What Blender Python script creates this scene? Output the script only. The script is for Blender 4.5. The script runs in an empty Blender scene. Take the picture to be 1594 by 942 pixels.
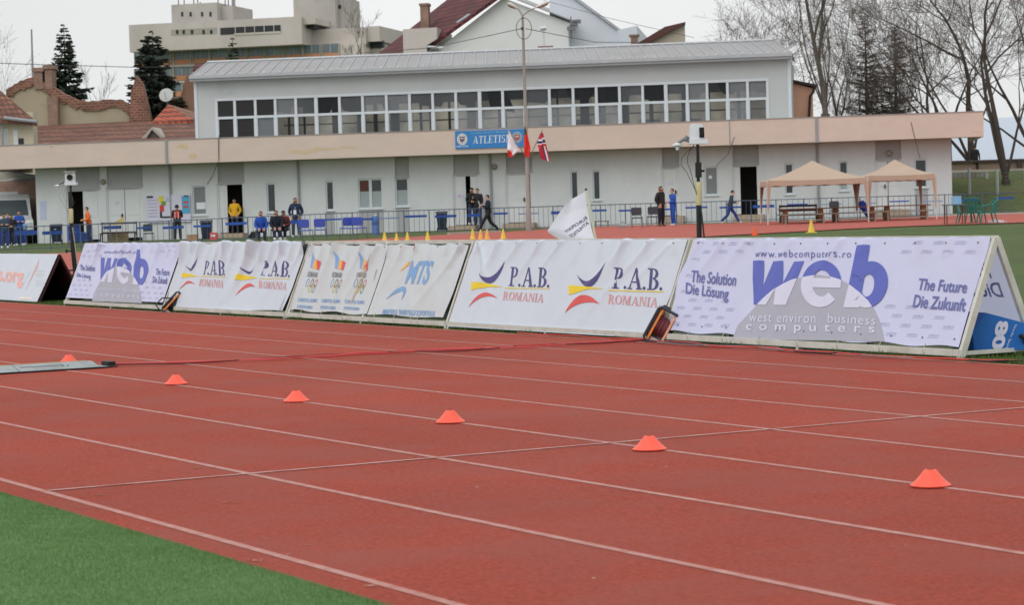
import bpy, bmesh, math, random
import numpy as np
from mathutils import Vector, Matrix
from mathutils.geometry import tessellate_polygon

# ---------------------------------------------------------------- camera, world, sun
SC = bpy.context.scene
COL = SC.collection
FPX, PIT, ROL, CH = 3753.0, -0.03835, -0.0302, 1.483      # focal length (px of a 1594 px wide frame), pitch, roll, camera height
PW, PH = 1594.0, 942.0
def _rot(x, y, z):
    c, s = math.cos(ROL), math.sin(ROL); x, z = c*x - s*z, s*x + c*z
    c, s = math.cos(PIT), math.sin(PIT); y, z = c*y - s*z, s*y + c*z
    return np.array([x, y, z])
cam_d = bpy.data.cameras.new('camera'); cam = bpy.data.objects.new('camera', cam_d); COL.objects.link(cam)
cx_, cy_, cz_ = _rot(1, 0, 0), _rot(0, 0, 1), -_rot(0, 1, 0)
cam.matrix_world = Matrix(((cx_[0], cy_[0], cz_[0], 0), (cx_[1], cy_[1], cz_[1], 0), (cx_[2], cy_[2], cz_[2], CH), (0, 0, 0, 1)))
cam_d.sensor_width = 36.0; cam_d.lens = 36.0*FPX/PW; cam_d.clip_start = 0.5; cam_d.clip_end = 5000
cam_d.dof.use_dof = True; cam_d.dof.focus_distance = 25.0; cam_d.dof.aperture_fstop = 7.0
SC.camera = cam

SUN_EL, SUN_AZ = math.radians(48), math.radians(215)       # high, behind the camera and a little to its left; thick cloud spreads it
world = bpy.data.worlds.new('World'); SC.world = world; world.use_nodes = True
nt = world.node_tree; nt.nodes.clear()
wo = nt.nodes.new('ShaderNodeOutputWorld'); bg = nt.nodes.new('ShaderNodeBackground')
sky = nt.nodes.new('ShaderNodeTexSky'); sky.sky_type = 'NISHITA'; sky.sun_disc = False
sky.sun_elevation = SUN_EL; sky.sun_rotation = SUN_AZ; sky.air_density = 1.0; sky.dust_density = 6.0; sky.ozone_density = 1.0
hs = nt.nodes.new('ShaderNodeHueSaturation'); hs.inputs['Saturation'].default_value = 0.10
mixw = nt.nodes.new('ShaderNodeMixRGB'); mixw.inputs[0].default_value = 0.80
mixw.inputs[2].default_value = (9.25, 9.38, 9.42, 1)         # the even grey of the cloud deck
nt.links.new(sky.outputs[0], hs.inputs['Color']); nt.links.new(hs.outputs[0], mixw.inputs[1])
wtc = nt.nodes.new('ShaderNodeTexCoord'); wnz = nt.nodes.new('ShaderNodeTexNoise'); wnz.inputs['Scale'].default_value = 5.0; wnz.inputs['Detail'].default_value = 4   # faint tone in the cloud deck
wmr = nt.nodes.new('ShaderNodeMapRange'); wmr.inputs[1].default_value = 0.3; wmr.inputs[2].default_value = 0.7; wmr.inputs[3].default_value = 0.93; wmr.inputs[4].default_value = 1.05
wvm = nt.nodes.new('ShaderNodeVectorMath'); wvm.operation = 'SCALE'
nt.links.new(wtc.outputs['Generated'], wnz.inputs['Vector']); nt.links.new(wnz.outputs['Fac'], wmr.inputs[0]); nt.links.new(mixw.outputs[0], wvm.inputs[0]); nt.links.new(wmr.outputs[0], wvm.inputs['Scale'])
nt.links.new(wvm.outputs[0], bg.inputs[0]); bg.inputs[1].default_value = 0.10
nt.links.new(bg.outputs[0], wo.inputs[0])
sun_d = bpy.data.lights.new('sun', 'SUN'); sun_d.energy = 0.65; sun_d.angle = math.radians(50); sun_d.color = (1.0, 0.97, 0.93)
sun = bpy.data.objects.new('sun', sun_d); COL.objects.link(sun)
sdir = Vector((math.sin(SUN_AZ)*math.cos(SUN_EL), math.cos(SUN_AZ)*math.cos(SUN_EL), math.sin(SUN_EL)))   # towards the sun
sun.rotation_euler = sdir.to_track_quat('Z', 'Y').to_euler(); sun.location = (0, 0, 60)
SC.view_settings.view_transform = 'Standard'; SC.view_settings.look = 'None'
SC.view_settings.exposure = 0.14; SC.view_settings.gamma = 1.0; SC.view_settings.use_curve_mapping = False
SC.cycles.max_bounces = 6; SC.cycles.transparent_max_bounces = 8

# ---------------------------------------------------------------- measuring helpers
V3 = lambda x, y, z: np.array([x, y, z], float)
CAM = V3(0, 0, CH)
def ray(px, py): return _rot((px-PW/2)/FPX, 1.0, -(py-PH/2)/FPX)
def atY(px, py, Y):
    r = ray(px, py); return CAM + r*(Y/r[1])
TH = 0.5075
LAT = V3(math.cos(TH), math.sin(TH), 0); ALO = V3(-math.sin(TH), math.cos(TH), 0); UP = V3(0, 0, 1)
def W2(lat, al, h=0.0): return LAT*lat + ALO*al + UP*h
def sstep(t): t = min(1, max(0, t)); return t*t*(3-2*t)
def terr(x, y):
    k = sstep((x+20)/16.0)
    if x*LAT[0] + y*LAT[1] < 15.5 and y < 60: return 0.0
    return (0.43+0.18*k)*sstep((y-42)/60.0) + 0.13*(1-k)*sstep((y-101)/14.0)
def onT(px, py):
    """the point of the ground that shows at a pixel of the photograph"""
    r = ray(px, py); y = 6.0; prev = y
    while y < 240:
        p = CAM + r*(y/r[1])
        if p[2] <= terr(p[0], p[1]): break
        prev = y; y += 0.5
    a, b = prev, y
    for _ in range(25):
        m = (a+b)/2; p = CAM + r*(m/r[1])
        if p[2] <= terr(p[0], p[1]): b = m
        else: a = m
    p = CAM + r*(b/r[1]); return p

class Plane:
    """a vertical wall plane: u along it (to the right), h up from z=0, o out of it towards the camera"""
    def __init__(s, px0, Y0, px1, Y1, pyr=330):
        a, b = atY(px0, pyr, Y0), atY(px1, pyr, Y1); a[2] = b[2] = 0
        s.o = a; s.e = (b-a)/np.linalg.norm(b-a); s.n = V3(s.e[1], -s.e[0], 0); s.L = np.linalg.norm(b-a)
    def hit(s, px, py, off=0.0):
        r = ray(px, py); o = s.o + s.n*off; t = ((o-CAM)@s.n)/(r@s.n); p = CAM + r*t; return (p-s.o)@s.e, p[2]
    def P(s, u, h, off=0.0): return s.o + s.e*u + UP*h + s.n*off
    def fr(s, off=0.0): return lambda x, y, z: s.o + s.e*x + s.n*(y+off) + UP*z
    def rect(s, x0, y0, x1, y1, off=0.0):
        ym, xm = (y0+y1)/2, (x0+x1)/2
        return s.hit(x0, ym, off)[0], s.hit(x1, ym, off)[0], s.hit(xm, y1, off)[1], s.hit(xm, y0, off)[1]

def frame(o, rz=0.0):
    """a frame at o; rz = 0 faces the camera's side: x right, y away, z up"""
    c, s = math.cos(rz), math.sin(rz); o = np.array(o, float)
    ex, ey = V3(c, s, 0), V3(-s, c, 0)
    return lambda x, y, z: o + ex*x + ey*y + UP*z

# ---------------------------------------------------------------- materials
def lin(c):
    c = c/255.0; return c/12.92 if c <= 0.04045 else ((c+0.055)/1.055)**2.4
MATS = {}
def M(name, rgb, rough=0.7, var=0.12, scale=3.0, bump=0.0, bscale=40.0, metal=0.0, spec=0.4, detail=4, second=None, secamt=0.5, secscale=0.6, stretch=(1, 1, 1), obj=False, thru=0.0, third=None):
    if name in MATS: return MATS[name]
    m = bpy.data.materials.new(name); m.use_nodes = True; t = m.node_tree; b = t.nodes['Principled BSDF']
    col = tuple(lin(c) for c in rgb)
    tc = t.nodes.new('ShaderNodeTexCoord'); mp = t.nodes.new('ShaderNodeMapping'); mp.inputs['Scale'].default_value = stretch
    geo = t.nodes.new('ShaderNodeNewGeometry')
    t.links.new(tc.outputs['Object'] if obj else geo.outputs['Position'], mp.inputs[0])
    nz = t.nodes.new('ShaderNodeTexNoise'); nz.inputs['Scale'].default_value = scale; nz.inputs['Detail'].default_value = detail; nz.inputs['Roughness'].default_value = 0.65
    t.links.new(mp.outputs[0], nz.inputs['Vector'])
    mr = t.nodes.new('ShaderNodeMapRange'); mr.inputs[1].default_value = 0.25; mr.inputs[2].default_value = 0.75
    mr.inputs[3].default_value = 1-var; mr.inputs[4].default_value = 1+var
    t.links.new(nz.outputs['Fac'], mr.inputs[0])
    vm = t.nodes.new('ShaderNodeVectorMath'); vm.operation = 'SCALE'; vm.inputs[0].default_value = col
    t.links.new(mr.outputs[0], vm.inputs['Scale'])
    out = vm.outputs[0]
    if second:
        n2 = t.nodes.new('ShaderNodeTexNoise'); n2.inputs['Scale'].default_value = secscale; n2.inputs['Detail'].default_value = 5; n2.inputs['Roughness'].default_value = 0.7
        t.links.new(mp.outputs[0], n2.inputs['Vector'])
        r2 = t.nodes.new('ShaderNodeMapRange'); r2.inputs[1].default_value = 0.42; r2.inputs[2].default_value = 0.68; r2.inputs[3].default_value = 0; r2.inputs[4].default_value = secamt
        t.links.new(n2.outputs['Fac'], r2.inputs[0])
        mx = t.nodes.new('ShaderNodeMixRGB'); mx.inputs[2].default_value = tuple(lin(c) for c in second)+(1,)
        t.links.new(r2.outputs[0], mx.inputs[0]); t.links.new(out, mx.inputs[1]); out = mx.outputs[0]
    if third:
        n4 = t.nodes.new('ShaderNodeTexNoise'); n4.inputs['Scale'].default_value = third[0]; n4.inputs['Detail'].default_value = 3; t.links.new(geo.outputs['Position'], n4.inputs['Vector'])
        r4 = t.nodes.new('ShaderNodeMapRange'); r4.inputs[1].default_value = 0.3; r4.inputs[2].default_value = 0.7; r4.inputs[3].default_value = 1-third[1]; r4.inputs[4].default_value = 1+third[1]; t.links.new(n4.outputs['Fac'], r4.inputs[0])
        v4 = t.nodes.new('ShaderNodeVectorMath'); v4.operation = 'SCALE'; t.links.new(out, v4.inputs[0]); t.links.new(r4.outputs[0], v4.inputs['Scale']); out = v4.outputs[0]
    t.links.new(out, b.inputs['Base Color'])
    b.inputs['Roughness'].default_value = rough; b.inputs['Metallic'].default_value = metal; b.inputs['Specular IOR Level'].default_value = spec
    if thru: b.inputs['Transmission Weight'].default_value = thru
    if bump:
        n3 = t.nodes.new('ShaderNodeTexNoise'); n3.inputs['Scale'].default_value = bscale; n3.inputs['Detail'].default_value = 3
        t.links.new(mp.outputs[0], n3.inputs['Vector'])
        bp = t.nodes.new('ShaderNodeBump'); bp.inputs['Strength'].default_value = bump; bp.inputs['Distance'].default_value = 0.02
        t.links.new(n3.outputs['Fac'], bp.inputs['Height']); t.links.new(bp.outputs[0], b.inputs['Normal'])
    MATS[name] = m; return m
def M_glass(name, tint=(40, 45, 50), clear=0.6):
    if name in MATS: return MATS[name]
    m = bpy.data.materials.new(name); m.use_nodes = True; t = m.node_tree; t.nodes.clear()
    o = t.nodes.new('ShaderNodeOutputMaterial'); mix = t.nodes.new('ShaderNodeMixShader'); tr = t.nodes.new('ShaderNodeBsdfTransparent'); b = t.nodes.new('ShaderNodeBsdfPrincipled')
    b.inputs['Base Color'].default_value = tuple(lin(c) for c in tint)+(1,); b.inputs['Roughness'].default_value = 0.08
    tr.inputs[0].default_value = (0.94, 0.95, 0.95, 1)
    mix.inputs[0].default_value = clear
    t.links.new(b.outputs[0], mix.inputs[1]); t.links.new(tr.outputs[0], mix.inputs[2]); t.links.new(mix.outputs[0], o.inputs[0])
    MATS[name] = m; return m
def M_frost(name, col=(252, 240, 222), low=.62):
    """translucent sheet: daylight from behind shows through it, uneven from pane to pane"""
    if name in MATS: return MATS[name]
    m = bpy.data.materials.new(name); m.use_nodes = True; t = m.node_tree; t.nodes.clear()
    o = t.nodes.new('ShaderNodeOutputMaterial'); mix = t.nodes.new('ShaderNodeMixShader'); tr = t.nodes.new('ShaderNodeBsdfTranslucent'); d = t.nodes.new('ShaderNodeBsdfDiffuse')
    geo = t.nodes.new('ShaderNodeNewGeometry'); nz = t.nodes.new('ShaderNodeTexNoise'); nz.inputs['Scale'].default_value = .6; nz.inputs['Detail'].default_value = 4
    t.links.new(geo.outputs['Position'], nz.inputs['Vector'])
    rp = t.nodes.new('ShaderNodeValToRGB'); rp.color_ramp.elements[0].position = .35; rp.color_ramp.elements[0].color = tuple(lin(c*low) for c in col)+(1,); rp.color_ramp.elements[1].position = .65; rp.color_ramp.elements[1].color = tuple(lin(c) for c in col)+(1,)
    t.links.new(nz.outputs['Fac'], rp.inputs[0]); t.links.new(rp.outputs[0], tr.inputs[0]); t.links.new(rp.outputs[0], d.inputs[0])
    mix.inputs[0].default_value = .25; t.links.new(tr.outputs[0], mix.inputs[1]); t.links.new(d.outputs[0], mix.inputs[2]); t.links.new(mix.outputs[0], o.inputs[0])
    MATS[name] = m; return m
def M_tile(name, c1, c2, sx=0.25, sz=0.3, mortar=(60, 45, 40), bias=0.0, axis_u=None, msize=0.03):
    """bricks or roof tiles laid along the object's x and z"""
    if name in MATS: return MATS[name]
    m = bpy.data.materials.new(name); m.use_nodes = True; t = m.node_tree; b = t.nodes['Principled BSDF']
    geo = t.nodes.new('ShaderNodeNewGeometry'); sp = t.nodes.new('ShaderNodeSeparateXYZ'); cb = t.nodes.new('ShaderNodeCombineXYZ')
    t.links.new(geo.outputs['Position'], sp.inputs[0])
    ad = t.nodes.new('ShaderNodeMath'); ad.operation = 'ADD'; t.links.new(sp.outputs[0], ad.inputs[0]); t.links.new(sp.outputs[1], ad.inputs[1])
    t.links.new(ad.outputs[0], cb.inputs[0]); t.links.new(sp.outputs[2], cb.inputs[1])
    br = t.nodes.new('ShaderNodeTexBrick'); br.inputs['Scale'].default_value = 1.0; br.inputs['Brick Width'].default_value = sx; br.inputs['Row Height'].default_value = sz
    br.inputs['Mortar Size'].default_value = msize; br.inputs['Bias'].default_value = bias
    br.inputs['Color1'].default_value = tuple(lin(c) for c in c1)+(1,); br.inputs['Color2'].default_value = tuple(lin(c) for c in c2)+(1,); br.inputs['Mortar'].default_value = tuple(lin(c) for c in mortar)+(1,)
    t.links.new(cb.outputs[0], br.inputs['Vector'])
    nz = t.nodes.new('ShaderNodeTexNoise'); nz.inputs['Scale'].default_value = 0.9; nz.inputs['Detail'].default_value = 6; nz.inputs['Roughness'].default_value = 0.75
    t.links.new(geo.outputs['Position'], nz.inputs['Vector'])
    mr = t.nodes.new('ShaderNodeMapRange'); mr.inputs[1].default_value = 0.3; mr.inputs[2].default_value = 0.7; mr.inputs[3].default_value = 0.55; mr.inputs[4].default_value = 1.3
    t.links.new(nz.outputs['Fac'], mr.inputs[0])
    vm = t.nodes.new('ShaderNodeVectorMath'); vm.operation = 'SCALE'; t.links.new(br.outputs['Color'], vm.inputs[0]); t.links.new(mr.outputs[0], vm.inputs['Scale'])
    t.links.new(vm.outputs[0], b.inputs['Base Color']); b.inputs['Roughness'].default_value = 0.85
    MATS[name] = m; return m

# ---------------------------------------------------------------- mesh and object helpers
LOC = {}
class MB:
    def __init__(s): s.v = []; s.f = []; s.m = []
    def add(s, pts, faces, mi=0):
        k = len(s.v); s.v.extend([np.array(p, float) for p in pts])
        for f in faces: s.f.append(tuple(i+k for i in f)); s.m.append(mi)
        return s
    def poly(s, pts, mi=0): return s.add(pts, [tuple(range(len(pts)))], mi)
    def box(s, fr, x0, x1, y0, y1, z0, z1, mi=0):
        p = [fr(x, y, z) for z in (z0, z1) for y in (y0, y1) for x in (x0, x1)]
        return s.add(p, [(0, 2, 3, 1), (4, 5, 7, 6), (0, 1, 5, 4), (2, 6, 7, 3), (0, 4, 6, 2), (1, 3, 7, 5)], mi)
    def ext(s, fr, pts, y0, y1, mi=0):
        """extrude a polygon drawn in x,z between y0 and y1"""
        n = len(pts)
        p = [fr(x, y0, z) for x, z in pts] + [fr(x, y1, z) for x, z in pts]
        fs = [tuple(range(n)), tuple(range(2*n-1, n-1, -1))] + [(i, i+n, (i+1) % n+n, (i+1) % n) for i in range(n)]
        return s.add(p, fs, mi)
    def extx(s, fr, pts, x0, x1, mi=0):
        """extrude a polygon drawn in y,z between x0 and x1"""
        return s.ext(lambda a, b, c: fr(b, a, c), pts, x0, x1, mi)
    def tube(s, pts, r, n=6, mi=0, cap=True):
        pts = [np.array(p, float) for p in pts]; N = len(pts)
        rs = r if isinstance(r, (list, tuple)) else [r]*N
        ring = []; a = None
        for i, p in enumerate(pts):
            d = pts[min(i+1, N-1)] - pts[max(i-1, 0)]; d = d/(np.linalg.norm(d)+1e-12)
            if a is None:
                a = np.cross(d, UP if abs(d[2]) < 0.9 else V3(1, 0, 0))
            a = a - d*(a@d); a = a/(np.linalg.norm(a)+1e-12); b = np.cross(d, a)
            ring += [p + (a*math.cos(2*math.pi*k/n) + b*math.sin(2*math.pi*k/n))*rs[i] for k in range(n)]
        fs = [(i*n+k, i*n+(k+1) % n, (i+1)*n+(k+1) % n, (i+1)*n+k) for i in range(N-1) for k in range(n)]
        if cap: fs += [tuple(range(n-1, -1, -1)), tuple((N-1)*n+k for k in range(n))]
        return s.add(ring, fs, mi)
    def lathe(s, fr, prof, n=16, mi=0, sq=False):
        p = []
        for r, z in prof:
            for k in range(n):
                a = 2*math.pi*k/n; p.append(fr(r*math.cos(a), r*math.sin(a), z))
        N = len(prof)
        fs = [(i*n+k, i*n+(k+1) % n, (i+1)*n+(k+1) % n, (i+1)*n+k) for i in range(N-1) for k in range(n)]
        fs += [tuple(range(n-1, -1, -1)), tuple((N-1)*n+k for k in range(n))]
        return s.add(p, fs, mi)
    def ball(s, c, rx, ry, rz, n=8, mi=0):
        c = np.array(c, float)
        return s.lathe(lambda x, y, z: c + V3(x*rx, y*ry, z*rz), [(math.sin(math.pi*i/n)+1e-4, -math.cos(math.pi*i/n)) for i in range(n+1)], n+2, mi)
    def build(s, name, mats, parent=None, smooth=False, loc=None, fixn=True):
        A = np.array(s.v)
        if parent is not None: base = LOC[parent.as_pointer()]
        elif loc is not None: base = np.array(loc, float)
        else:
            mn, mx = A.min(0), A.max(0); base = V3((mn[0]+mx[0])/2, (mn[1]+mx[1])/2, mn[2])
        me = bpy.data.meshes.new(name); me.from_pydata([tuple(p-base) for p in A], [], s.f)
        if not isinstance(mats, (list, tuple)): mats = [mats]
        for m in mats: me.materials.append(m)
        if len(mats) > 1: me.polygons.foreach_set('material_index', s.m)
        if fixn:
            bm = bmesh.new(); bm.from_mesh(me); bmesh.ops.recalc_face_normals(bm, faces=bm.faces); bm.to_mesh(me); bm.free()
        if smooth:
            me.polygons.foreach_set('use_smooth', [True]*len(me.polygons))
            if smooth != 'all':
                try: me.set_sharp_from_angle(angle=math.radians(40))
                except Exception: pass
        me.update()
        o = bpy.data.objects.new(name, me); COL.objects.link(o)
        if parent is not None: o.parent = parent; o.location = (0, 0, 0)
        else: o.location = tuple(base)
        LOC[o.as_pointer()] = base
        return o
def tag(o, label=None, cat=None, group=None, kind=None):
    if label: o['label'] = label
    if cat: o['category'] = cat
    if group: o['group'] = group
    if kind: o['kind'] = kind
    return o
def thing(name, label, cat, loc, group=None):
    o = bpy.data.objects.new(name, None); COL.objects.link(o); o.location = tuple(loc); o.empty_display_size = 0.2
    LOC[o.as_pointer()] = np.array(loc, float); return tag(o, label, cat, group)
def dup(o, loc, label=None, parent=None, rz=None):
    c = o.copy(); COL.objects.link(c)
    if parent is not None: c.parent = parent
    else: c.location = tuple(loc); LOC[c.as_pointer()] = np.array(loc, float)
    if rz is not None: c.rotation_euler = (0, 0, rz)
    if label: c['label'] = label
    for ch in list(o.children): dup(ch, None, None, c)
    return c

# ---------------------------------------------------------------- lettering: flat shapes laid on a surface
def text_tris(body, bold=0.0, spacing=1.0):
    cu = bpy.data.curves.new('lettering', 'FONT'); cu.body = body; cu.offset = bold; cu.resolution_u = 4; cu.space_character = spacing; cu.fill_mode = 'FRONT'
    ob = bpy.data.objects.new('lettering', cu); COL.objects.link(ob)
    dg = bpy.context.evaluated_depsgraph_get(); dg.update()
    me = bpy.data.meshes.new_from_object(ob.evaluated_get(dg)); me.calc_loop_triangles()
    vs = [(v.co.x, v.co.y) for v in me.vertices]; tr = [[vs[i] for i in t.vertices] for t in me.loop_triangles]
    bpy.data.objects.remove(ob); bpy.data.curves.remove(cu); bpy.data.meshes.remove(me)
    return tr
def fit(shapes, bl, br, tl, box=None):
    """map shapes from their bounding box to the parallelogram bl, br, tl"""
    if box is None:
        xs = [p[0] for s in shapes for p in s]; ys = [p[1] for s in shapes for p in s]; box = (min(xs), max(xs), min(ys), max(ys))
    x0, x1, y0, y1 = box; bl, br, tl = (np.array(p, float) for p in (bl, br, tl))
    return [[tuple(bl + (br-bl)*((p[0]-x0)/(x1-x0)) + (tl-bl)*((p[1]-y0)/(y1-y0))) for p in s] for s in shapes]
def arc(cx, cy, rx, ry, a0, a1, n=10): return [(cx+rx*math.cos(math.radians(a0+(a1-a0)*i/n)), cy+ry*math.sin(math.radians(a0+(a1-a0)*i/n))) for i in range(n+1)]
def ringpoly(cx, cy, ro, ri, a0, a1, n=12): return [q for q in strip(arc(cx, cy, ro[0], ro[1], a0, a1, n), arc(cx, cy, ri[0], ri[1], a0, a1, n))]
def strip(a, b): return [[a[i], a[i+1], b[i+1], b[i]] for i in range(len(a)-1)]
def R(x0, y0, x1, y1): return [[(x0, y0), (x1, y0), (x1, y1), (x0, y1)]]
def serif(ch):
    T, t = 0.145, 0.05
    sf = lambda x0, x1, y: R(x0, y, x1, y+0.05)
    if ch == 'I': return sf(0, .37, 0)+R(.1, .05, .1+T, .95)+sf(0, .37, .95), .37
    if ch == 'P': return sf(0, .37, 0)+R(.1, .05, .1+T, .95)+R(0, .95, .32, 1)+ringpoly(.3, .725, (.3, .275), (.14, .225), -90, 90)+R(.27, .45, .3, .5)+R(.27, .95, .32, 1.0), .6
    if ch == 'B': return R(0, 0, .32, .05)+R(.1, .05, .1+T, .95)+R(0, .95, .3, 1)+ringpoly(.28, .755, (.29, .245), (.14, .195), -90, 90)+ringpoly(.28, .275, (.35, .275), (.18, .225), -90, 90), .64
    if ch == 'R': return sf(0, .37, 0)+R(.1, .05, .1+T, .95)+R(0, .95, .32, 1)+ringpoly(.3, .735, (.28, .265), (.13, .215), -90, 90)+[[(.3, .48), (.47, .48), (.72, 0), (.53, 0)]]+R(.53, 0, .78, .05), .76
    if ch == 'A': return sf(-.02, .24, 0)+sf(.46, .8, 0)+[[(.08, .05), (.08+t*1.3, .05), (.42, 1), (.36, 1)]]+[[(.36, 1), (.44, 1), (.72, .05), (.53, .05)]]+R(.2, .3, .58, .36), .78
    if ch == 'O': return ringpoly(.38, .5, (.38, .51), (.21, .455), 0, 360, 24), .76
    if ch == 'M': return sf(0, .26, 0)+R(.1, .05, .16, .95)+R(0, .95, .24, 1)+[[(.1, 1), (.28, 1), (.52, 0), (.44, 0)]]+[[(.44, 0), (.52, 0), (.76, 1), (.7, 1)]]+R(.7, .05, .7+T, 1)+sf(.62, .97, 0)+R(.86, .95, .97, 1), .97
    if ch == 'N': return sf(0, .26, 0)+R(.1, .05, .16, .95)+R(0, .95, .24, 1)+[[(.1, 1), (.28, 1), (.7, 0), (.56, 0)]]+R(.63, 0.0, .69, .95)+sf(.53, .8, .95), .78
    if ch == 'T': return sf(.18, .55, 0)+R(.28, .05, .28+T, .95)+R(.02, .93, .71, 1)+R(.02, .75, .06, .93)+R(.67, .75, .71, .93), .73
    if ch == 'L': return R(0, 0, .62, .06)+R(.1, .06, .1+T, .95)+sf(0, .37, .95)+R(.58, .06, .62, .28), .64
    if ch == 'E': return R(0, 0, .64, .06)+R(.1, .06, .1+T, .94)+R(0, .94, .6, 1)+R(.6, .06, .64, .26)+R(.56, .78, .6, .94)+R(.27, .48, .48, .54)+R(.44, .38, .48, .64), .66
    if ch == 'S':
        o = arc(.28, .74, .25, .26, 20, 250, 12)+arc(.28, .27, .27, .27, 80, -160, 12); i_ = arc(.28, .74, .1, .18, 20, 250, 12)+arc(.28, .27, .11, .18, 80, -160, 12)
        return strip(arc(.3, .74, .27, .26, 25, 255, 14), arc(.3, .74, .16, .2, 25, 255, 14)) + strip(arc(.3, .27, .29, .27, 75, -155, 14), arc(.3, .27, .16, .2, 75, -155, 14)) + [[(.1, .62), (.2, .52), (.5, .4), (.4, .5)]], .6
    if ch == '.': return [arc(.08, .07, .08, .08, 0, 330, 11)], .2
    return [], .35
def serif_text(s, gap=0.07):
    x = 0; out = []
    for ch in s:
        sh, w = serif(ch); out += [[(p[0]+x, p[1]) for p in q] for q in sh]; x += w+gap
    return out
def decal(name, surf, shapes, mats, parent, off=0.005, cell=0.035, mi=None, lines=None):
    """lay flat shapes (u,v) on a surface; they are cut to small cells so that they follow its folds"""
    bm = bmesh.new(); k = 0
    for si, sh in enumerate(shapes):
        zz = 0.0 if len(sh) == 3 else (si % 7)*0.00015
        tris = [sh] if len(sh) == 3 else [[sh[i] for i in t] for t in tessellate_polygon([[Vector((p[0], p[1], 0)) for p in sh]])]
        for t in tris:
            try: bm.faces.new([bm.verts.new((p[0], p[1], zz)) for p in t])
            except ValueError: pass
    for (co, no) in (lines or []):
        bmesh.ops.bisect_plane(bm, geom=bm.verts[:]+bm.edges[:]+bm.faces[:], plane_co=co, plane_no=no)
    if cell:
        us = [v.co.x for v in bm.verts]; vs = [v.co.y for v in bm.verts]
        a = math.ceil(min(us)/cell)
        while a*cell < max(us):
            bmesh.ops.bisect_plane(bm, geom=bm.verts[:]+bm.edges[:]+bm.faces[:], plane_co=(a*cell, 0, 0), plane_no=(1, 0, 0)); a += 1
        a = math.ceil(min(vs)/cell)
        while a*cell < max(vs):
            bmesh.ops.bisect_plane(bm, geom=bm.verts[:]+bm.edges[:]+bm.faces[:], plane_co=(0, a*cell, 0), plane_no=(0, 1, 0)); a += 1
    bm.verts.index_update(); mb = MB()
    mb.v = [surf(v.co.x, v.co.y, off + v.co.z) for v in bm.verts]
    for f in bm.faces:
        mb.f.append(tuple(v.index for v in f.verts)); c = f.calc_center_median(); mb.m.append(mi(c.x, c.y) if mi else 0)
    bm.free()
    return mb.build(name, mats, parent, smooth='all' if cell else False, fixn=False)
# ---------------------------------------------------------------- the ground, the track, the turf
m_grass = M('meadow_grass', (66, 90, 40), 0.95, 0.35, 5.0, 0.6, 30, second=(90, 88, 50), secamt=0.85, secscale=0.6, third=(.25, .14))
m_turf = M('artificial_turf', (99, 136, 78), 0.9, 0.22, 30.0, 0.8, 150, second=(112, 146, 96), secamt=0.6, secscale=1.6)
m_track = M('red_track', (181, 83, 67), 0.9, 0.40, 40.0, 0.8, 260, second=(170, 97, 87), secamt=0.7, secscale=.9, third=(.35, .08), detail=9, spec=0.2, stretch=(1, 1, 1))
m_line = M('worn_white_paint', (188, 142, 134), 0.85, 0.18, 14.0, 0.2, 200, second=(172, 108, 98), secamt=0.8, secscale=9.0, spec=0.2)
m_farline = M('worn_thin_paint', (206, 164, 158), 0.8, 0.18, 14.0, 0.0, 200, second=(165, 96, 88), secamt=0.85, secscale=5.0)

xs = sorted(set([-2500, -1200, -600, -300, -150] + list(range(-90, 91, 3)) + [150, 300, 600, 1200, 2500]))
ys = sorted(set([-300, -100, -40] + list(range(-20, 131, 2)) + [140, 160, 200, 260, 400, 800, 1600, 3000]))
g = MB(); nx = len(xs)
g.v = [V3(x, y, terr(x, y)) for y in ys for x in xs]
g.f = [(j*nx+i, j*nx+i+1, (j+1)*nx+i+1, (j+1)*nx+i) for j in range(len(ys)-1) for i in range(nx-1)]; g.m = [0]*len(g.f)
tag(g.build('ground', m_grass, loc=(0, 0, 0), smooth='all'), kind='structure')

D0, LW = 4.163, 1.22
t = MB()
n = 60
for i in range(n):
    a0, a1 = -40+i*2.2, -40+(i+1)*2.2
    t.poly([W2(3.92, a0, .006), W2(14.02, a0, .006), W2(14.02, a1, .006), W2(3.92, a1, .006)])
tag(t.build('running_track', m_track, loc=(0, 0, 0)), kind='structure')
ln = MB()
for k in range(9):
    l = D0+LW*k; w = 0.025
    ln.poly([W2(l-w, -40, .0085), W2(l+w, -40, .0085), W2(l+w, 92, .0085), W2(l-w, 92, .0085)])
tag(ln.build('lane_lines', m_line, loc=(0, 0, 0)), kind='structure')
cl = MB()
ca, cb = onT(75, 767), onT(1640, 633)
dd = (cb-ca)/np.linalg.norm(cb-ca); pp = np.cross(dd, UP)
cl.poly([ca-pp*.019+UP*.011, cb-pp*.019+UP*.011, cb+pp*.019+UP*.011, ca+pp*.019+UP*.011])
tag(cl.build('start_line', m_farline, loc=(0, 0, 0)), kind='structure')
PI_ = math.pi
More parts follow.
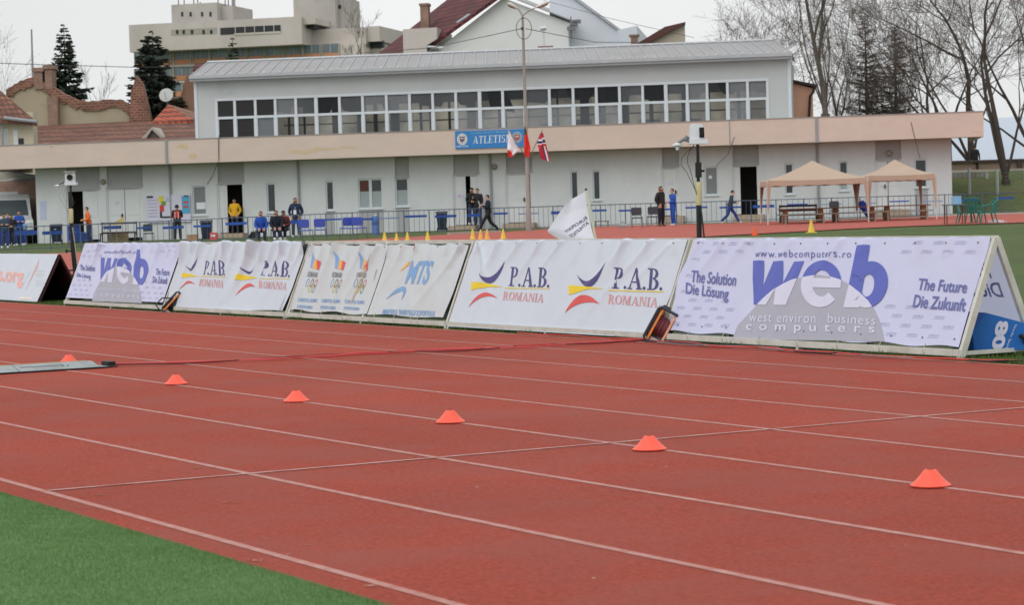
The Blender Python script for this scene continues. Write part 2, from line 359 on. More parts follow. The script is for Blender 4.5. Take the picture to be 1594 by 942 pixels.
# short faded marks of old paint and scuffs on the lanes
rnd = random.Random(5)
m_scuff = M('pale_scuffs', (186, 130, 112), 0.9, 0.3, 30, second=(160, 92, 82), secamt=0.9, secscale=12.0)
m_oldmark = M('faded_yellow_marks', (186, 124, 76), 0.9, 0.2, 30, second=(158, 84, 66), secamt=0.9, secscale=10.0)
for nm, mm, marks in (('faded_marks', m_oldmark, [(25, 747, 56, 746), (292, 732, 316, 730), (352, 728, 375, 727), (905, 694, 940, 692), (962, 692, 985, 690), (1250, 673, 1272, 672), (1450, 659, 1484, 657), (1505, 656, 1535, 655), (335, 787, 372, 785), (860, 695, 885, 693), (1230, 674, 1215, 676)]),
                      ('scuff_marks', m_scuff, [(145, 774, 160, 773), (210, 785, 222, 784.5), (96, 727, 103, 727), (1494, 597, 1498, 596.5), (400, 841, 425, 840), (470, 853, 482, 851), (441, 868, 455, 866), (568, 917, 582, 915), (388, 872, 406, 878), (520, 905, 534, 908)])):
    q = MB()
    for a in marks:
        A, B = onT(a[0], a[1]), onT(a[2], a[3]); d = B-A; L_ = np.linalg.norm(d); d = d/L_; pr = np.cross(d, UP)
        for k in range(3+int(L_*14)):       # ragged flecks strung along the mark
            c = A+d*L_*rnd.random()+pr*rnd.gauss(0, .018); sz = rnd.uniform(.006, .03); n_ = rnd.randint(5, 8); w_ = rnd.uniform(.15, .5)
            q.poly([c+UP*.0095+d*math.cos(2*PI_*i/n_)*sz*rnd.uniform(.6, 1.3)+pr*math.sin(2*PI_*i/n_)*sz*w_*rnd.uniform(.5, 1.4) for i in range(n_)])
    tag(q.build(nm, mm, loc=(0, 0, 0)), kind='structure')
for nm, col, cnt, sd in (('pale_specks', (206, 180, 168), 90, 1), ('dark_specks', (84, 44, 42), 110, 2)):
    q = MB(); r = random.Random(sd)
    for k in range(cnt):
        c = W2(r.uniform(4, 13.8), 8+r.random()**1.4*30, .0095); sz = r.uniform(.003, .011); n_ = 6; a0 = r.uniform(0, 6)
        q.poly([c+V3(math.cos(a0+i*1.047)*sz*r.uniform(.5, 1.6), math.sin(a0+i*1.047)*sz*r.uniform(.5, 1.6), 0) for i in range(n_)])
    tag(q.build(nm, M(nm, col, 0.9), loc=(0, 0, 0)), 'tiny bits of grit scattered over the red lanes, '+nm.split('_')[0], 'grit', None, 'stuff')
tf = MB(); r = random.Random(9); ed = [(3.92+.006*math.sin(a*.05*9)+r.gauss(0, .004), 4+a*.05) for a in range(400)]
tf.poly([W2(-30, -30, .016), W2(3.92, -30, .016), W2(ed[0][0], ed[0][1], .016), W2(-30, ed[0][1], .016)])
for (l0, a0), (l1, a1) in zip(ed, ed[1:]): tf.add([W2(-30, a0, .016), W2(l0, a0, .016), W2(l1, a1, .016), W2(-30, a1, .016), W2(l0, a0, 0), W2(l1, a1, 0)], [(0, 1, 2, 3), (1, 4, 5, 2)])
tf.poly([W2(-30, ed[-1][1], .016), W2(ed[-1][0], ed[-1][1], .016), W2(3.92, 90, .016), W2(-30, 90, .016)])
tag(tf.build('artificial_turf', m_turf, loc=(0, 0, 0)), kind='structure')
def blades(name, spots, h0, h1, w, mat, seed):
    r = random.Random(seed); q = MB(); V = []; F = []
    for (p, sc) in spots:
        a = r.uniform(0, 6.28); h = r.uniform(h0, h1)*sc; l = r.uniform(0, .6)*h; b = r.uniform(0, 6.28)
        dx, dy = math.cos(a)*w/2, math.sin(a)*w/2; k = len(V)
        V += [(p[0]-dx, p[1]-dy, p[2]), (p[0]+dx, p[1]+dy, p[2]), (p[0]+math.cos(b)*l, p[1]+math.sin(b)*l, p[2]+h)]; F.append((k, k+1, k+2))
    me = bpy.data.meshes.new(name); me.from_pydata(V, [], F); me.materials.append(mat)
    o = bpy.data.objects.new(name, me); COL.objects.link(o); return tag(o, kind='stuff')
m_blade = M('turf_blade', (102, 138, 82), 0.85, 0.24, 40.0, second=(122, 154, 104), secamt=0.75, secscale=1.4)
r = random.Random(2); spots = []
while len(spots) < 100000:
    la = 3.93 - r.random()**1.3*2.6; a = r.uniform(6.3, 14.5)
    p = W2(la, a, .014)
    if abs(p[0]/p[1]) < .235: spots.append((p, 1.0))
tag(blades('turf_fibres', spots, .008, .018, .004, m_blade, 3), 'short green plastic fibres of the artificial turf', 'turf')
m_gblade = M('grass_blade', (68, 98, 40), 0.8, 0.45, 40.0, second=(112, 108, 60), secamt=0.7, secscale=3.0)
spots = []
for i in range(9000):                                       # tufts along the outer kerb of the track, under the boards
    a = r.uniform(14.5, 46); p = W2(14.05+abs(r.gauss(0, .06)), a, 0)
    clump = 0.5+0.5*math.sin(a*5.1)*math.sin(a*2.3+1)
    if r.random() < .35+.65*clump: spots.append((p, .35+.75*clump))
for i in range(26000):                                      # the grass right of the boards and in the gap on the left
    if r.random() < .7: p = W2(14.05+r.random()**1.5*4, r.uniform(11.5, 18.2), 0)
    else: p = W2(14.05+r.random()*2.2, r.uniform(41.8, 44.5), 0)
    spots.append((p, .8))
tag(blades('grass_tufts', spots, .02, .075, .009, m_gblade, 4), 'rough green grass along the track edge under the banner boards', 'grass')

# the second red track, behind the boards
m_ftrack = M('far_red_track', (172, 88, 76), 0.9, 0.08, 1.0)
UPR = [(-120, 402), (100, 395), (560, 374), (640, 370), (700, 366), (780, 362.5), (860, 357), (950, 353), (1100, 349.5), (1200, 346), (1300, 343), (1400, 339.5), (1480, 337), (1594, 333.5), (1720, 330)]
LOR = [(-120, 440), (100, 430), (560, 412), (640, 408), (700, 404), (780, 398), (860, 390), (950, 381), (1050, 374), (1100, 369.5), (1200, 364), (1330, 357), (1420, 353), (1594, 347.5), (1720, 345)]
def pl(tab, x):
    for (a, b), (c, d) in zip(tab, tab[1:]):
        if a <= x <= c: return b+(d-b)*(x-a)/(c-a)
def ground_strip(name, up, lo, mat, dz, xa=-110, xb=1700, step=15, rows=8):
    q = MB(); cols = list(np.arange(xa, xb, step))
    for x in cols:
        A, B = onT(x, pl(lo, x)), onT(x, pl(up, x))
        for j in range(rows+1):
            p = A+(B-A)*(j/rows); p[2] = terr(p[0], p[1])+dz; q.v.append(p)
    k = rows+1
    for i in range(len(cols)-1):
        for j in range(rows): q.f.append((i*k+j, (i+1)*k+j, (i+1)*k+j+1, i*k+j+1)); q.m.append(0)
    return tag(q.build(name, mat, loc=(0, 0, 0), smooth='all'), kind='structure')
ground_strip('far_track', [(-500, 418)]+UPR[:-1]+[(2300, 313)], [(-500, 452)]+LOR[:-1]+[(2300, 334)], m_ftrack, .03, -480, 2280)
m_kerb = M('pale_kerb', (176, 172, 160), 0.9, 0.1, 2)
kb = MB()
for a, b in zip(UPR[1:], UPR[2:]):
    A, B = onT(*a), onT(*b); A[2] = terr(A[0], A[1]); B[2] = terr(B[0], B[1]); d = (B-A)/np.linalg.norm(B-A); nn = np.cross(UP, d)
    if a[0] >= 1480 or 690 < a[0] < 780: kb.add([A+UP*.0, B+UP*.0, B+UP*.1, A+UP*.1, A+nn*.15, B+nn*.15, B+nn*.15+UP*.1, A+nn*.15+UP*.1], [(0, 1, 2, 3), (3, 2, 6, 7), (4, 7, 6, 5), (0, 3, 7, 4), (1, 5, 6, 2)])
tag(kb.build('track_kerb', m_kerb, loc=(0, 0, 0)), kind='structure')

# ---------------------------------------------------------------- the banner boards
m_frame = M('cream_painted_steel', (208, 209, 201), 0.55, 0.1, 5, second=(150, 146, 130), secamt=0.35, secscale=3.0)
m_ban = M('white_banner', (198, 208, 219), 0.55, 0.04, 3)
m_banl = M('lilac_white_banner', (195, 201, 229), 0.5, 0.04, 3)
m_bang = M('greyed_banner', (196, 205, 210), 0.6, 0.05, 3, second=(192, 193, 190), secamt=0.5, secscale=1.2)
m_bandk = M('dark_banner_back', (30, 26, 28), 0.8, 0.2, 3)
m_blue = M('ink_blue_violet', (90, 102, 184), 0.55, 0.06, 3)
m_navy = M('ink_navy', (74, 68, 122), 0.55, 0.08, 4)
m_tblue = M('ink_text_blue', (104, 110, 166), 0.55, 0.08, 4)
m_grey = M('ink_grey', (166, 169, 182), 0.55, 0.05, 3)
m_white = M('ink_white', (206, 209, 230), 0.55, 0.03, 3)
m_pale = M('ink_pale_lilac', (180, 182, 212), 0.55, 0.05, 3)
m_yel = M('ink_yellow', (226, 200, 40), 0.55, 0.06, 3)
m_red = M('ink_red', (212, 88, 86), 0.55, 0.08, 3)
m_pink = M('ink_faded_red', (210, 148, 150), 0.55, 0.1, 6)
m_lblue = M('ink_light_blue', (124, 164, 210), 0.55, 0.08, 3)
m_oran = M('ink_orange', (232, 176, 84), 0.55, 0.06, 3)
m_grom = M('brass_eyelet', (110, 106, 98), 0.4, 0.1, 3, metal=0.6)
SL = math.hypot(.45, 1.1)

class Board:
    def __init__(s, al_left, al_right, height=1.1, depth=.45, lat0=14.13):
        s.L = al_left-al_right; s.h = height; s.d = depth; s.S = math.hypot(height, depth)
        s.o = W2(lat0, al_left, 0); s.lat0 = lat0; s.al = al_left
        s.e = -ALO; s.t = (LAT*depth+UP*height)/s.S; s.n = (-LAT*height+UP*depth)/s.S
        s.bt = (-LAT*depth+UP*height)/s.S; s.bn = (LAT*height+UP*depth)/s.S
        s.folds = []; s.f3 = lambda x, y, z: s.o + s.e*x + LAT*y + UP*z
    def px(s, px, py, off=0.03):
        r = ray(px, py); o = s.o+s.n*off; t = ((o-CAM)@s.n)/(r@s.n); p = CAM+r*t; return (p-s.o)@s.e, (p-s.o)@s.t
    def w(s, u, v):
        w = 0.0
        for (fu, fv, sx, ln_, am, wd) in s.folds:          # a crease that starts at fu,fv and runs down with slope sx
            q = fv-v
            if q < -.06 or q > ln_*1.2: continue
            d = (u-(fu+sx*q))/(wd*(1+1.2*max(q, 0)))
            if abs(d) < 3: w += am*math.exp(-d*d)*max(0, 1-(max(q, 0)/ln_)**1.5)*(1 if q > 0 else 1+q/.06)
        w += 0.012*math.sin(u*1.7+s.al)*math.sin(v*2.6)
        return w
    def surf(s, u, v, off=0.0): return s.o+s.e*u+s.t*v+s.n*(0.045+off+s.w(u, v))
    def bsurf(s, u, v, off=0.0): return s.o+LAT*(2*s.d)+s.e*u+s.bt*v+s.bn*(0.045+off+0.012*math.sin(u*2.1+1)*math.sin(v*2.4))
def fold_set(L, S, seed, n, amp=.022, slope=(-.9, -.2), step=.42):
    r = random.Random(seed); out = []
    for i in range(n):
        u = step*(.5+int(r.random()*L/step))
        out.append((u, S-.04, r.uniform(*slope), r.uniform(.35, 1.1), amp*r.uniform(.4, 1), r.uniform(.04, .08)))
    for k in range(int(L/step)+1): out.append((step*(k+.5), S-.03, r.uniform(-.35, .1), r.uniform(.15, .34), amp*r.uniform(.5, .9), r.uniform(.05, .08)))
    return out
def sheet(surf, u0, u1, v0, v1, name, mats, parent, nu=230, nv=60, vb=None, vt=None, edge=None):
    q = MB()
    for i in range(nu+1):
        u = u0+(u1-u0)*i/nu; a = v0+(vb(u) if vb else 0); b = v1+(vt(u) if vt else 0)
        for j in range(nv+1):
            v = a+(b-a)*j/nv; uu = u+(edge(i/nu, v) if edge else 0); q.v.append(surf(uu, v))
    k = nv+1
    for i in range(nu):
        for j in range(nv): q.f.append((i*k+j, (i+1)*k+j, (i+1)*k+j+1, i*k+j+1)); q.m.append(0)
    return q.build(name, mats, parent, smooth='all', fixn=False)
def eyelets(bd, us, v, name, parent, z=.004):
    q = MB()
    for u in us:
        c = bd.surf(u, v, z); q.lathe(lambda x, y, zz: c+bd.e*x+bd.t*y+bd.n*zz, [(.009, 0), (.009, .004), (.004, .004)], 8)
    return q.build(name, m_grom, parent)
def board_frame(bd, parent, w=.06, mat=None, mid=True):
    q = MB(); L, d, h = bd.L, bd.d, bd.h; f = bd.f3
    q.box(f, .012, L-.012, -.03, w-.03, .035, .035+w)                    # front bottom rail
    q.box(f, .012, L-.012, 2*d-w+.03, 2*d+.03, .035, .035+w)
    q.box(f, .012, L-.012, d-.03, d+.03, h-.03, h+.018)                   # ridge
    for x in ([.02, L-.02] + ([L/2] if mid else [])):
        for s_ in (0, 1):
            y0 = 0 if s_ == 0 else 2*d
            pts = [(y0-.035, 0.0), (y0+.035, 0.0), (d+.03, h), (d-.03, h)] if s_ == 0 else [(y0-.035, 0.0), (y0+.035, 0.0), (d+.032, h+.002), (d-.028, h+.002)]
            q.extx(f, pts, x-.02-(0.002*s_), x+.02+(0.002*s_))
    for x in (.03, L-.03):
        q.box(f, x-.018, x+.018, w, 2*d-w, .042, .078)
    o = q.build('frame', mat or m_frame, parent); return o

PXQ = lambda b, pts: [b.px(*p) for p in pts]
def web_shapes(mp):
    """the three heavy slanted letters w, e, b; mp maps their drawing points to the banner"""
    a = lambda x, y: mp(1030+x*.2123, 360+y*.2123); b = lambda x, y: mp(1280+x*.2229, 360+y*.2229)
    w = [a(*p) for p in [(683, 222), (765, 222), (752, 410), (830, 225), (910, 225), (900, 390), (985, 228), (1065, 228), (925, 548), (835, 548), (846, 425), (775, 545), (683, 540)]]
    out = [w]
    sl = lambda p, cy, k: (p[0]+(cy-p[1])*k, p[1])
    o_, i_ = arc(1187, 394, 147, 172, 0, -318, 30), arc(1195, 392, 66, 96, 0, -318, 30)
    o_ = [sl(p, 394, .05) for p in o_]; i_ = [sl(p, 394, .05) for p in i_]
    out += [[a(*p) for p in s] for s in strip(o_, i_)]
    out.append([a(*p) for p in [(1120, 352), (1333, 356), (1331, 424), (1118, 420)]])
    out.append([b(*p) for p in [(255, 103), (348, 103), (327, 228), (292, 420), (275, 540), (163, 540), (203, 375)]])
    o_, i_ = [sl(p, 378, .12) for p in arc(340, 378, 128, 163, 0, 360, 36)], [sl(p, 378, .12) for p in arc(333, 385, 44, 78, 0, 360, 36)]
    return out + [[b(*p) for p in s] for s in strip(o_, i_)]
def web_banner(bd, bn, P):
    """the lettering of the computer firm's banner, laid out from its corner points P"""
    dome = P['dome']
    base = decal('dome', bd.surf, [dome], m_grey, bn, .003)
    # big letters: blue above the dome, white on it
    lw = web_shapes(P['web'])
    edges = list(zip(dome, dome[1:]+dome[:1]))
    ccw = sum(a[0]*b[1]-b[0]*a[1] for a, b in edges) > 0
    def inside(x, y):
        c = False
        for (x0, y0), (x1, y1) in edges:
            if (y0 > y) != (y1 > y) and x < (x1-x0)*(y-y0)/(y1-y0)+x0: c = not c
        return c
    cuts = [((a[0], a[1], 0), (-(b[1]-a[1]), b[0]-a[0], 0)) for a, b in edges if abs(a[0]-b[0]) > 1e-4 and (a[1]+b[1])/2 > min(p[1] for p in dome)+.05]
    decal('web_letters', bd.surf, lw, [m_blue, m_white], bn, .007, mi=lambda x, y: 1 if inside(x, y) else 0, lines=cuts)
    for k, mat, bold in (('url', m_tblue, .0), ('l1', m_tblue, .018), ('l2', m_tblue, .018), ('r1', m_tblue, .018), ('r2', m_tblue, .018), ('w1', m_white, .0), ('w2', m_white, .0), ('w3', m_white, .015)):
        txt, bl, br, tl = P[k]
        decal('lettering', bd.surf, fit(text_tris(txt, bold, P.get('sp', {}).get(k, 1.0)), bl, br, tl), mat, bn, .008)
def pale_words(bd, bn, S, L, avoid):
    t = text_tris('webco', 0.0); sh = []; row = 0; v = .2
    while v < S-.06:
        u = .12+(row % 2)*.17
        while u < L-.25:
            if not any(a[0] < u+.1 < a[1] and a[2] < v < a[3] for a in avoid):
                sh += fit(t, (u, v), (u+.15, v), (u+.015, v+.028))
                sh.append([(u-.005, v-.012), (u+.15, v-.012), (u+.15, v-.007), (u-.005, v-.007)])
            u += .31
        v += .092; row += 1
    return decal('background_print', bd.surf, sh, m_pale, bn, .0025, cell=None)
def pab_logo(bd, bn, px):
    """one P.A.B. emblem with its two lines of text; px: pixel points of the photograph's banner"""
    q = lambda pts: PXQ(bd, pts)
    smooth = lambda a, b, c, n=10: [((1-t)**2*a[0]+2*t*(1-t)*b[0]+t*t*c[0], (1-t)**2*a[1]+2*t*(1-t)*b[1]+t*t*c[1]) for t in [i/n for i in range(n+1)]]
    n = px['navy']; top = smooth(n[0], n[1], n[2]); bot = smooth(n[0], n[3], n[2])
    decal('navy_sweep', bd.surf, strip(q(bot), q(top)), m_navy, bn)
    n = px['red']; top = smooth(n[0], n[1], n[2]); bot = smooth(n[0], n[3], n[2])
    decal('red_sweep', bd.surf, strip(q(bot), q(top)), m_red, bn)
    decal('yellow_wedge', bd.surf, [q(px['yel'])], m_yel, bn)
    decal('yellow_line', bd.surf, [q(px['line'])], m_yel, bn)
    a = px['pab']; decal('lettering', bd.surf, fit(serif_text('P.A.B.', .05), *q(a)), m_navy, bn, cell=.1)
    a = px['rom']; decal('lettering', bd.surf, fit(serif_text('ROMANIA', .04), *q(a)), m_pink, bn, cell=.1)

# --- the near web board
BF = Board(22.05, 17.07)
tF = thing('banner_board', 'large web-lettered banner board with a grey dome, at the right end of the row', 'banner board', BF.o)
frF = board_frame(BF, tF)
BF.folds = fold_set(BF.L, BF.S, 11, 10, .021)
bnF = sheet(BF.surf, .07, BF.L-.035, .115, BF.S-.012, 'banner', m_banl, tF, vb=lambda u: .012*math.sin(u*7)-.006*u/5, edge=lambda i, v: -.02*abs(math.sin(v*3))*(1 if i > .97 else 0) - (.10*math.exp(-((v-.72)/.22)**2) if i < .04 else 0))
q = lambda *p: BF.px(*p)
dome_px = [(1142, 529), (1150, 508), (1166, 490), (1178, 477), (1190, 465), (1206, 452), (1222, 443), (1240, 436), (1258, 432), (1278, 430), (1296, 432), (1312, 437), (1328, 446), (1342, 457), (1355, 470), (1363, 482), (1370, 497), (1375, 514), (1379, 532.5)]
PF = dict(dome=[q(*p) for p in dome_px], web=q,
          url=('www.webcomputers.ro', q(1177, 405), q(1327, 406), q(1179, 391)),
          l1=('The Solution', q(1077, 440), q(1146, 446), q(1080, 421.5)), l2=('Die Lösung', q(1069, 463), q(1134, 472), q(1071, 441)),
          r1=('The Future', q(1429, 452), q(1505, 457), q(1433, 434)), r2=('Die Zukunft', q(1422, 479), q(1503, 486), q(1426, 459)),
          w1=('west environ', q(1168, 502), q(1273, 505), q(1169, 488)), w2=('business', q(1292, 504), q(1365, 507.5), q(1293, 490)), w3=('computers', q(1163, 519), q(1364, 524), q(1164, 504)), sp=dict(w3=1.9, w1=1.15, w2=1.1, url=1.2))
pale_words(BF, bnF, BF.S, BF.L, [(.3, 1.25, .55, .95), (1.2, 3.75, .1, 1.2), (3.75, 4.75, .5, .95)])
web_banner(BF, bnF, PF)
eyelets(BF, [.2+.46*i for i in range(11)], BF.S-.07, 'eyelets', bnF); eyelets(BF, [.25+.46*i for i in range(11)], .185, 'eyelets', bnF)
bb = sheet(BF.bsurf, .10, BF.L-.06, .14, BF.S-.04, 'back_banner', M_frost('thin_lilac_banner', (214, 216, 240), .98), tF, nu=60, nv=16)
gh = M('ink_ghost_blue', (202, 203, 226), 0.6, 0.05, 3)
decal('ghost_lettering', lambda u, v, o: BF.bsurf(u, v, -o), fit(text_tris('Die Lösung', .02), (4.75, .52), (3.7, .52), (4.75, .72)), gh, bb, .006, cell=None)
decal('ghost_lettering', lambda u, v, o: BF.bsurf(u, v, -o), fit(text_tris('The Solution', .02), (4.72, .76), (3.7, .76), (4.72, .92)), gh, bb, .006, cell=None)
M('tie_cord', (176, 172, 160), 0.8)
for i in range(7):
    u = .5+i*.66; ties = MB(); ties.tube([BF.surf(u, .13, .0), BF.f3(u+.01, -.035, .08), BF.f3(u+.03, -.04, .05)], .005, 4); ties.build('tie', MATS['tie_cord'], tF)

# --- the large P.A.B. board
BE = Board(27.08, 22.11)
tE = thing('banner_board', 'white board with two large P.A.B. ROMANIA emblems, left of the large web board', 'banner board', BE.o)
board_frame(BE, tE); BE.folds = fold_set(BE.L, BE.S, 21, 12, .03, (-1.2, -.3), .5)
BE.folds += [(.25, 1.1, .9, .9, .02, .05), (4.6, 1.1, -1.1, .8, .018, .05)]
bnE = sheet(BE.surf, .05, BE.L-.03, .02, BE.S-.012, 'banner', m_ban, tE, vb=lambda u: .05*sstep((u-3.9)/.9), edge=lambda i, v: -.10*sstep((.6-v)/.6) if i > .97 else 0)
pab_logo(BE, bnE, dict(navy=[(748, 425), (762, 448), (789, 407), (765, 467)], red=[(731, 480), (752, 442), (776, 465), (752, 455)],
    yel=[(736.5, 440), (736.5, 453.5), (745, 450.5), (768, 447.5), (784, 447.5), (768, 443.5), (752, 441)], line=[(787, 448), (857, 449), (857, 450.2), (787, 449.4)],
    pab=[(793, 446), (856, 448.5), (796, 416)], rom=[(783, 467), (847, 471.5), (785, 454)]))
pab_logo(BE, bnE, dict(navy=[(900, 428), (922, 458), (949, 408), (924, 478)], red=[(882, 489), (908, 441), (937, 475), (908, 465)],
    yel=[(887, 445), (888, 460), (898, 458), (920, 452), (945, 451.5), (920, 448), (900, 446)], line=[(952, 453), (1034, 454), (1034, 455.6), (952, 454.6)],
    pab=[(957, 451), (1032, 453), (960, 418)], rom=[(949, 474), (1025, 479), (951, 460)]))
eyelets(BE, [.2+.5*i for i in range(10)], BE.S-.06, 'eyelets', bnE)
sheet(BE.bsurf, .04, BE.L-.04, .05, BE.S-.04, 'back_banner', m_ban, tE, nu=40, nv=10)

# --- the board of the olympic committee and the ministry
BD = Board(32.12, 27.12)
tD = thing('banner_board', 'board with two creased banners, three flame emblems on the left and MTS on the right', 'banner board', BD.o)
board_frame(BD, tD); BD.folds = fold_set(BD.L, BD.S, 31, 9, .052, (-.6, .1))
BD.folds += [(2.35, 1.1, -.75, 1.1, .035, .05), (4.85, 1.1, -1.0, 1.1, .03, .05), (.3, 1.1, .2, .5, .02, .06)]
bn1 = sheet(BD.surf, .10, BD.L*.53-.02, .125, BD.S-.05, 'banner', m_bang, tD, nu=90, vb=lambda u: .015*math.sin(u*5), vt=lambda u: -.025*abs(math.sin(u*5.2)))
bn2 = sheet(BD.surf, BD.L*.53+.005, BD.L-.06, .125, BD.S-.045, 'banner', m_bang, tD, nu=90, vb=lambda u: .01*math.sin(u*4+1), vt=lambda u: -.03*abs(math.sin(u*4.2)), edge=lambda i, v: -.07*sstep((.55-v)/.5)*sstep((i-.8)/.2))
Q = lambda pts: PXQ(BD, pts)
for dx in (0, 36.8, 73.6):
    S_ = lambda pts: [(x+dx, y) for x, y in pts]
    decal('flame_emblem', BD.surf, [Q(S_([(487, 418), (490, 394), (494, 405), (491, 419)]))], m_lblue, bn1)
    decal('flame_emblem', BD.surf, [Q(S_([(491, 419), (494, 405), (498, 406), (496, 420.5)]))], m_oran, bn1)
    decal('flame_emblem', BD.surf, [Q(S_([(496, 420.5), (498, 406), (503, 409), (499, 422)]))], m_red, bn1)
    decal('lettering', BD.surf, fit(text_tris('ROMANIA', .02), *Q(S_([(482, 432.5), (496.5, 433.5), (484, 424)]))), M('ink_dull_grey', (138, 138, 138), 0.6), bn1, cell=None)
    for k, (rx, ry, mt) in enumerate([(482.5, 441.5, m_lblue), (488.5, 442, M('ink_black', (70, 70, 72), 0.6)), (494.5, 442.5, m_red), (485, 449.5, m_yel), (491, 450.5, M('ink_green', (90, 150, 100), 0.6))]):
        c = BD.px(rx+dx, ry); decal('ring', BD.surf, ringpoly(c[0], c[1], (.045, .065), (.034, .053), 0, 360, 20), mt, bn1, .004+.0012*k, cell=None)
for txt, a in (('COMITETUL OLIMPIC', [(466, 470.5), (496, 472), (467, 465)]), ('SI SPORTIV ROMAN', [(464, 480.5), (488, 482), (465, 475.5)])):
    for dx in (0, 36, 72): decal('lettering', BD.surf, fit(text_tris(txt, .02), *Q([(x+dx, y+dx*.028) for x, y in a])), m_lblue, bn1, cell=None)
sm = lambda a, b, c, n=10: [((1-t)**2*a[0]+2*t*(1-t)*b[0]+t*t*c[0], (1-t)**2*a[1]+2*t*(1-t)*b[1]+t*t*c[1]) for t in [i/n for i in range(n+1)]]
decal('orange_sweep', BD.surf, strip(Q(sm((624.5, 423.5), (633, 410), (643, 409))), Q(sm((624.5, 423.5), (636, 417), (640, 415)))), m_oran, bn2)
decal('blue_sweep', BD.surf, strip(Q(sm((602, 467), (620, 447), (631, 447))+sm((631, 447), (641, 450), (627, 468))[1:]), Q(sm((602, 467), (620, 455), (629, 454))+sm((629, 454), (633, 455), (627, 468))[1:])), m_lblue, bn2)
decal('lettering', BD.surf, fit(text_tris('MTS', .03), *Q([(632.5, 443.5), (667, 444), (645, 407)])), m_lblue, bn2)
decal('lettering', BD.surf, fit(text_tris('MINISTERUL TINERETULUI SI SPORTULUI', .02), *Q([(596.5, 490), (678, 493.5), (598, 482)])), m_lblue, bn2, cell=None)
decal('red_ring', BD.surf, ringpoly(*Q([(651.5, 387)])[0], (.04, .05), (.028, .036), -90, 120), m_red, bn2, cell=None)
eyelets(BD, [.2, 2.3, 2.5, 3.0, 3.5, 4.1], BD.S-.09, 'eyelets', bn1)
m_dirt = M('brown_dirt', (186, 176, 162), 0.8, 0.2, 5)
decal('dirt_streak', BD.surf, strip(Q([(583, 392), (568, 424), (556, 448), (545, 474)]), Q([(584, 393), (570, 425), (559, 450), (547, 474)])), m_dirt, bn1)
decal('dirt_streak', BD.surf, strip(Q([(586, 419), (584, 428), (582, 437)]), Q([(588, 420), (585, 429), (582.5, 437)])), m_dirt, bn1)
for u in (.5, 1.2, 1.9, 2.9, 3.5, 4.0, 4.2): ties = MB(); ties.tube([BD.surf(u, .15, .0), BD.f3(u+.01, -.035, .08), BD.f3(u+.06, -.04, .05)], .005, 4); ties.build('tie', MATS['tie_cord'], tD)
sheet(BD.bsurf, .04, BD.L-.04, .05, BD.S-.04, 'back_banner', m_bang, tD, nu=40, nv=10)

# --- the second P.A.B. board
BC = Board(37.05, 32.17)
tC = thing('banner_board', 'deeply folded P.A.B. ROMANIA board between the small web board and the flame emblems', 'banner board', BC.o)
board_frame(BC, tC); BC.folds = fold_set(BC.L, BC.S, 41, 18, .075, (-.8, -.1), .36)
bnC = sheet(BC.surf, .02, BC.L-.02, .06, BC.S-.01, 'banner', m_ban, tC, vb=lambda u: .05*sstep((u-2.5)/2)-.0, vt=lambda u: .03*math.sin(u*4.4)*math.sin(u*1.3), edge=lambda i, v: -.12*sstep((.5-v)/.5) if i > .97 else (0.12*sstep((.4-v)/.4) if i < .03 else 0))
pab_logo(BC, bnC, dict(navy=[(294, 415), (302, 428), (314, 402), (301, 437)], red=[(281, 452), (296, 430), (306, 444), (296, 437)],
    yel=[(284.5, 426), (284.5, 434), (300, 432), (311, 431), (300, 427.5)], line=[(312, 431), (354, 431.6), (354, 432.6), (312, 432)],
    pab=[(319, 429), (353, 430.5), (322, 407)], rom=[(312, 446), (349, 449), (314, 435)]))
pab_logo(BC, bnC, dict(navy=[(380, 416), (390, 432), (401, 412), (388, 440)], red=[(367, 461), (388, 430), (398, 448), (388, 441)],
    yel=[(369, 428), (370, 438), (390, 435), (402, 433), (390, 430)], line=[(405, 434), (454, 434.6), (454, 435.6), (405, 435)],
    pab=[(408, 430), (453, 433), (413, 406.5)], rom=[(404, 449), (448, 452.5), (406, 438)]))
sheet(BC.bsurf, .04, BC.L-.04, .05, BC.S-.04, 'back_banner', m_ban, tC, nu=40, nv=10)

# --- the smaller web board
BB = Board(42.05, 37.1)
tB = thing('banner_board', 'smaller pale web-lettered board with a cable reel at its lower right corner', 'banner board', BB.o)
board_frame(BB, tB); BB.folds = fold_set(BB.L, BB.S, 51, 12, .04)
bnB = sheet(BB.surf, .02, BB.L-.06, .14, BB.S-.012, 'banner', m_banl, tB, edge=lambda i, v: .03*math.exp(-((v-.62)/.16)**2) if i < .012 else 0)
q2 = lambda *p: BB.px(*p)
cmap = lambda x, y: (158+(x-1176)*(238-158)/(1388-1176), 0)
k_ = lambda x, y: q2(145+(x-1142)*.3246, 469.5+(y-529)*.545+(x-1142)*.004)
PB = dict(dome=[k_(*p) for p in dome_px], web=lambda x, y: q2(159+(x-1176)*.349, 387+(y-381)*.56+(x-1176)*.006),
          url=('www.webcomputers.ro', q2(163, 396.5), q2(216, 397.5), q2(164, 390.5)),
          l1=('The Solution', q2(125, 421), q2(149, 423), q2(126, 412)), l2=('Die Lösung', q2(120, 433), q2(142, 436), q2(121, 425)),
          r1=('The Future', q2(243, 428), q2(265, 430), q2(244, 418)), r2=('Die Zukunft', q2(238, 440), q2(262, 443), q2(239, 430)),
          w1=('west environ', q2(154, 454), q2(188, 455), q2(155, 448)), w2=('business', q2(194, 455), q2(219, 456.5), q2(195, 449)), w3=('computers', q2(150, 464), q2(218, 467), q2(151, 457)), sp=dict(w3=1.9))
pale_words(BB, bnB, BB.S, BB.L, [(.3, 1.2, .5, .9), (1.2, 3.75, .1, 1.2), (3.75, 4.75, .5, .95)])
web_banner(BB, bnB, PB)
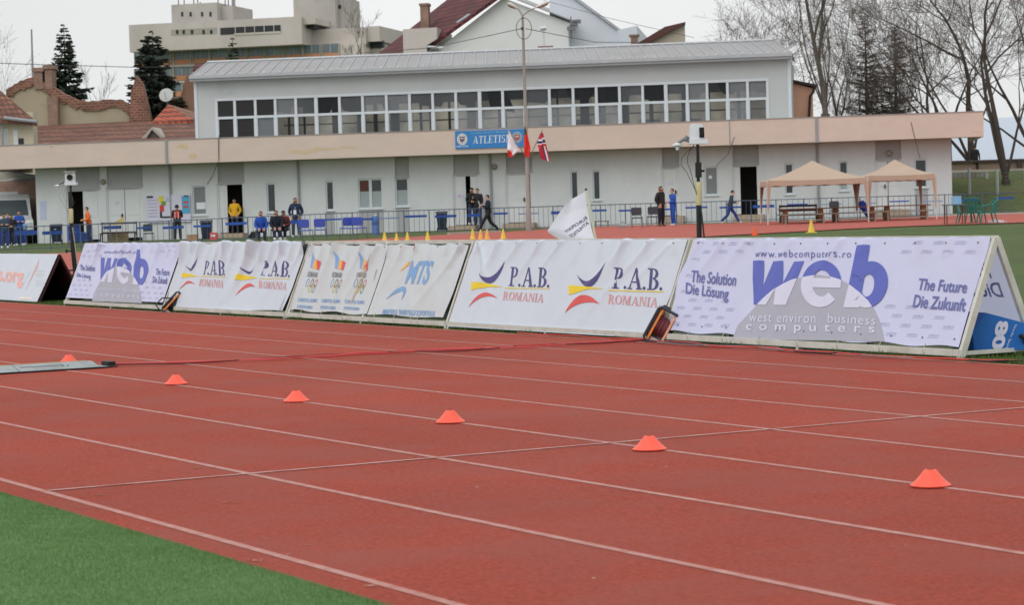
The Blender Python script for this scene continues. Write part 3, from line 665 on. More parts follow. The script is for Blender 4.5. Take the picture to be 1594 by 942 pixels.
sheet(BB.bsurf, .02, BB.L-.06, .14, BB.S-.04, 'back_banner', m_banl, tB, nu=40, nv=10)

# --- the lower, solid board at the far left
BA = Board(50.6, 43.57, .9, .45)
tA = thing('banner_board', 'low white board with a dark red open end, leftmost in the row', 'banner board', BA.o)
m_maroon = M('dark_red_board', (58, 26, 26), 0.7, 0.15, 3)
fq = MB(); L = BA.L
fq.extx(BA.f3, [(-.02, 0), (.02, 0), (.47, .88), (.43, .9)], 0, L); fq.extx(BA.f3, [(.92, 0), (.88, 0), (.435, .885), (.465, .905)], 0.004, L-.004)
fq.build('frame', m_maroon, tA)
bnA = sheet(lambda u, v, off=0: BA.surf(u, v, off), 0, L, .02, BA.S, 'banner', m_ban, tA, nu=40, nv=10)
QA = lambda pts: PXQ(BA, pts); sA = lambda u, v, off=0: BA.surf(u, v, off)
m_pinkt = M('ink_faint_pink', (226, 174, 164), 0.6)
decal('lettering', sA, fit(text_tris('ios.org', .03), *QA([(-16, 444), (36, 449), (-13, 416)])), m_pinkt, bnA, cell=None)
decal('red_sweep', sA, strip(QA([(62, 403), (52, 425), (42, 450)]), QA([(59, 415), (49, 435), (41, 451)])), m_pinkt, bnA)
decal('blue_sweep', sA, strip(QA([(49, 416), (42, 433), (33, 450)]), QA([(46, 425), (40, 438), (33, 451)])), M('ink_faint_blue', (205, 218, 232), 0.6), bnA)
decal('lettering', sA, [QA([(55+dx, y), (69+dx, y+.5), (69+dx, y+1.5), (55+dx, y+1)]) for dx, y in ((2, 421), (0, 425), (1, 428), (0, 437), (1, 441), (2, 444))], M('ink_faint_grey', (210, 212, 218), 0.6), bnA, cell=None)
decal('lettering', sA, [QA([(32, 463), (52, 464), (52, 466.5), (32, 465.5)])], M('ink_faint_ochre', (236, 226, 205), 0.6), bnA, cell=None)

# ---------------------------------------------------------------- cones on the track
m_cone = M('orange_red_plastic', (250, 98, 76), 0.45, 0.05, 5)
m_conein = m_cone
def disc_cone(loc, label):
    q = MB(); f = frame(loc)
    q.lathe(f, [(.103, .0), (.105, .005), (.097, .010), (.076, .028), (.054, .052), (.038, .072), (.030, .081), (.025, .083), (.020, .083), (.030, .072), (.09, .008)], 28)
    o = q.build('disc_cone', m_cone, loc=loc, smooth=True); return tag(o, label, 'marker cone', 'orange disc cones along a lane line')
cpos = [(7.80, 9.69), (7.76, 12.3), (7.78, 14.93), (7.80, 17.61), (7.85, 20.37), (8.25, 24.5)]
clab = ['nearest and largest orange disc cone, alone at the right of the lanes', 'second nearest orange disc cone, just below the thin cross line', 'third orange disc cone counted from the right, left of the thin cross line', 'fourth orange disc cone counted from the right, left of the middle of the lanes',
        'fifth orange disc cone counted from the right, near the end of the cable ramp', 'furthest orange disc cone, half hidden behind the grey cable ramp']
c0 = disc_cone(W2(*cpos[0], .012), clab[0]); m_ = c0
for p, l in zip(cpos[1:], clab[1:]):
    c = c0.copy(); COL.objects.link(c); c.location = tuple(W2(*p, .012)); c['label'] = l; LOC[c.as_pointer()] = W2(*p, .012)

# ---------------------------------------------------------------- cable ramp and cables
m_ramp = M('weathered_grey_ramp', (156, 163, 164), 0.7, 0.12, 6, second=(110, 116, 116), secamt=0.5, secscale=4.0)
m_black = M('black_rubber', (22, 22, 24), 0.6, 0.1, 3)
m_rim = M('ochre_strip', (186, 150, 104), 0.7, 0.1, 5)
RO = W2(8.33, 23.3, .012); RF = lambda x, y, z: RO - LAT*x + ALO*y + UP*z     # x along the ramp to the left, y away
rp = thing('cable_ramp', 'long flat grey cable ramp lying across the lanes at the left edge', 'cable ramp', RO)
def seg(x0, x1):
    q = MB(); q.extx(RF, [(0, .012), (.03, .02), (.23, .062), (.33, .062), (.54, .02), (.57, .0), (0, 0)], x0, x1); return q
for i, (x0, x1) in enumerate(((.16, .99), (1.0, 1.99), (2.0, 2.99), (3.0, 3.99))): seg(x0, x1).build('ramp_segment', m_ramp, rp)
q = MB(); q.add([RF(0, .05, 0), RF(.155, 0, 0), RF(.155, .57, 0), RF(0, .5, 0), RF(.155, 0, .012), RF(.155, .23, .062), RF(.155, .33, .062), RF(.155, .54, .02), RF(.02, .1, .006), RF(.02, .45, .006)], [(0, 1, 4, 8), (8, 4, 5, 6, 9), (9, 6, 7, 2, 3), (0, 8, 9, 3)]); q.build('end_piece', m_ramp, rp)
q = MB(); q.box(RF, -.03, 4, -.012, -.001, .0, .012); q.box(RF, -.05, .03, .12, .32, .006, .05); q.build('rubber_edge', m_black, rp)
q = MB(); q.box(RF, .2, 4, .335, .36, .056, .067); q.build('edge_strip', m_rim, rp)
q = MB()
for a in (.45, .5, 1.2, 1.28): q.box(RF, a, a+.02 if a < 1 else a+.35, .10, .11 if a < 1 else .106, .034, .0415)
q.box(RF, .5, .95, .13, .136, .04, .0465); q.build('grooves', M('dark_groove', (86, 92, 94), 0.8), rp)
m_cabr = M('red_cable', (196, 66, 62), 0.5, 0.1, 3); m_cabd = M('dark_cable', (96, 34, 40), 0.55, 0.1, 3); m_caba = M('black_cable', (40, 34, 38), 0.55, 0.1, 3)
def cable(name, pts, mat, label, seed, rad=.008, wig=.03, z=.02):
    r = random.Random(seed); P = [onT(*p) for p in pts]; out = []
    for a, b in zip(P, P[1:]):
        n = max(4, int(np.linalg.norm(b-a)/.35))
        for i in range(n):
            t_ = i/n; out.append(a+(b-a)*t_)
    out.append(P[-1]); ph = r.uniform(0, 6)
    res = []
    for i, p in enumerate(out): res.append(V3(p[0]+wig*math.sin(i*.9+ph), p[1]+wig*math.cos(i*.7+ph), z+rad+abs(.004*math.sin(i*1.3+ph))))
    mb = MB(); mb.tube(res, rad, 6); return tag(mb.build(name, mat, smooth='all'), label, 'cable')
cable('cable', [(178, 571.5), (300, 568), (480, 561), (640, 552), (800, 544), (900, 538.5), (1005, 533)], m_cabr, 'bright red cable lying across the lanes from the ramp to the cable reel', 1)
cable('cable', [(178, 572.5), (300, 570), (470, 559), (600, 552), (720, 551), (840, 541), (930, 539), (1010, 534)], m_cabd, 'dark red cable twisted around the bright one across the lanes', 2)
cable('cable', [(178, 570.5), (260, 568.5), (420, 564.5), (560, 554), (700, 547.5), (820, 545), (920, 537), (1000, 532.5)], M('pinkish_cable', (206, 84, 84), 0.5), 'faded pink cable, rearmost of the cables crossing the lanes', 3)
cable('cable', [(800, 522), (850, 524.5), (900, 528), (960, 531), (1010, 532.5)], m_cabr, 'thin red cable along the foot of the large P.A.B. board', 4, .008, .04)
cable('cable', [(1015, 534), (1060, 538), (1120, 543), (1200, 547), (1240, 550), (1330, 557), (1450, 563), (1530, 566), (1620, 568)], m_cabr, 'red cable along the foot of the large web board, out to the right', 5, .009, .05)
cable('cable', [(1012, 535), (1080, 541), (1160, 543), (1225, 549), (1290, 553), (1300, 556), (1230, 552)], m_caba, 'black cable looped along the foot of the large web board', 6, .009, .04)
cable('cable', [(1500, 565), (1545, 568), (1570, 567), (1640, 566)], m_caba, 'short black cable on the track edge below the blue number 80 marker', 7, .008, .03)
cable('cable', [(1020, 536), (1100, 543), (1190, 545.5), (1260, 552), (1370, 559), (1480, 564)], M('grey_cable', (140, 116, 116), 0.6), 'thin grey cable lying beside the red one below the large web board', 9, .007, .05)

# ---------------------------------------------------------------- cable reels
m_oranf = M('orange_frame', (232, 142, 70), 0.5, 0.1, 4); m_drum = M('wound_cable', (104, 44, 54), 0.6, 0.15, 2, bump=.4, bscale=120)
m_dgreen = M('wound_dark_cable', (34, 40, 36), 0.6, 0.15, 2); m_dkst = M('dark_painted_tube', (44, 54, 62), 0.45, 0.1, 3); m_peach = M('peach_plate', (232, 164, 130), 0.6, 0.1, 4); m_foil = M('pale_plastic', (204, 206, 210), 0.4, 0.1, 9)
def reel(base, tilt, yaw, sc, drum, label, second):
    """a drum between two orange cheeks in a dark tube frame, leaning on one corner"""
    o = thing('cable_reel', label, 'cable reel', base)
    c, s_ = math.cos(tilt), math.sin(tilt); cy, sy = math.cos(yaw), math.sin(yaw)
    ex, ey = V3(cy, sy, 0), V3(-sy, cy, 0)
    def f(x, y, z):      # x across the reel (axle), z along the frame's height, y depth; tilted about the depth axis
        x, z = x*sc, z*sc; return np.array(base)+ex*(c*x+s_*z)+ey*(y*sc)+UP*(-s_*x+c*z)
    q = MB()
    for y in (-.10, .12):
        q.tube([f(.20, y, .40), f(.20*.0, y, .40), f(-.02, y, .37), f(-.02, y, .03), f(.01, y, 0), f(.17, y, 0)], .016*sc, 8)
    q.tube([f(-.02, -.10, .30), f(-.02, .12, .30)], .012*sc, 6); q.tube([f(-.02, -.10, .08), f(-.02, .12, .08)], .012*sc, 6)
    if second:
        q.tube([f(-.02, -.12, .25), f(-.13, -.12, .15), f(-.13, -.12, .0), f(-.03, -.12, -.02)], .013*sc, 6)
    q.build('tube_frame', m_dkst, o, smooth=True)
    for x0 in (.015, .17):
        q = MB(); pts = [(y, z) for y, z in [(-.10, .02), (.12, .02), (.13, .06), (.13, .34), (.10, .38), (-.08, .38), (-.11, .34), (-.11, .06)]]
        q.extx(f, pts, x0, x0+.022); q.build('cheek', m_oranf if x0 < .1 else m_peach, o)
    q = MB(); fl = lambda x, y, z: f(.04+z, .01+x, .2+y)
    q.lathe(fl, [(.11, 0), (.115, .02), (.105, .04), (.115, .06), (.105, .08), (.113, .1), (.108, .125)], 20); q.build('drum', drum, o, smooth=True)
    q = MB(); q.lathe(fl, [(.02, -.06), (.02, .19)], 10); q.build('axle', m_dkst, o)
    q = MB(); q.box(f, .045, .165, -.06, .08, .02, .06); q.build('bracket', m_foil, o)
    return o
b1 = W2(13.98, 22.18, .04)
reel(b1, math.radians(30), -.2, 1.0, m_drum, 'larger orange and black cable reel leaning beside the large web board', False)
b2 = W2(13.96, 36.75, .04)
reel(b2+V3(.02, 0, 0), math.radians(44), .0, 1.0, m_dgreen, 'orange and black cable reel at the foot of the smaller web board', True)

# ---------------------------------------------------------------- the blue distance marker
m_mblue = M('bright_blue_marker', (22, 104, 184), 0.45, 0.06, 3); m_mblued = M('deep_blue_marker', (14, 74, 150), 0.45, 0.06, 3)
def onAl(px, py, al):
    r_ = ray(px, py); t_ = al/(r_@ALO); return CAM+r_*t_
mk = thing('distance_marker', 'bright blue marker numbered 80 lying under the open end of the large web board', 'distance marker', W2(14.75, 17.2, 0))
alf = lambda u: 17.30-(u-1515)*.0034
PA = [onAl(x, y, alf(x)) for x, y in ((1535, 487), (1513.5, 516), (1517, 545), (1545, 549.5), (1612, 542), (1612, 512), (1588, 501))]
back = [p + ALO*.42 + LAT*.10 for p in PA]
q = MB(); n = len(PA); q.add(PA+back, [tuple(range(n)), tuple(range(2*n-1, n-1, -1))]+[(i, i+n, (i+1) % n+n, (i+1) % n) for i in range(n)], 0)
body = q.build('marker_body', m_mblue, mk)
msurf = lambda u, v, off: onAl(u, v, alf(u))-ALO*off       # a flat print on the marker's face
decal('number', msurf, fit(text_tris('80', .05), (1550, 500), (1541, 545), (1570, 499)), m_white, body, .012, cell=None)
decal('lettering', msurf, fit(text_tris('Nordic Sport', .0), (1577, 505), (1563, 541.5), (1582, 506.5)), m_white, body, .012, cell=None)
q = MB(); a = onAl(1584, 521, alf(1588))-ALO*.03; b = onAl(1593, 534, alf(1588))-ALO*.03; q.tube([a, (a+b)/2-ALO*.03, b], .02, 8); q.build('grip', m_black, mk)
# ---------------------------------------------------------------- the clubhouse
m_wall = M('pale_wall_paint', (212, 216, 219), 0.75, 0.05, 1.2, second=(188, 193, 196), secamt=0.3, secscale=0.45, stretch=(1, 1, .5), third=(.3, .04))
m_fasc = M('peach_fascia', (213, 195, 183), 0.75, 0.06, 1.0, second=(202, 188, 178), secamt=0.5, secscale=0.35, stretch=(1, 1, 2))
m_yst = M('yellowed_stain', (208, 186, 156), 0.8, 0.08, 3)
m_pan = M('grey_panel', (170, 172, 174), 0.7, 0.05, 2)
m_upw = M('grey_sheet_wall', (189, 193, 193), 0.6, 0.05, 0.8, second=(178, 183, 183), secamt=0.4, secscale=0.3)
m_pvc = M('white_window_frame', (206, 213, 218), 0.45, 0.04, 3)
m_door = M('white_door', (214, 218, 220), 0.5, 0.05, 2)
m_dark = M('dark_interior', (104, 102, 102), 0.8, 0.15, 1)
m_pane = M('dark_window_pane', (52, 62, 66), 0.12, 0.3, 1.5, spec=0.6)
m_frost = M('frosted_pane', (160, 172, 174), 0.35, 0.06, 2)
m_gpane = M('grey_blind_pane', (128, 134, 136), 0.3, 0.06, 2)
m_brpane = M('brown_curtain_pane', (92, 48, 42), 0.3, 0.1, 2)
m_step = M('beige_step', (176, 158, 140), 0.85, 0.12, 3)
m_zinc = M('zinc_sheet', (178, 182, 186), 0.45, 0.08, 2, metal=0.25)
m_zincr = M('zinc_roof', (158, 158, 160), 0.5, 0.14, 1.2, metal=0.1, second=(136, 130, 128), secamt=0.5, secscale=0.6)
m_pipe = M('grey_drainpipe', (150, 154, 158), 0.5, 0.08, 3)
m_lamp = M('wall_lamp_glass', (150, 144, 130), 0.5, 0.1, 3)
m_paper = M('white_paper', (226, 230, 238), 0.7, 0.03, 5)
m_bluep = M('pale_blue_paper', (190, 198, 226), 0.7, 0.05, 5)
m_cable = M('thin_black_wire', (60, 60, 64), 0.7, 0.05, 3)

WP = Plane(57, 116, 1484, 110)
base_h = 0.25
uL, uR = 0.0, WP.hit(1482, 290)[0]
hT = lambda u: 4.05
f_top = WP.hit(770, 238, 0)[1] + .1
club = thing('clubhouse', 'long flat-roofed white clubhouse with peach fascia and a glazed grey upper storey', 'building', WP.P(uR/2, .45))
FRW = WP.fr()
OPEN = []          # openings cut in the wall: (u0,u1,h0,h1)
wins, doors, panels = [], [], []
def rct(x0, y0, x1, y1): return WP.rect(x0, y0, x1, y1)
# doors: (px x0, x1, y top, y bottom, leaf spans, dark spans)
DOORS = [(104, 155.5, 295, 374, [(129, 155)], 'dark_entry'), (166, 222, 292, 371, [(167, 193.5), (194.5, 221)], None), (338.7, 380, 285, 363, [(340, 353.5)], 'open'),
         (705.5, 745.5, 271.5, 351, [(706.5, 725), (732.5, 744.5)], 'open'), (787.5, 828, 269, 347, [(789, 820)], None), (1030.5, 1057, 260, 336, [(1032, 1056)], None),
         (1140.5, 1181, 256.8, 334, [(1141.5, 1152.5)], 'open'), (1362.5, 1402.5, 248, 327, [(1364, 1382), (1383, 1401)], None)]
PANELS = [(104, 155.5, 262, 294), (166, 222, 258, 291), (338.7, 380, 250, 284), (614.5, 636.5, 241, 276), (705.5, 745.5, 237, 270.5), (787.5, 828, 234, 268), (1030.5, 1057, 227, 259), (1140.5, 1181, 222, 256), (1362.5, 1402.5, 213, 247)]
WINS = [(299.5, 321.5, 289, 335, 'blind'), (415, 429.5, 285, 331, 'dark'), (507, 520, 281.5, 327.5, 'dark'), (557.5, 595.5, 278, 325, 'double'), (615, 636, 277, 321.5, 'half'), (888, 900.5, 266, 311, 'dark'),
        (922.5, 935, 265, 311.5, 'dark'), (1097, 1118, 259, 304, 'blind'), (1221.5, 1235.5, 254, 302.5, 'dark'), (1306, 1320.5, 250.5, 297, 'dark2'), (1423.5, 1443.5, 247, 292, 'halfd')]
ftopu = lambda u: WP.hit(0, 0)[1]
# the eaves line: top of the wall follows the underside of the fascia
OFA = 1.3
hb = WP.hit(60, 262.5, OFA)[1]; hb2 = WP.hit(1480, 213, OFA)[1]; HB = (hb+hb2)/2
ht = WP.hit(60, 226, OFA)[1]; ht2 = WP.hit(1480, 174, OFA)[1]; HT = (ht+ht2)/2
print('fascia', hb, hb2, ht, ht2)
cuts_u = {uL-.0, uR}; holes = []
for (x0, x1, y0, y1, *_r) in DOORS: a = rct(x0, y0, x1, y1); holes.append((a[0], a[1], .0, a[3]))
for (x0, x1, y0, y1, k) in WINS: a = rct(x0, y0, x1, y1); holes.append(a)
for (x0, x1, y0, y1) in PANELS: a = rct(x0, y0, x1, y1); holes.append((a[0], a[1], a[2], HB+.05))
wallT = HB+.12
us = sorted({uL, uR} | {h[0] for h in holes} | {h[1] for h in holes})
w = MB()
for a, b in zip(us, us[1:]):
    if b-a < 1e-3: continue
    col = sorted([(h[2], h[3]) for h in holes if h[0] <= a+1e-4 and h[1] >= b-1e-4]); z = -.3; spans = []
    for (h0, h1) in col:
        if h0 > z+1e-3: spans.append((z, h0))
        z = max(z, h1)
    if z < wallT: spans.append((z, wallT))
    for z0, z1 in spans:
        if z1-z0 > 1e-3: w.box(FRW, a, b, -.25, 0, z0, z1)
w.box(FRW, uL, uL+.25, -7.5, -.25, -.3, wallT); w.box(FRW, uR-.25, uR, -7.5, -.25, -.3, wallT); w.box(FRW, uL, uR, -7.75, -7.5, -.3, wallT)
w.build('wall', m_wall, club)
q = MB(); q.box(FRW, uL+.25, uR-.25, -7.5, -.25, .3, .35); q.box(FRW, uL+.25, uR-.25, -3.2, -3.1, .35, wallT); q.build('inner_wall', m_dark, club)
for (x0, x1, y0, y1) in PANELS:
    a = rct(x0, y0, x1, y1); q = MB(); q.box(FRW, a[0], a[1], -.2, -.1, a[2]+.04, HB+.05); q.box(FRW, a[0]-.02, a[1]+.02, -.15, .02, a[2]-.04, a[2]+.04); q.build('grey_panel', m_pan, club)
for (x0, x1, y0, y1, leaves, kind) in DOORS:
    a = rct(x0, y0, x1, y1)
    q = MB(); q.box(FRW, a[0], a[0]+.07, -.2, -.05, .3, a[3]); q.box(FRW, a[1]-.07, a[1], -.2, -.05, .3, a[3]); q.box(FRW, a[0]+.07, a[1]-.07, -.2, -.05, a[3]-.07, a[3])
    dr = q.build('door', m_door, club)
    for (l0, l1) in leaves:
        b = rct(l0, y0, l1, y1); q = MB(); q.box(FRW, b[0]+.0, b[1], -.16, -.10, a[2]+.03, a[3]-.08); q.box(FRW, b[0]+.12, b[1]-.12, -.10, -.085, a[2]+1.1, a[3]-.3); q.box(FRW, b[0]+.12, b[1]-.12, -.10, -.085, a[2]+.2, a[2]+.95)
        lf = q.build('door_leaf', m_door, dr)
    if kind is None:
        q = MB(); b = rct(leaves[0][0], y0, leaves[0][1], y1); q.box(FRW, b[1]-.16, b[1]-.10, -.085, -.03, a[2]+1.0, a[2]+1.18); q.build('handle', m_black, dr)
def paper(x0, y0, x1, y1, parent, mat=None, off=.02):
    a = WP.rect(x0, y0, x1, y1); q = MB(); q.box(FRW, a[0], a[1], off-.003, off, a[2], a[3]); return q.build('paper_notice', mat or m_paper, parent)
paper(710, 303, 722, 309, club, M('lilac_paper', (206, 204, 226), 0.7), -.08); paper(713, 303, 716, 307, club, M('pink_paper', (216, 170, 180), 0.7), -.075)
paper(1040, 282, 1048, 288, club, M('lilac_paper', (206, 204, 226), 0.7), -.08); paper(179, 313, 185, 319, club, M('lilac_paper', (206, 204, 226), 0.7), -.08)
for (x0, x1, y0, y1, k) in WINS:
    a = rct(x0, y0, x1, y1); u0, u1, h0, h1 = a; fw = .07
    q = MB(); q.box(FRW, u0, u0+fw, -.17, -.06, h0, h1); q.box(FRW, u1-fw, u1, -.17, -.06, h0, h1); q.box(FRW, u0+fw, u1-fw, -.17, -.06, h0, h0+fw); q.box(FRW, u0+fw, u1-fw, -.17, -.06, h1-fw, h1)
    if k == 'double': um = (u0+u1)/2; q.box(FRW, um-.07, um+.07, -.165, -.055, h0+fw, h1-fw)
    if k == 'half': pass
    wn = q.build('window', m_pvc, club)
    q = MB(); q.box(FRW, u0-.05, u1+.05, -.06, .06, h0-.05, h0-.002); q.build('sill', m_pvc, wn)
    def pn(a0, a1, b0, b1, mat): q_ = MB(); q_.box(FRW, a0, a1, -.13, -.11, b0, b1); q_.build('pane', mat, wn)
    hm = h0+(h1-h0)*.58
    if k == 'blind': pn(u0+fw, u1-fw, h0+fw, h1-fw, m_gpane)
    elif k == 'dark': pn(u0+fw, u1-fw, h0+fw, h1-fw, m_pane)
    elif k == 'dark2': pn(u0+fw, u1-fw, h0+fw, h0+(h1-h0)*.45, m_frost); pn(u0+fw, u1-fw, h0+(h1-h0)*.45+.004, h1-fw, m_pane)
    elif k == 'halfd': pn(u0+fw, u1-fw, h0+fw, h1-fw, m_pane)
    elif k == 'half': pn(u0+fw, u1-fw, h0+fw, hm, m_frost); pn(u0+fw, u1-fw, hm+.004, h1-fw, m_pane)
    elif k == 'double':
        pn(u0+fw, um-.07, h0+fw, hm, m_frost); pn(um+.07, u1-fw, h0+fw, hm, m_frost); pn(u0+fw, um-.07, hm+.004, h1-fw, m_brpane); pn(um+.07, u1-fw, hm+.004, h1-fw, m_pane)
    if k in ('double', 'half', 'halfd', 'dark'):
        if x0 in (507, 557.5, 615, 1423.5): q = MB(); q.box(FRW, u0, u1, -.01, .006, .55, h0-.06); q.build('grey_panel', m_pan, club)
paper(305, 315, 319, 325.5, club, None, -.09); paper(1103, 273, 1108, 278, club, None, -.09); paper(62.5, 313, 72.5, 342, club, m_bluep, .01); paper(1383, 276, 1388, 281, club, m_bluep, -.07)
for (x0, x1, y0, y1) in [(340, 387, 363, 377), (702.5, 745, 351, 362), (787, 836, 347, 356), (1030, 1066, 336, 345), (1145, 1190, 334, 342.5), (1362, 1415, 326, 334)]:
    a = rct(x0, y0, x1, y1); q = MB(); q.box(FRW, a[0], a[1], .01, 1.0, .2, a[3]); q.build('step', m_step, club)
for x, y0, y1 in ((465.5, 246, 352), (764.5, 234, 344), (1273, 212, 330), (266, 258, 345)):
    u = WP.hit(x, (y0+y1)/2)[0]; q = MB(); q.tube([WP.P(u, .5, .07), WP.P(u, HB+.1, .07)], .055, 8); q.build('drainpipe', m_pipe, club)
for x, y in ((161, 283), (770, 259.5), (1384, 238)):
    u, h = WP.hit(x, y, 0); q = MB(); c = WP.P(u, h, .0); q.lathe(lambda a, b, z: c+WP.e*a+UP*b+WP.n*z, [(.14, 0), (.14, .05), (.10, .10), (.03, .13)], 14); q.build('wall_lamp', m_lamp, club, smooth=True)
# fascia and flat roof
uFR = WP.hit(1531, 192, OFA)[0]; uFL = WP.hit(-60, 245, OFA)[0]
q = MB(); q.box(FRW, uFL, uFR, .12, OFA, HB, HT); q.box(FRW, uFR-.2, uFR, -8.3, .12, HB, HT); q.box(FRW, uFL, uFL+.2, -8.3, .12, HB, HT); q.build('fascia', m_fasc, club)
q = MB(); q.box(FRW, uFL+.2, uFR-.2, -8.3, .12, HB+.2, HT-.06); q.box(FRW, uFL-.02, uFR+.02, .10, OFA+.03, HT+.002, HT+.035); q.build('flat_roof', m_zincr, club)
for x, ww in ((259, .05), (1136.5, .025), (1272, .06), (340, .02)):
    u = WP.hit(x, 230, OFA)[0]; q = MB(); q.box(FRW, u-ww, u+ww, OFA+.005, OFA+.06 if ww > .03 else OFA+.015, HB-.02, HT+.02); q.build('fascia_pipe' if ww > .03 else 'joint', m_pipe, club)
rs = random.Random(12)
for (x, y, wx, wy) in [(470, 236, 30, 4), (505, 232, 26, 3), (540, 229, 20, 2.5), (285, 228, 12, 5), (300, 243, 8, 5), (1520, 205, 10, 1)]:
    pts = []; q = MB()
    for k in range(14):
        a = 2*math.pi*k/14; u, h = WP.hit(x+wx*math.cos(a)*rs.uniform(.6, 1), y+wy*math.sin(a)*rs.uniform(.6, 1), OFA); pts.append(WP.P(u, min(max(h, HB+.03), HT-.03), OFA+.004))
    q.poly(pts); q.build('rust_stain', m_yst, club, fixn=False)
# upper storey
OU = -4.0
xl, xr = 303, 1231
U0, U1 = WP.hit(304, 170, OU)[0], WP.hit(1230.5, 130, OU)[0]
HE = (WP.hit(305, 124, OU)[1] + WP.hit(1228, 88, OU)[1])/2
print('upper', U0, U1, HE)
mull = [337.5, 366, 398, 429, 461, 492.5, 529, 565, 602, 638, 674, 710, 747, 783, 817.5, 855.6, 892.5, 928.6, 964.7, 1000.8, 1036.8, 1070, 1101, 1132.7, 1164, 1195]
strip_y = lambda x, a, b: a+(b-a)*(x-338)/(1195-338)
hw1 = np.mean([WP.hit(x, strip_y(x, 157, 122), OU)[1] for x in (338, 1195)]); hw0 = HT-.1
hwm = np.mean([WP.hit(x, strip_y(x, 185.5, 151), OU)[1] for x in (338, 1195)])
um_ = [WP.hit(x, strip_y(x, 185, 152), OU)[0] for x in mull]
FU = WP.fr(OU)
DPT = 9.0
q = MB()
q.box(FU, U0, um_[0], -.2, 0, HT-.3, HE); q.box(FU, um_[-1], U1, -.2, 0, HT-.3, HE); q.box(FU, um_[0], um_[-1], -.2, 0, hw1, HE)
q.box(FU, U0, U0+.2, -DPT, -.2, HT-.3, HE); q.box(FU, U1-.2, U1, -DPT, -.2, HT-.3, HE)
q.build('upper_wall', m_upw, club)
q = MB(); q.box(FU, U0-.03, U0+.12, -.1, .03, HT-.05, HE-.01); q.box(FU, U1-.12, U1+.03, -.1, .03, HT-.05, HE-.01); q.build('corner_trim', m_pvc, club)
a = WP.rect(338, 128, 366, 147, OU); q = MB(); q.box(FU, a[0], a[1], .001, .01, a[2], a[3]); q.build('pale_patch', M('pale_patch', (182, 190, 188), 0.7), club)
q = MB()
for a, b in zip(um_[0:-1:2], um_[1::2]): q.box(FU, a+.3, a+.9, 0.001, .012, hw1+.08, hw1+.12)
wf = MB(); mw = .062
wf.box(FU, um_[0]-mw, um_[-1]+mw, -.12, .03, hw1-.05, hw1+.07); wf.box(FU, um_[0]-mw, um_[-1]+mw, -.12, .028, hwm-.06, hwm+.06)
for i, u in enumerate(um_):
    ww = mw*(1.35 if i in (5, 12, 20) else 1.0); wf.box(FU, u-ww, u+ww, -.125, .034, hw0, hw1-.06)
for a, b in zip(um_, um_[1:]): wf.box(FU, a+mw, a+mw+.035, -.10, .01, hw0, hwm-.07); wf.box(FU, b-mw-.035, b-mw, -.10, .01, hw0, hwm-.07)
strip_w = wf.build('window_strip', m_pvc, club)
gl = M_glass('storey_glass', (120, 124, 128), 0.72)
gls = [gl, M_glass('greyer_glass', (150, 154, 158), 0.6), M_glass('clear_glass', (70, 74, 78), 0.84), M_glass('smoky_glass', (60, 58, 60), 0.62)]; rs = random.Random(21)
for k, (a, b) in enumerate(zip(um_, um_[1:])):
    gl = gls[3] if k < 4 and rs.random() < .8 else rs.choice(gls[:3]); q = MB(); q.box(FU, a+mw, b-mw, -.07, -.055, hwm+.06, hw1-.05); q.build('pane', gl, strip_w)
    gl = gls[3] if k < 2 else rs.choice(gls[:3])
    q = MB(); q.box(FU, a+mw+.035, b-mw-.035, -.07, -.055, hw0, hwm-.06); q.build('pane', gl, strip_w)
# what shows through the glazing: a pale back wall, dark columns, rails and ceiling beams
m_bk = M('beige_inner_wall', (206, 196, 180), 0.8, 0.15, .9, second=(160, 150, 140), secamt=0.7, secscale=.8)
m_beam = M('dark_inner_steel', (44, 44, 46), 0.7, 0.2, 2)
q = MB(); q.poly([WP.P(U0+.2, HT-.3, OU-DPT), WP.P(U1-.2, HT-.3, OU-DPT), WP.P(U1-.2, hw1-.05, OU-DPT), WP.P(U0+.2, hw1-.05, OU-DPT)]); q.build('rear_glazing', M_frost('rear_frosted_glazing'), club)
q = MB(); q.box(FU, U0+.2, U1-.2, -DPT+.02, -DPT+.15, HT-.3, HT+.15); q.build('inner_back_wall', m_bk, club)
q = MB(); rs = random.Random(77)
q.box(FU, U0+.2, U1-.2, -DPT+.15, -DPT+.3, hw1-.1, HE); q.box(FU, U0+.2, U0+3.2, -3.0, -2.9, HT-.3, HE)
u = U0+3.4
while u < U1-.5:
    ww = rs.choice([.05, .06, .06, .1, .22]); d = rs.uniform(-6.5, -3.5); q.box(FU, u-ww, u+ww, d-.1, d, HT-.3, HE); u += rs.uniform(.5, 1.7)
q.box(FU, U0+3, U1-.3, -5.12, -5.06, HT+.28, HT+.38); q.box(FU, U0+3, U1-.3, -6.2, -6.14, HT+.9, HT+.97)
for k in range(14):
    u = U0+2.5+k*1.9; z = rs.uniform(.0, .55); q.ext(FU, [(u, hw1+.3), (u+rs.uniform(.8, 2.2), hw1+.3), (u+rs.uniform(.9, 1.5), hw1-.45-z), (u+rs.uniform(0, .6), hw1-.4-z*.5)], -4.4+k*.01, -4.3+k*.01)
q.build('inner_steelwork', m_beam, club)
q = MB(); rs = random.Random(3)
for k in range(9):
    u = U0+4.5+k*2.8+rs.uniform(-.8, .8); q.box(FU, u, u+rs.uniform(.4, 1.3), -6.6, -6.5, HT-.3, HT+rs.uniform(.2, .8))
q.build('inner_furniture', M('pale_blue_grey_shutters', (150, 166, 180), 0.7, 0.2, 2), club)
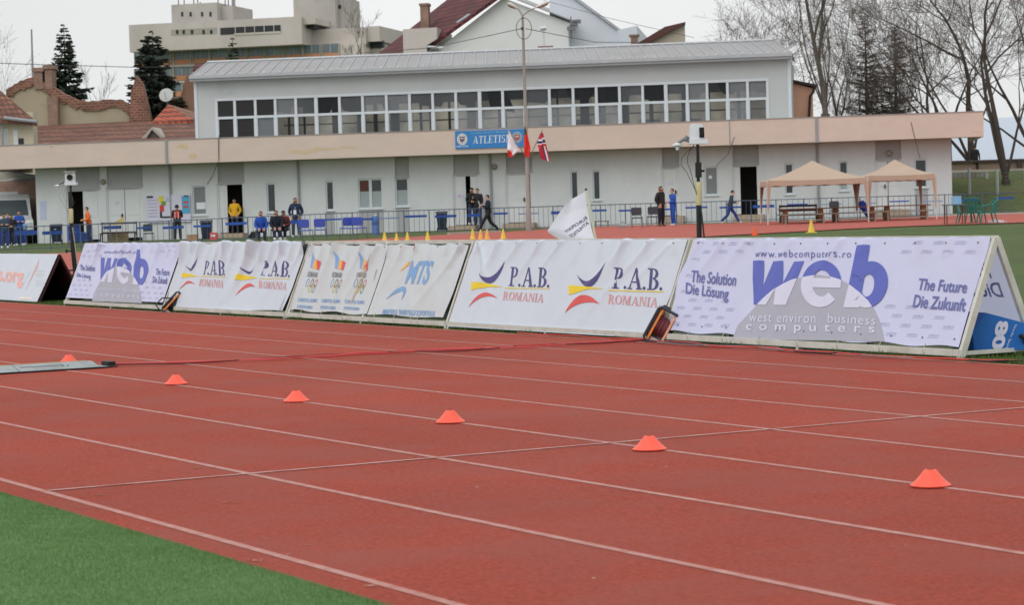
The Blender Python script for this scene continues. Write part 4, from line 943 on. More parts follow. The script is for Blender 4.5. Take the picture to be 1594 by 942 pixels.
# zinc roof of the upper storey: eave in front, rising to a ridge, left clear behind to let light in
UE0, UE1 = WP.hit(295, 119, OU+.5)[0], WP.hit(1233, 82, OU+.5)[0]
ZR = 0.95
rq = MB(); eo, ro = .5, -4.2
gut = [(eo, HE-.06), (eo+.12, HE-.02), (eo+.12, HE+.13), (eo, HE+.13)]
EV = HE+.14
def RP(u, t): return WP.P(u, EV+t*ZR, OU+eo+(ro-eo)*t)
URl, URr = WP.hit(323, 98, OU+ro)[0], WP.hit(1204, 67, OU+ro)[0]
rq.add([RP(UE0, 0), RP(UE1, 0), RP(URr, 1), RP(URl, 1), RP(UE0, 0)-UP*.06, RP(UE1, 0)-UP*.06, RP(URr, 1)-UP*.06, RP(URl, 1)-UP*.06], [(0, 1, 2, 3), (4, 7, 6, 5), (0, 4, 5, 1), (1, 5, 6, 2), (2, 6, 7, 3), (3, 7, 4, 0)])
# the hips at both ends
for ue, ur in ((UE0, URl), (UE1, URr)):
    bk = WP.P(ue, EV, OU-DPT+.5); rq.poly([RP(ue, 0), bk, RP(ur, 1)])
roof = rq.build('zinc_roof', m_zincr, club)
sm_ = MB(); ns = 52
for i in range(ns+1):
    t_ = i/ns; A = RP(UE0+(UE1-UE0)*t_, 0); B = RP(URl+(URr-URl)*t_, 1); sm_.tube([A+UP*.02, B+UP*.02], .028, 5)
sm_.tube([RP(URl, 1)+UP*.03, RP(URr, 1)+UP*.03], .08, 6)
sm_.build('standing_seams', m_zinc, roof)
gq = MB(); gq.extx(lambda x, y, z: WP.P(x, z, OU+y), [(.0, HE-.1), (.5, HE-.1), (.5, HE+.0), (.62, HE+.02), (.62, HE+.16), (.5, HE+.13), (0, HE+.05)], UE0, UE1); gq.build('eaves_gutter', m_zinc, club)
sg = MB(); rs = random.Random(4); f_ = frame((0, 0, 0)); sg.box(f_, -.06, .06, -.02, .02, -.03, .08); sg0 = None; m_sgd_ = M('pale_snow_guards', (206, 204, 200), 0.5)
for i in range(70):
    u = UE0+.3+(UE1-UE0-.6)*i/69; p = WP.P(u, EV+.09, OU+eo-.45)-LOC[roof.as_pointer()]
    if sg0 is None: sg0 = sg.build('snow_guard', m_sgd_, roof); c_ = sg0
    else: c_ = sg0.copy(); COL.objects.link(c_); c_.parent = roof
    c_.location = tuple(p); c_.rotation_euler = (0, 0, -.15); c_.scale = (1, 1, .7+.6*rs.random())
sg0.data.transform(Matrix.Translation(Vector(LOC[roof.as_pointer()])))
# clear sheet added over the unseen rear of the roof to brighten the inside
rl = MB(); A, B = RP(URl, 1), RP(URr, 1); C_ = WP.P(U1, EV-.4, OU-DPT-.2); D_ = WP.P(U0, EV-.4, OU-DPT-.2); rl.poly([A-UP*.02, B-UP*.02, C_, D_]); rl.build('added_clear_roof', M_glass('added_clear_sheet', (200, 200, 200), 0.85), club)
# wires running down the front
for pts in ([(341, 210), (340.5, 250), (330, 275), (322, 287)], [(1143, 213), (1133, 240), (1115, 258)], [(1418, 190), (1424, 215), (1432, 246)], [(80, 228), (40, 255)]):
    P_ = []; wq = MB()
    for i, (x, y) in enumerate(pts):
        o_ = OFA+.03 if i < len(pts)/2 else .05
        u, h = WP.hit(x, y, o_); P_.append(WP.P(u, h, o_))
    wq.tube(P_, .012, 4); wq.build('wire', m_cable, club)
# the pinkish annex behind the upper storey, with a dark roof edge and a downpipe
AX = Plane(1180, 121.2, 1300, 120.9)
m_ann = M('brown_pink_render', (206, 158, 134), 0.85, 0.1, 1.5)
an = thing('annex_building', 'small brown-pink rendered building with a dark roof edge behind the right end of the clubhouse', 'building', AX.P(AX.hit(1240, 170)[0], 0))
u0, h0 = AX.hit(1200, 180); u1, h1 = AX.hit(1265, 137); u2, h2 = AX.hit(1231, 128)
q = MB(); fa = AX.fr(); q.ext(fa, [(u0, .3), (u1+.0, .3), (u1, h1), (u2, h2), (u0, h2+.3)], 0, -5); q.build('wall', m_ann, an)
m_dkbr = M('dark_brown_metal', (52, 40, 38), 0.6)
e1 = AX.hit(1271, 133); q = MB(); q.ext(fa, [(u0, h2+.2), (u2, h2+.02), (e1[0], e1[1]-.08), (e1[0], e1[1]+.05), (u2, h2+.15), (u0, h2+.34)], .25, -4.8); q.build('roof', m_dkbr, an)
q = MB(); P_ = [AX.hit(1267, 137), AX.hit(1266, 143), AX.hit(1261, 149), AX.hit(1259, 185)]; q.tube([AX.P(u, h, .1) for u, h in P_], .07, 6); q.build('downpipe', m_dkbr, an)

# ---------------------------------------------------------------- the sign on the fascia
OS = OFA+.06
m_sign = M('sign_blue', (52, 132, 200), 0.5, 0.05, 3); m_sgw = M('sign_white', (228, 232, 236), 0.5); m_sgp = M('sign_pale_blue', (130, 180, 216), 0.5); m_sgd = M('emblem_plum', (108, 92, 112), 0.6); m_sgb = M('emblem_beige', (186, 160, 140), 0.6); m_sgr = M('emblem_red', (176, 96, 84), 0.6)
su0, su1, sh0, sh1 = WP.rect(708.5, 202, 819, 230, OS)
sg_l = WP.hit(709, 217, OS); sl = 0
sgn = thing('sign_board', 'blue ATLETISM sign with a round emblem at each end, on the peach fascia', 'sign', WP.P(su0, sh0, OS))
q = MB(); q.box(FRW, su0, su1, OFA+.01, OS, sh0, sh1); pl_ = q.build('plate', m_sign, sgn)
ssf = lambda u, v, off: WP.P(u, v, OS+off)
hx = lambda x, y: WP.hit(x, y, OS)
decal('lettering', ssf, fit(serif_text('ATLETISM', .07), hx(736, 223.5), hx(797, 220.5), hx(736.5, 212)), m_sgw, pl_, .006, cell=None)
decal('lettering', ssf, fit(text_tris('CLUBUL SPORTIV MUNICIPAL', .01), hx(733, 208.5), hx(797, 205.5), hx(733, 205.5)), m_sgp, pl_, .006, cell=None)
decal('lettering', ssf, fit(text_tris('SECTIA', .02), hx(711, 229), hx(729, 228.3), hx(711, 226.8)), m_sgw, pl_, .006, cell=None)
for (x, y, c) in ((719.5, 216.5, m_sgd), (805, 213.5, m_sgr)):
    u, h = hx(x, y)
    em = decal('emblem', ssf, [arc(u, h, .24, .27, 0, 345, 23)], m_sgw if x < 750 else m_sgp, pl_, .006, cell=None)
    decal('emblem', ssf, ringpoly(u, h, (.2, .23), (.17, .2), 0, 360, 24), m_sgb, pl_, .010, cell=None)
    decal('emblem', ssf, [[(u-.12, h+.13), (u-.12, h-.05), (u, h-.17), (u+.12, h-.05), (u+.12, h+.13)]], c, pl_, .013, cell=None)
    decal('emblem', ssf, [[(u-.07, h+.02), (u+.07, h+.02), (u+.07, h+.06), (u-.07, h+.06)]], m_sgw, pl_, .016, cell=None)

# ---------------------------------------------------------------- the railing in front of the clubhouse
m_rail = M('dark_railing', (86, 98, 118), 0.55, 0.1, 3); m_bstrip = M('blue_railing_strip', (42, 86, 172), 0.5, 0.12, 1.5); m_pstrip = M('pale_blue_strip', (128, 150, 190), 0.5, 0.1, 1.5)
RA, RB = onT(-60, 394.5), onT(1600, 334)
def rail_pt(px, py): 
    pass
RLP = [(-60, 395.5), (60, 390.5), (300, 379), (500, 371), (700, 362.5), (950, 353.5), (1200, 345), (1480, 337), (1610, 332)]
rail_base = [onT(x, y) for x, y in RLP]
def raily(x):
    return pl(RLP, x)
rl_ = thing('railing', 'long low metal railing hung with blue strips in front of the clubhouse', 'railing', rail_base[4])
posts = []; tot = 0; pts = []
for a, b in zip(rail_base, rail_base[1:]):
    n = max(1, int(round(np.linalg.norm(b-a)/.25)))
    pts += [a+(b-a)*i/n for i in range(n)]
cum = [0]
for a, b in zip(pts, pts[1:]): cum.append(cum[-1]+np.linalg.norm(b-a))
RH = .98; N_ = len(pts); first_post = None
def tz(p): return V3(p[0], p[1], terr(p[0], p[1]))
step_n = 5
for i in range(0, N_-step_n, step_n):
    A, B = tz(pts[i]), tz(pts[i+step_n])
    q = MB(); q.tube([A-UP*.2, A+UP*(RH+.02)], .026, 6); q.build('post', m_rail, rl_)
    q = MB(); q.tube([A+UP*RH, B+UP*RH], .019, 5); q.tube([A+UP*.1, B+UP*.1], .015, 5)
    for k in range(1, step_n): P_ = A+(B-A)*k/step_n; q.tube([P_+UP*.1, P_+UP*RH], .0085, 4)
    q.build('panel', m_rail, rl_)
STR = [(24, 58, 6), (66, 97, 5), (118, 126, 4), (213, 236, 3), (254, 287, 4), (303, 330, 3), (353, 386, 4), (415, 450, 3.5), (452, 480, 5), (503, 533, 2.5), (552, 582, 3.2), (590, 622, 2), (630, 664, 3.5), (677, 710, 4), (727, 748, 4), (768, 790, 3.2), (807, 838, 2), (858, 878, 5), (922, 944, 3.2), (963, 994, 3), (1015, 1046, 3), (1067, 1101, 3), (1120, 1154, 3), (1172, 1205, 5), (1226, 1258, 2.5), (1280, 1311, 2), (1332, 1364, 2), (1385, 1416, 2.2), (1437, 1468, 2), (1491, 1521, 3.2), (1548, 1577, 3.5)]
for k, (x0, x1, th) in enumerate(STR):
    y0, y1 = raily(x0), raily(x1); A, B = tz(onT(x0, y0)), tz(onT(x1, y1)); hh = .70 if k % 3 else .74; t_ = th/37*1.0
    dv = (B-A)/np.linalg.norm(B-A); nn = V3(dv[1], -dv[0], 0)
    q = MB(); q.add([A+nn*.03+UP*(hh-t_/2), B+nn*.03+UP*(hh-t_/2), B+nn*.03+UP*(hh+t_/2), A+nn*.03+UP*(hh+t_/2), A+nn*.05+UP*(hh-t_/2), B+nn*.05+UP*(hh-t_/2), B+nn*.05+UP*(hh+t_/2), A+nn*.05+UP*(hh+t_/2)], [(0, 3, 2, 1), (4, 5, 6, 7), (0, 1, 5, 4), (1, 2, 6, 5), (2, 3, 7, 6), (3, 0, 4, 7)])
    q.build('blue_strip', m_pstrip if th == 2 else m_bstrip, rl_)
# ---------------------------------------------------------------- background buildings
def polyP(pl_, pts, off=0.0): return [pl_.hit(x, y, off) for x, y in pts]
m_conc = M('beige_concrete', (197, 190, 184), 0.85, 0.08, .5, second=(176, 166, 158), secamt=0.6, secscale=.18, stretch=(1, 1, .5))
m_conc2 = M('grey_concrete', (180, 176, 170), 0.85, 0.1, .5, second=(152, 148, 142), secamt=0.6, secscale=.2)
m_orb = M('orange_band', (196, 140, 106), 0.8, 0.08, 1)
m_fwin = M('far_window', (120, 138, 148), 0.25, 0.3, .5, second=(84, 92, 98), secamt=0.7, secscale=.3); m_fdark = M('far_dark_opening', (46, 48, 54), 0.6, 0.2, .5)
m_rust = M('far_roof_clutter', (110, 104, 98), 0.8, 0.2, 1)
HP = Plane(200, 232, 600, 226); fh = HP.fr()
hr = lambda x0, y0, x1, y1, off=0: HP.rect(x0, y0, x1, y1, off)
hot = thing('concrete_block_building', 'large beige concrete building with window bands and a roof tower at the upper left', 'building', HP.P(HP.hit(400, 100)[0], 0))
a = hr(201, 38, 470, 73); zt, zb = (HP.hit(201, 38)[1]+HP.hit(470, 25)[1])/2, (HP.hit(201, 81)[1]+HP.hit(470, 68)[1])/2
q = MB(); q.box(fh, a[0], a[1], -14, 0, zb, zt)
b = hr(470, 44, 569, 68, -3); z2 = HP.hit(520, 44, -3)[1]
q.box(fh, a[1], b[1], -14, -3, zb-.4, z2); c = HP.hit(597, 45, -5)[0]; q.box(fh, b[1], c, -12, -3.6, HP.hit(580, 64, -3.6)[1], z2+.1); q.box(fh, b[1], c-.3, -12, -4.6, 0, HP.hit(580, 64, -4.6)[1])
q.build('wall', m_conc, hot)
q = MB(); u0 = hr(208, 0, 565, 1)[0]; q.box(fh, u0, b[1], -13, -2.2, 0, zb-.002); q.build('lower_wall', M('pale_concrete', (206, 198, 188), 0.85, 0.08, .6), hot)
# window bands
for row in range(5):
    yb = 72+row*25
    zt_, zb_ = HP.hit(400, yb+1, -2.1)[1], HP.hit(400, yb+14.5, -2.1)[1]; zo = HP.hit(400, yb+22, -2.1)[1]
    k = 0
    for x0 in (210, 240, 271, 300, 328, 357, 386, 415, 445, 473, 502):
        sh = (x0-400)*-.036*0
        s0, s1 = HP.hit(x0, yb+8, -2.1)[0], HP.hit(x0+25, yb+8, -2.1)[0]
        if row < 3:
            q = MB(); q.box(fh, s0, s1, -2.198, -2.12, zb_, zt_); wn = q.build('window', m_fwin, hot)
            q = MB(); q.box(fh, (s0+s1)/2-.05, (s0+s1)/2+.05, -2.115, -2.06, zb_, zt_); q.box(fh, s0-.08, s0, -2.19, -2.0, zo, zt_); q.box(fh, s1, s1+.1, -2.19, -2.0, zo, zt_); q.build('frame', M('pale_mullion', (176, 170, 158), 0.8), wn)
            q = MB(); q.box(fh, s0+.0, s1, -2.19, -2.1, zo, zb_-.01); q.build('orange_panel', m_orb, wn)
# slot opening, small openings
z0, z1 = HP.hit(390, 51.5, 0)[1], HP.hit(390, 40.5, 0)[1]
s = hr(343, 40, 437, 48); q = MB(); q.box(fh, s[0], s[1], .001, .03, z0, z1); q.build('slot_opening', m_fdark, hot)
q = MB()
for x in np.arange(366, 436, 15): q.box(fh, HP.hit(x, 44)[0], HP.hit(x, 44)[0]+.07, .035, .08, z0, z1)
q.box(fh, HP.hit(364, 44)[0], s[1], .035, .06, z0-.12, z0+.08); q.build('slot_rail', m_conc, hot)
for x in (274, 284, 297, 315, 327): t = hr(x, 46, x+4, 52.5); q = MB(); q.box(fh, t[0], t[1], .001, .03, t[2], t[3]); q.build('small_opening', m_fdark, hot)
t = hr(266, 44, 338, 54); q = MB(); q.box(fh, t[0], t[1], .0008, .012, t[2], t[3]); q.build('grey_inset', M('inset_grey', (166, 160, 150), 0.85), hot)
t = hr(472, 37, 489, 45, -1.5); q = MB(); q.box(fh, t[0], t[1], -9, -1.5, t[2]+.1, t[3]); q.build('dark_recess', m_fdark, hot)
q = MB(); t = hr(470, 25, 491, 37, -.6); q.box(fh, a[1], t[1], -13, -.6, t[2], zt-.15); q.build('parapet', m_conc, hot)
t = hr(577, 63, 596, 74, -4.4); q = MB(); q.box(fh, t[0], t[1], -5, -4.4, t[2], t[3]); q.build('dark_recess', m_fdark, hot)
q = MB(); t = hr(267, 5, 338, 33, -4); q.box(fh, t[0], t[1], -11, -4, zt, t[3]); t2 = hr(338, 8, 361, 30, -5); q.box(fh, t[1], t2[1], -11, -5.2, zt, t2[3]); q.build('roof_house', m_conc2, hot)
for x in (282, 295, 313, 326): t = hr(x, 18, x+3.4, 25, -4); q = MB(); q.box(fh, t[0], t[1], -4, -3.97, t[2], t[3]); q.build('small_opening', m_fdark, hot)
q = MB(); t = hr(457, -10, 522, 42, -5); q.box(fh, t[0], t[1], -12, -5, zt-2, t[3]); t2 = hr(522, -8, 534, 41, -6); q.box(fh, t[1], t2[1], -11.5, -6, zt-2, t2[3]-.2); q.build('tower', m_conc2, hot)
t = hr(525, 7, 531, 13, -6); q = MB(); q.box(fh, t[0], t[1], -6, -5.95, t[2], t[3]); q.build('small_opening', m_fdark, hot)
rs = random.Random(6)
for x in (272, 281, 296, 302, 306, 334, 345, 350, 356, 358, 360):
    u, h = HP.hit(x, 6, -5); q = MB(); q.tube([HP.P(u, h-.6, -6), HP.P(u, h+rs.uniform(.3, 1.3), -6)], .05, 4); q.build('aerial', m_rust, hot)

# the white gabled house with the maroon roof
GP = Plane(560, 155.5, 1080, 153); fg = GP.fr()
m_wr = M('white_render', (234, 236, 237), 0.8, 0.04, .6, second=(212, 212, 208), secamt=0.5, secscale=.3); m_blr = M('blue_white_render', (214, 220, 230), 0.8, 0.04, .6)
m_mar = M_tile('maroon_tiles', (118, 52, 54), (96, 44, 48), .34, .34, (60, 30, 34), msize=.05)
gh_ = thing('gabled_house', 'tall white gabled house with a steep maroon tiled roof behind the lamp post', 'building', GP.P(GP.hit(760, 90)[0], 0))
gw = polyP(GP, [(692, 95), (692, 86), (684, 74), (783, -4), (884, 34), (884, 95)])
zlow = 4.0
q = MB(); q.ext(fg, [(gw[1][0], zlow), (gw[1][0], gw[2][1]-.5), gw[2], gw[3], gw[4], (gw[4][0], zlow)], 0, -.9); q.build('wall', m_wr, gh_)
# roof slope: falls to the left of the gable, seen from its lower side
ap = GP.P(*gw[3], 0)
rl_pts = [(664, 72), (783, -14), (700, -4), (578, 90), (640, 90)]
r3 = [GP.P(*GP.hit(663, 74, .6), .6), GP.P(*GP.hit(782, -12, .6), .6), GP.P(*GP.hit(697, -2, -10), -10), GP.P(*GP.hit(577, 92, -10), -10)]
q = MB(); q.add(r3+[p-UP*.25 for p in r3], [(0, 1, 2, 3), (7, 6, 5, 4), (0, 4, 5, 1), (1, 5, 6, 2), (2, 6, 7, 3), (3, 7, 4, 0)]); rf = q.build('roof', m_mar, gh_)
r4 = [GP.P(*GP.hit(779, -12, .4), .4), GP.P(*GP.hit(896, 33, .4), .4), GP.P(*GP.hit(896, 28, -11), -11), GP.P(*GP.hit(780, -16, -11), -11)]
q = MB(); q.add(r4+[p-UP*.07 for p in r4], [(0, 3, 2, 1), (4, 5, 6, 7), (0, 1, 5, 4), (1, 2, 6, 5), (2, 3, 7, 6), (3, 0, 4, 7)]); q.build('roof', m_zincr, gh_)
def on_roof(x, y, d=0.05):
    A, B, C_ = r3[0], r3[1], r3[3]; n = np.cross(B-A, C_-A); n /= np.linalg.norm(n); n = n if n[2] > 0 else -n; r_ = ray(x, y); t_ = ((A-CAM)@n)/(r_@n); return CAM+r_*t_+n*d
for pts in ([(710, 35), (714, 35), (733, 22), (729, 22)], [(665, 42), (668, 42), (682, 29), (679, 29)], [(647, 42), (650, 42), (661, 34), (658, 34)]):
    q = MB(); P_ = [on_roof(*p) for p in pts]; q.add(P_+[p-UP*.1 for p in P_], [(0, 1, 2, 3), (7, 6, 5, 4), (0, 4, 5, 1), (1, 5, 6, 2), (2, 6, 7, 3), (3, 7, 4, 0)]); q.build('skylight', m_fwin, rf)
m_brick = M_tile('red_brick', (150, 84, 64), (128, 66, 52), .25, .08, (150, 130, 116))
t = GP.rect(654, 8, 666.5, 27, -4); q = MB(); q.box(fg, t[0], t[1], -4.9, -4, t[2]-1.5, t[3]); q.box(fg, t[0]-.06, t[1]+.06, -4.96, -3.94, t[3], t[3]+.15); q.build('chimney', m_brick, rf)
d = polyP(GP, [(627, 95), (627, 45), (654, 43), (680, 42), (680, 60), (664, 70), (664, 95)], .9)
q = MB(); q.ext(fg, [(d[0][0], zlow), d[1], d[3], d[4], d[5], (d[5][0], zlow)], .9, -6); q.build('dormer', M('pinkish_render', (204, 196, 190), 0.8, 0.05, 1), gh_)
q = MB(); A = GP.P(*GP.hit(661, 72, .8), .8); B = GP.P(*GP.hit(690, 74, .8), .8); q.tube([A, B], .09, 6); q.tube([GP.P(*GP.hit(683, 76, .4), .4), GP.P(*GP.hit(688, 83, .3), .3)], .06, 5); q.build('gutter', m_pvc, gh_)
q = MB(); t = GP.rect(884, 35, 899, 40, .5); q.box(fg, t[0], t[1], -.3, .5, t[2], t[3]); q.build('eaves_box', m_pvc, gh_)
gb = thing('pale_blue_house', 'pale blue-white gabled house directly right of the white gable', 'building', GP.P(GP.hit(930, 90)[0], 0, -6))
w2 = polyP(GP, [(855, 95), (855, -10), (880, -12), (962, 47), (992, 40), (992, 95)], -1)
q = MB(); q.ext(fg, [(w2[0][0], zlow), w2[1], w2[2], w2[3], (w2[3][0], zlow)], -1, -14); q.ext(fg, [(w2[3][0]+.01, zlow), w2[3], w2[4], (w2[4][0], zlow)], -.6, -14); q.build('wall', m_blr, gb)
q = MB(); A, B = w2[2], w2[3]; q.ext(fg, [(A[0], A[1]+.02), (B[0], B[1]+.02), (B[0]+.15, B[1]+.1), (A[0]+.1, A[1]+.16)], -.8, -14); q.build('roof', M('dark_roof_edge', (178, 184, 192), 0.7), gb)
q = MB()
for x, y in ((893, 36), (889, 44), (898, 33)): u, h = GP.hit(x, y, .6); q.box(fg, u-.25, u+.25, .5, .75, h-.12, h+.12)
u, h = GP.hit(889, 40, .5); q.tube([GP.P(u, h-.8, .5), GP.P(u, h+.6, .5)], .04, 5); q.build('floodlight', M('floodlight_grey', (120, 122, 126), 0.5), gb)
# the brick chimney with a cowl in front of the gable
CP = Plane(780, 139.1, 920, 138.9); fc = CP.fr()
t = CP.rect(839, 72, 859.5, 82); ch = thing('brick_chimney', 'short red brick chimney with a white cowl, behind the clubhouse roof ridge', 'chimney', CP.P(t[0], 0))
q = MB(); q.box(fc, t[0]+.06, t[1]-.06, -.7, 0, 0.3, t[3]-.1); q.box(fc, t[0]-.06, t[1]+.06, -.8, .08, t[3]-.1, t[3]+.03); q.build('stack', m_brick, ch)
q = MB(); u, h = CP.hit(846.5, 70); u2, h2 = CP.hit(846.5, 44); q.tube([CP.P(u, h, -.3), CP.P(u, h2, -.3)], .055, 6); q.tube([CP.P(u-.18, h2+.02, -.3), CP.P(u+.16, h2+.06, -.3)], .12, 8); q.build('cowl', m_pvc, ch)
# low dark roof behind the ridge and the mono-pitch shed on the right
SP_ = Plane(880, 144.7, 1100, 144.2); fs_ = SP_.fr()
m_mblk = M('dark_maroon_sheet', (96, 60, 56), 0.7, 0.1, 1); m_beig = M('beige_render', (190, 178, 164), 0.85, 0.08, .8)
shd = thing('lean_to_house', 'house with a one-sided brown roof and beige side wall, right of the pale blue house', 'building', SP_.P(SP_.hit(1020, 80)[0], 0))
p_ = polyP(SP_, [(984, 80), (1066, 36), (1066, 80)]); q = MB(); q.ext(fs_, [(p_[0][0]-.2, 3), (p_[0][0], p_[0][1]), p_[1], (p_[1][0], 3)], 0, -5); q.build('wall', m_beig, shd)
p_ = polyP(SP_, [(977, 76), (1035, 41), (1067, 33.5), (1067, 36), (1062, 38), (992, 76)], .3); q = MB(); q.ext(fs_, p_, .3, -5); q.build('roof', m_mblk, shd)
t = SP_.rect(982, 57, 993, 69, .5); q = MB(); q.box(fs_, t[0], t[1], .35, .9, t[2]-1, t[3]); q.box(fs_, t[0]-.1, t[1]+.1, .3, .95, t[3], t[3]+.12); q.build('chimney', m_brick, shd)
lr = thing('low_roof', 'low dark brown roof edge peeping over the middle of the clubhouse ridge', 'roof', SP_.P(SP_.hit(915, 80)[0], 3, 2))
p_ = polyP(SP_, [(896, 78), (905, 74), (941, 70), (943, 74), (943, 84), (896, 86)], 2); q = MB(); q.ext(fs_, p_, 2, 0); q.build('ridge', m_mblk, lr)
t = polyP(SP_, [(1165, 68), (1166, 64), (1205, 60), (1210, 68)], 2)
lr2 = thing('low_roof', 'thin dark roof edge peeping over the right end of the clubhouse ridge', 'roof', SP_.P(t[0][0], 3, 2)); q = MB(); q.ext(fs_, [t[0], t[1], t[2], t[3]], 2, 0); q.build('ridge', m_mblk, lr2)

# old houses at the left
LP = Plane(0, 136.4, 310, 135.6); fl = LP.fr()
m_khaki = M('khaki_render', (176, 165, 142), 0.9, 0.15, 1.2, second=(150, 134, 114), secamt=0.5, secscale=.6)
m_otile = M_tile('old_clay_tiles', (146, 98, 82), (116, 80, 68), .3, .26, (94, 68, 58), msize=.05)
m_newtile = M_tile('orange_clay_tiles', (196, 98, 74), (176, 84, 62), .32, .28, (110, 62, 50), msize=.05)
m_bredge = M_tile('ragged_brick', (142, 90, 72), (112, 70, 58), .30, .15, (146, 124, 106), msize=.02)
oh = thing('old_house', 'half ruined khaki rendered house with brick-edged gables and mossy tile roofs at the left', 'building', LP.P(LP.hit(150, 220)[0], 0))
prof = [(10, 140), (28, 128), (46, 120), (54, 120.5), (66, 126), (84, 135), (100, 146), (118, 154), (132, 157), (160, 156), (188, 154), (200, 164), (212, 178), (222, 188)]
rs = random.Random(15); pr2 = []
for (a, b), (c, d) in zip(prof, prof[1:]):
    for k in range(4): pr2.append((a+(c-a)*k/4, b+(d-b)*k/4+rs.uniform(-1, 1)))
up = polyP(LP, pr2+[prof[-1]]); lo = [(u, h-.40-.22*rs.random()) for (u, h) in up]
q = MB(); q.ext(fl, [(lo[0][0], .3)]+lo+[(lo[-1][0], .3)], 0, -.5); q.build('wall', m_khaki, oh)
q = MB()
for i in range(len(up)-1): q.ext(fl, [lo[i], up[i], up[i+1], lo[i+1]], .12, -.6)
q.build('brick_edge', m_bredge, oh)
for (x0, x1, y0) in ((53, 66, 111), (70, 81, 107)):
    t = LP.rect(x0, y0, x1, 130, .1); q = MB(); q.box(fl, t[0], t[1], -.8, .14, t[2]-.3, t[3]); q.box(fl, t[0]-.1, t[1]+.1, -.9, .22, t[3], t[3]+.22); q.build('chimney', m_brick, oh)
t = LP.rect(74, 150, 90, 202, .5); q = MB(); q.box(fl, t[0], t[1], .0, .5, t[2], t[3]); q.build('brick_pier', m_brick, oh)
w_ = polyP(LP, [(199, 190), (204, 140), (213, 118), (222, 132), (238, 190)], .6); q = MB(); q.ext(fl, [(w_[0][0], w_[0][1]-.5)]+[w_[1], w_[2], w_[3]]+[(w_[4][0], w_[4][1]-.5)], .6, .05); q.build('brick_gable', m_bredge, oh)
# long tiled roof in front of it, sloping towards the camera
def slab(pl_, pts, offs, mat, name, parent, th=.15):
    P_ = [pl_.P(*pl_.hit(x, y, o), o) for (x, y), o in zip(pts, offs)]; q = MB(); n = len(P_); q.add(P_+[p-UP*th for p in P_], [tuple(range(n)), tuple(range(2*n-1, n-1, -1))]+[(i, i+n, (i+1) % n+n, (i+1) % n) for i in range(n)]); return q.build(name, mat, parent)
slab(LP, [(48, 232), (310, 220), (310, 186), (200, 189), (50, 196)], [7, 7, 1.2, 1.2, 1.2], m_otile, 'roof', oh)
q = MB(); t = LP.hit(60, 236, 6.9); t2 = LP.hit(308, 222, 6.9); q.box(fl, t[0], t2[0], 6.0, 6.5, .3, t[1]-.3); q.build('front_wall', m_khaki, oh)
slab(LP, [(236, 190), (300, 186), (262, 162)], [2, 2, -1], m_newtile, 'roof', oh); slab(LP, [(262, 162), (300, 186), (312, 176)], [-1, 2, -3], m_bredge, 'roof', oh)
t = polyP(LP, [(221, 216), (237, 199), (254, 214)], 5.4); q = MB(); q.ext(fl, [(t[0][0], t[0][1]-.3), (t[0][0]+.2, t[0][1]), t[1], (t[2][0]-.2, t[2][1]), (t[2][0], t[2][1]-.3)], 5.4, 3); dm = q.build('dormer', M('weathered_boards', (108, 104, 98), 0.85, .2, 3), oh)
q = MB(); P_ = polyP(LP, [(219, 217), (237, 197.5), (259, 214)], 5.5)
q.ext(fl, [P_[0], P_[1], (P_[1][0], P_[1][1]-.14), (P_[0][0]+.25, P_[0][1]-.02)], 5.6, 3); q.ext(fl, [P_[1], P_[2], (P_[2][0]-.25, P_[2][1]-.05), (P_[1][0]+.01, P_[1][1]-.15)], 5.6, 3); q.build('dormer_roof', M('pale_verge', (178, 172, 164), 0.8), dm)
bh = thing('brick_house', 'brownish brick house wall standing behind the satellite dish', 'building', LP.P(LP.hit(275, 180)[0], 0, -9))
t = LP.rect(233, 152, 318, 200, -9); q = MB(); q.box(fl, t[0], t[1], -14, -9, .3, t[3]); q.ext(fl, [(LP.hit(280, 152, -8.9)[0], t[3]), LP.hit(289, 118, -8.9), LP.hit(330, 95, -8.9), (LP.hit(330, 152, -8.9)[0], t[3])], -9, -14); q.build('wall', M('brown_old_brick', (150, 118, 100), 0.9, 0.2, 2, second=(120, 84, 70), secamt=0.6, secscale=1.0), bh)
slab(LP, [(300, 108), (345, 100), (344, 96), (303, 98)], [-8, -8, -10, -10], M_tile('maroon_tiles', None, None), 'roof', bh)
q = MB(); t = LP.rect(300, 150, 310, 200, -5); 
nh = thing('left_house', 'small cream house with a brown tiled roof at the left edge of the picture', 'building', LP.P(LP.hit(20, 220)[0], 0, 10))
t = LP.rect(-60, 182, 52, 230, 10); q = MB(); q.box(fl, t[0], t[1], 9.2, 10, .3, t[3]+.2); q.build('wall', M('cream_render', (196, 186, 166), 0.85, 0.08, 1), nh)
slab(LP, [(-70, 180), (58, 190), (0, 140), (-70, 128)], [10.6, 10.6, 8.6, 8.6], m_otile, 'roof', nh, .2)
q = MB(); A, B = LP.P(*LP.hit(6, 183, 10.7), 10.7), LP.P(*LP.hit(58, 189, 10.7), 10.7); q.tube([A, B], .1, 6); A = LP.P(*LP.hit(2.5, 186, 10.3), 10.3); q.tube([A, A-UP*3], .07, 5); q.build('gutter', m_pipe, nh)
for x0, x1, y0, y1 in ((7, 13, 200, 228), (21, 28, 202, 228), (29, 37, 215, 228)):
    t = LP.rect(x0, y0, x1, y1, 10.02); q = MB(); q.box(fl, t[0], t[1], 10.001, 10.03, t[2], t[3]); wn = q.build('window', m_pvc if x0 != 29 else m_fdark, nh)
    if x0 == 7: q = MB(); q.box(fl, t[0]+.12, t[1]-.08, 10.032, 10.05, t[2], t[3]-.15); q.build('pane', m_fdark, wn)
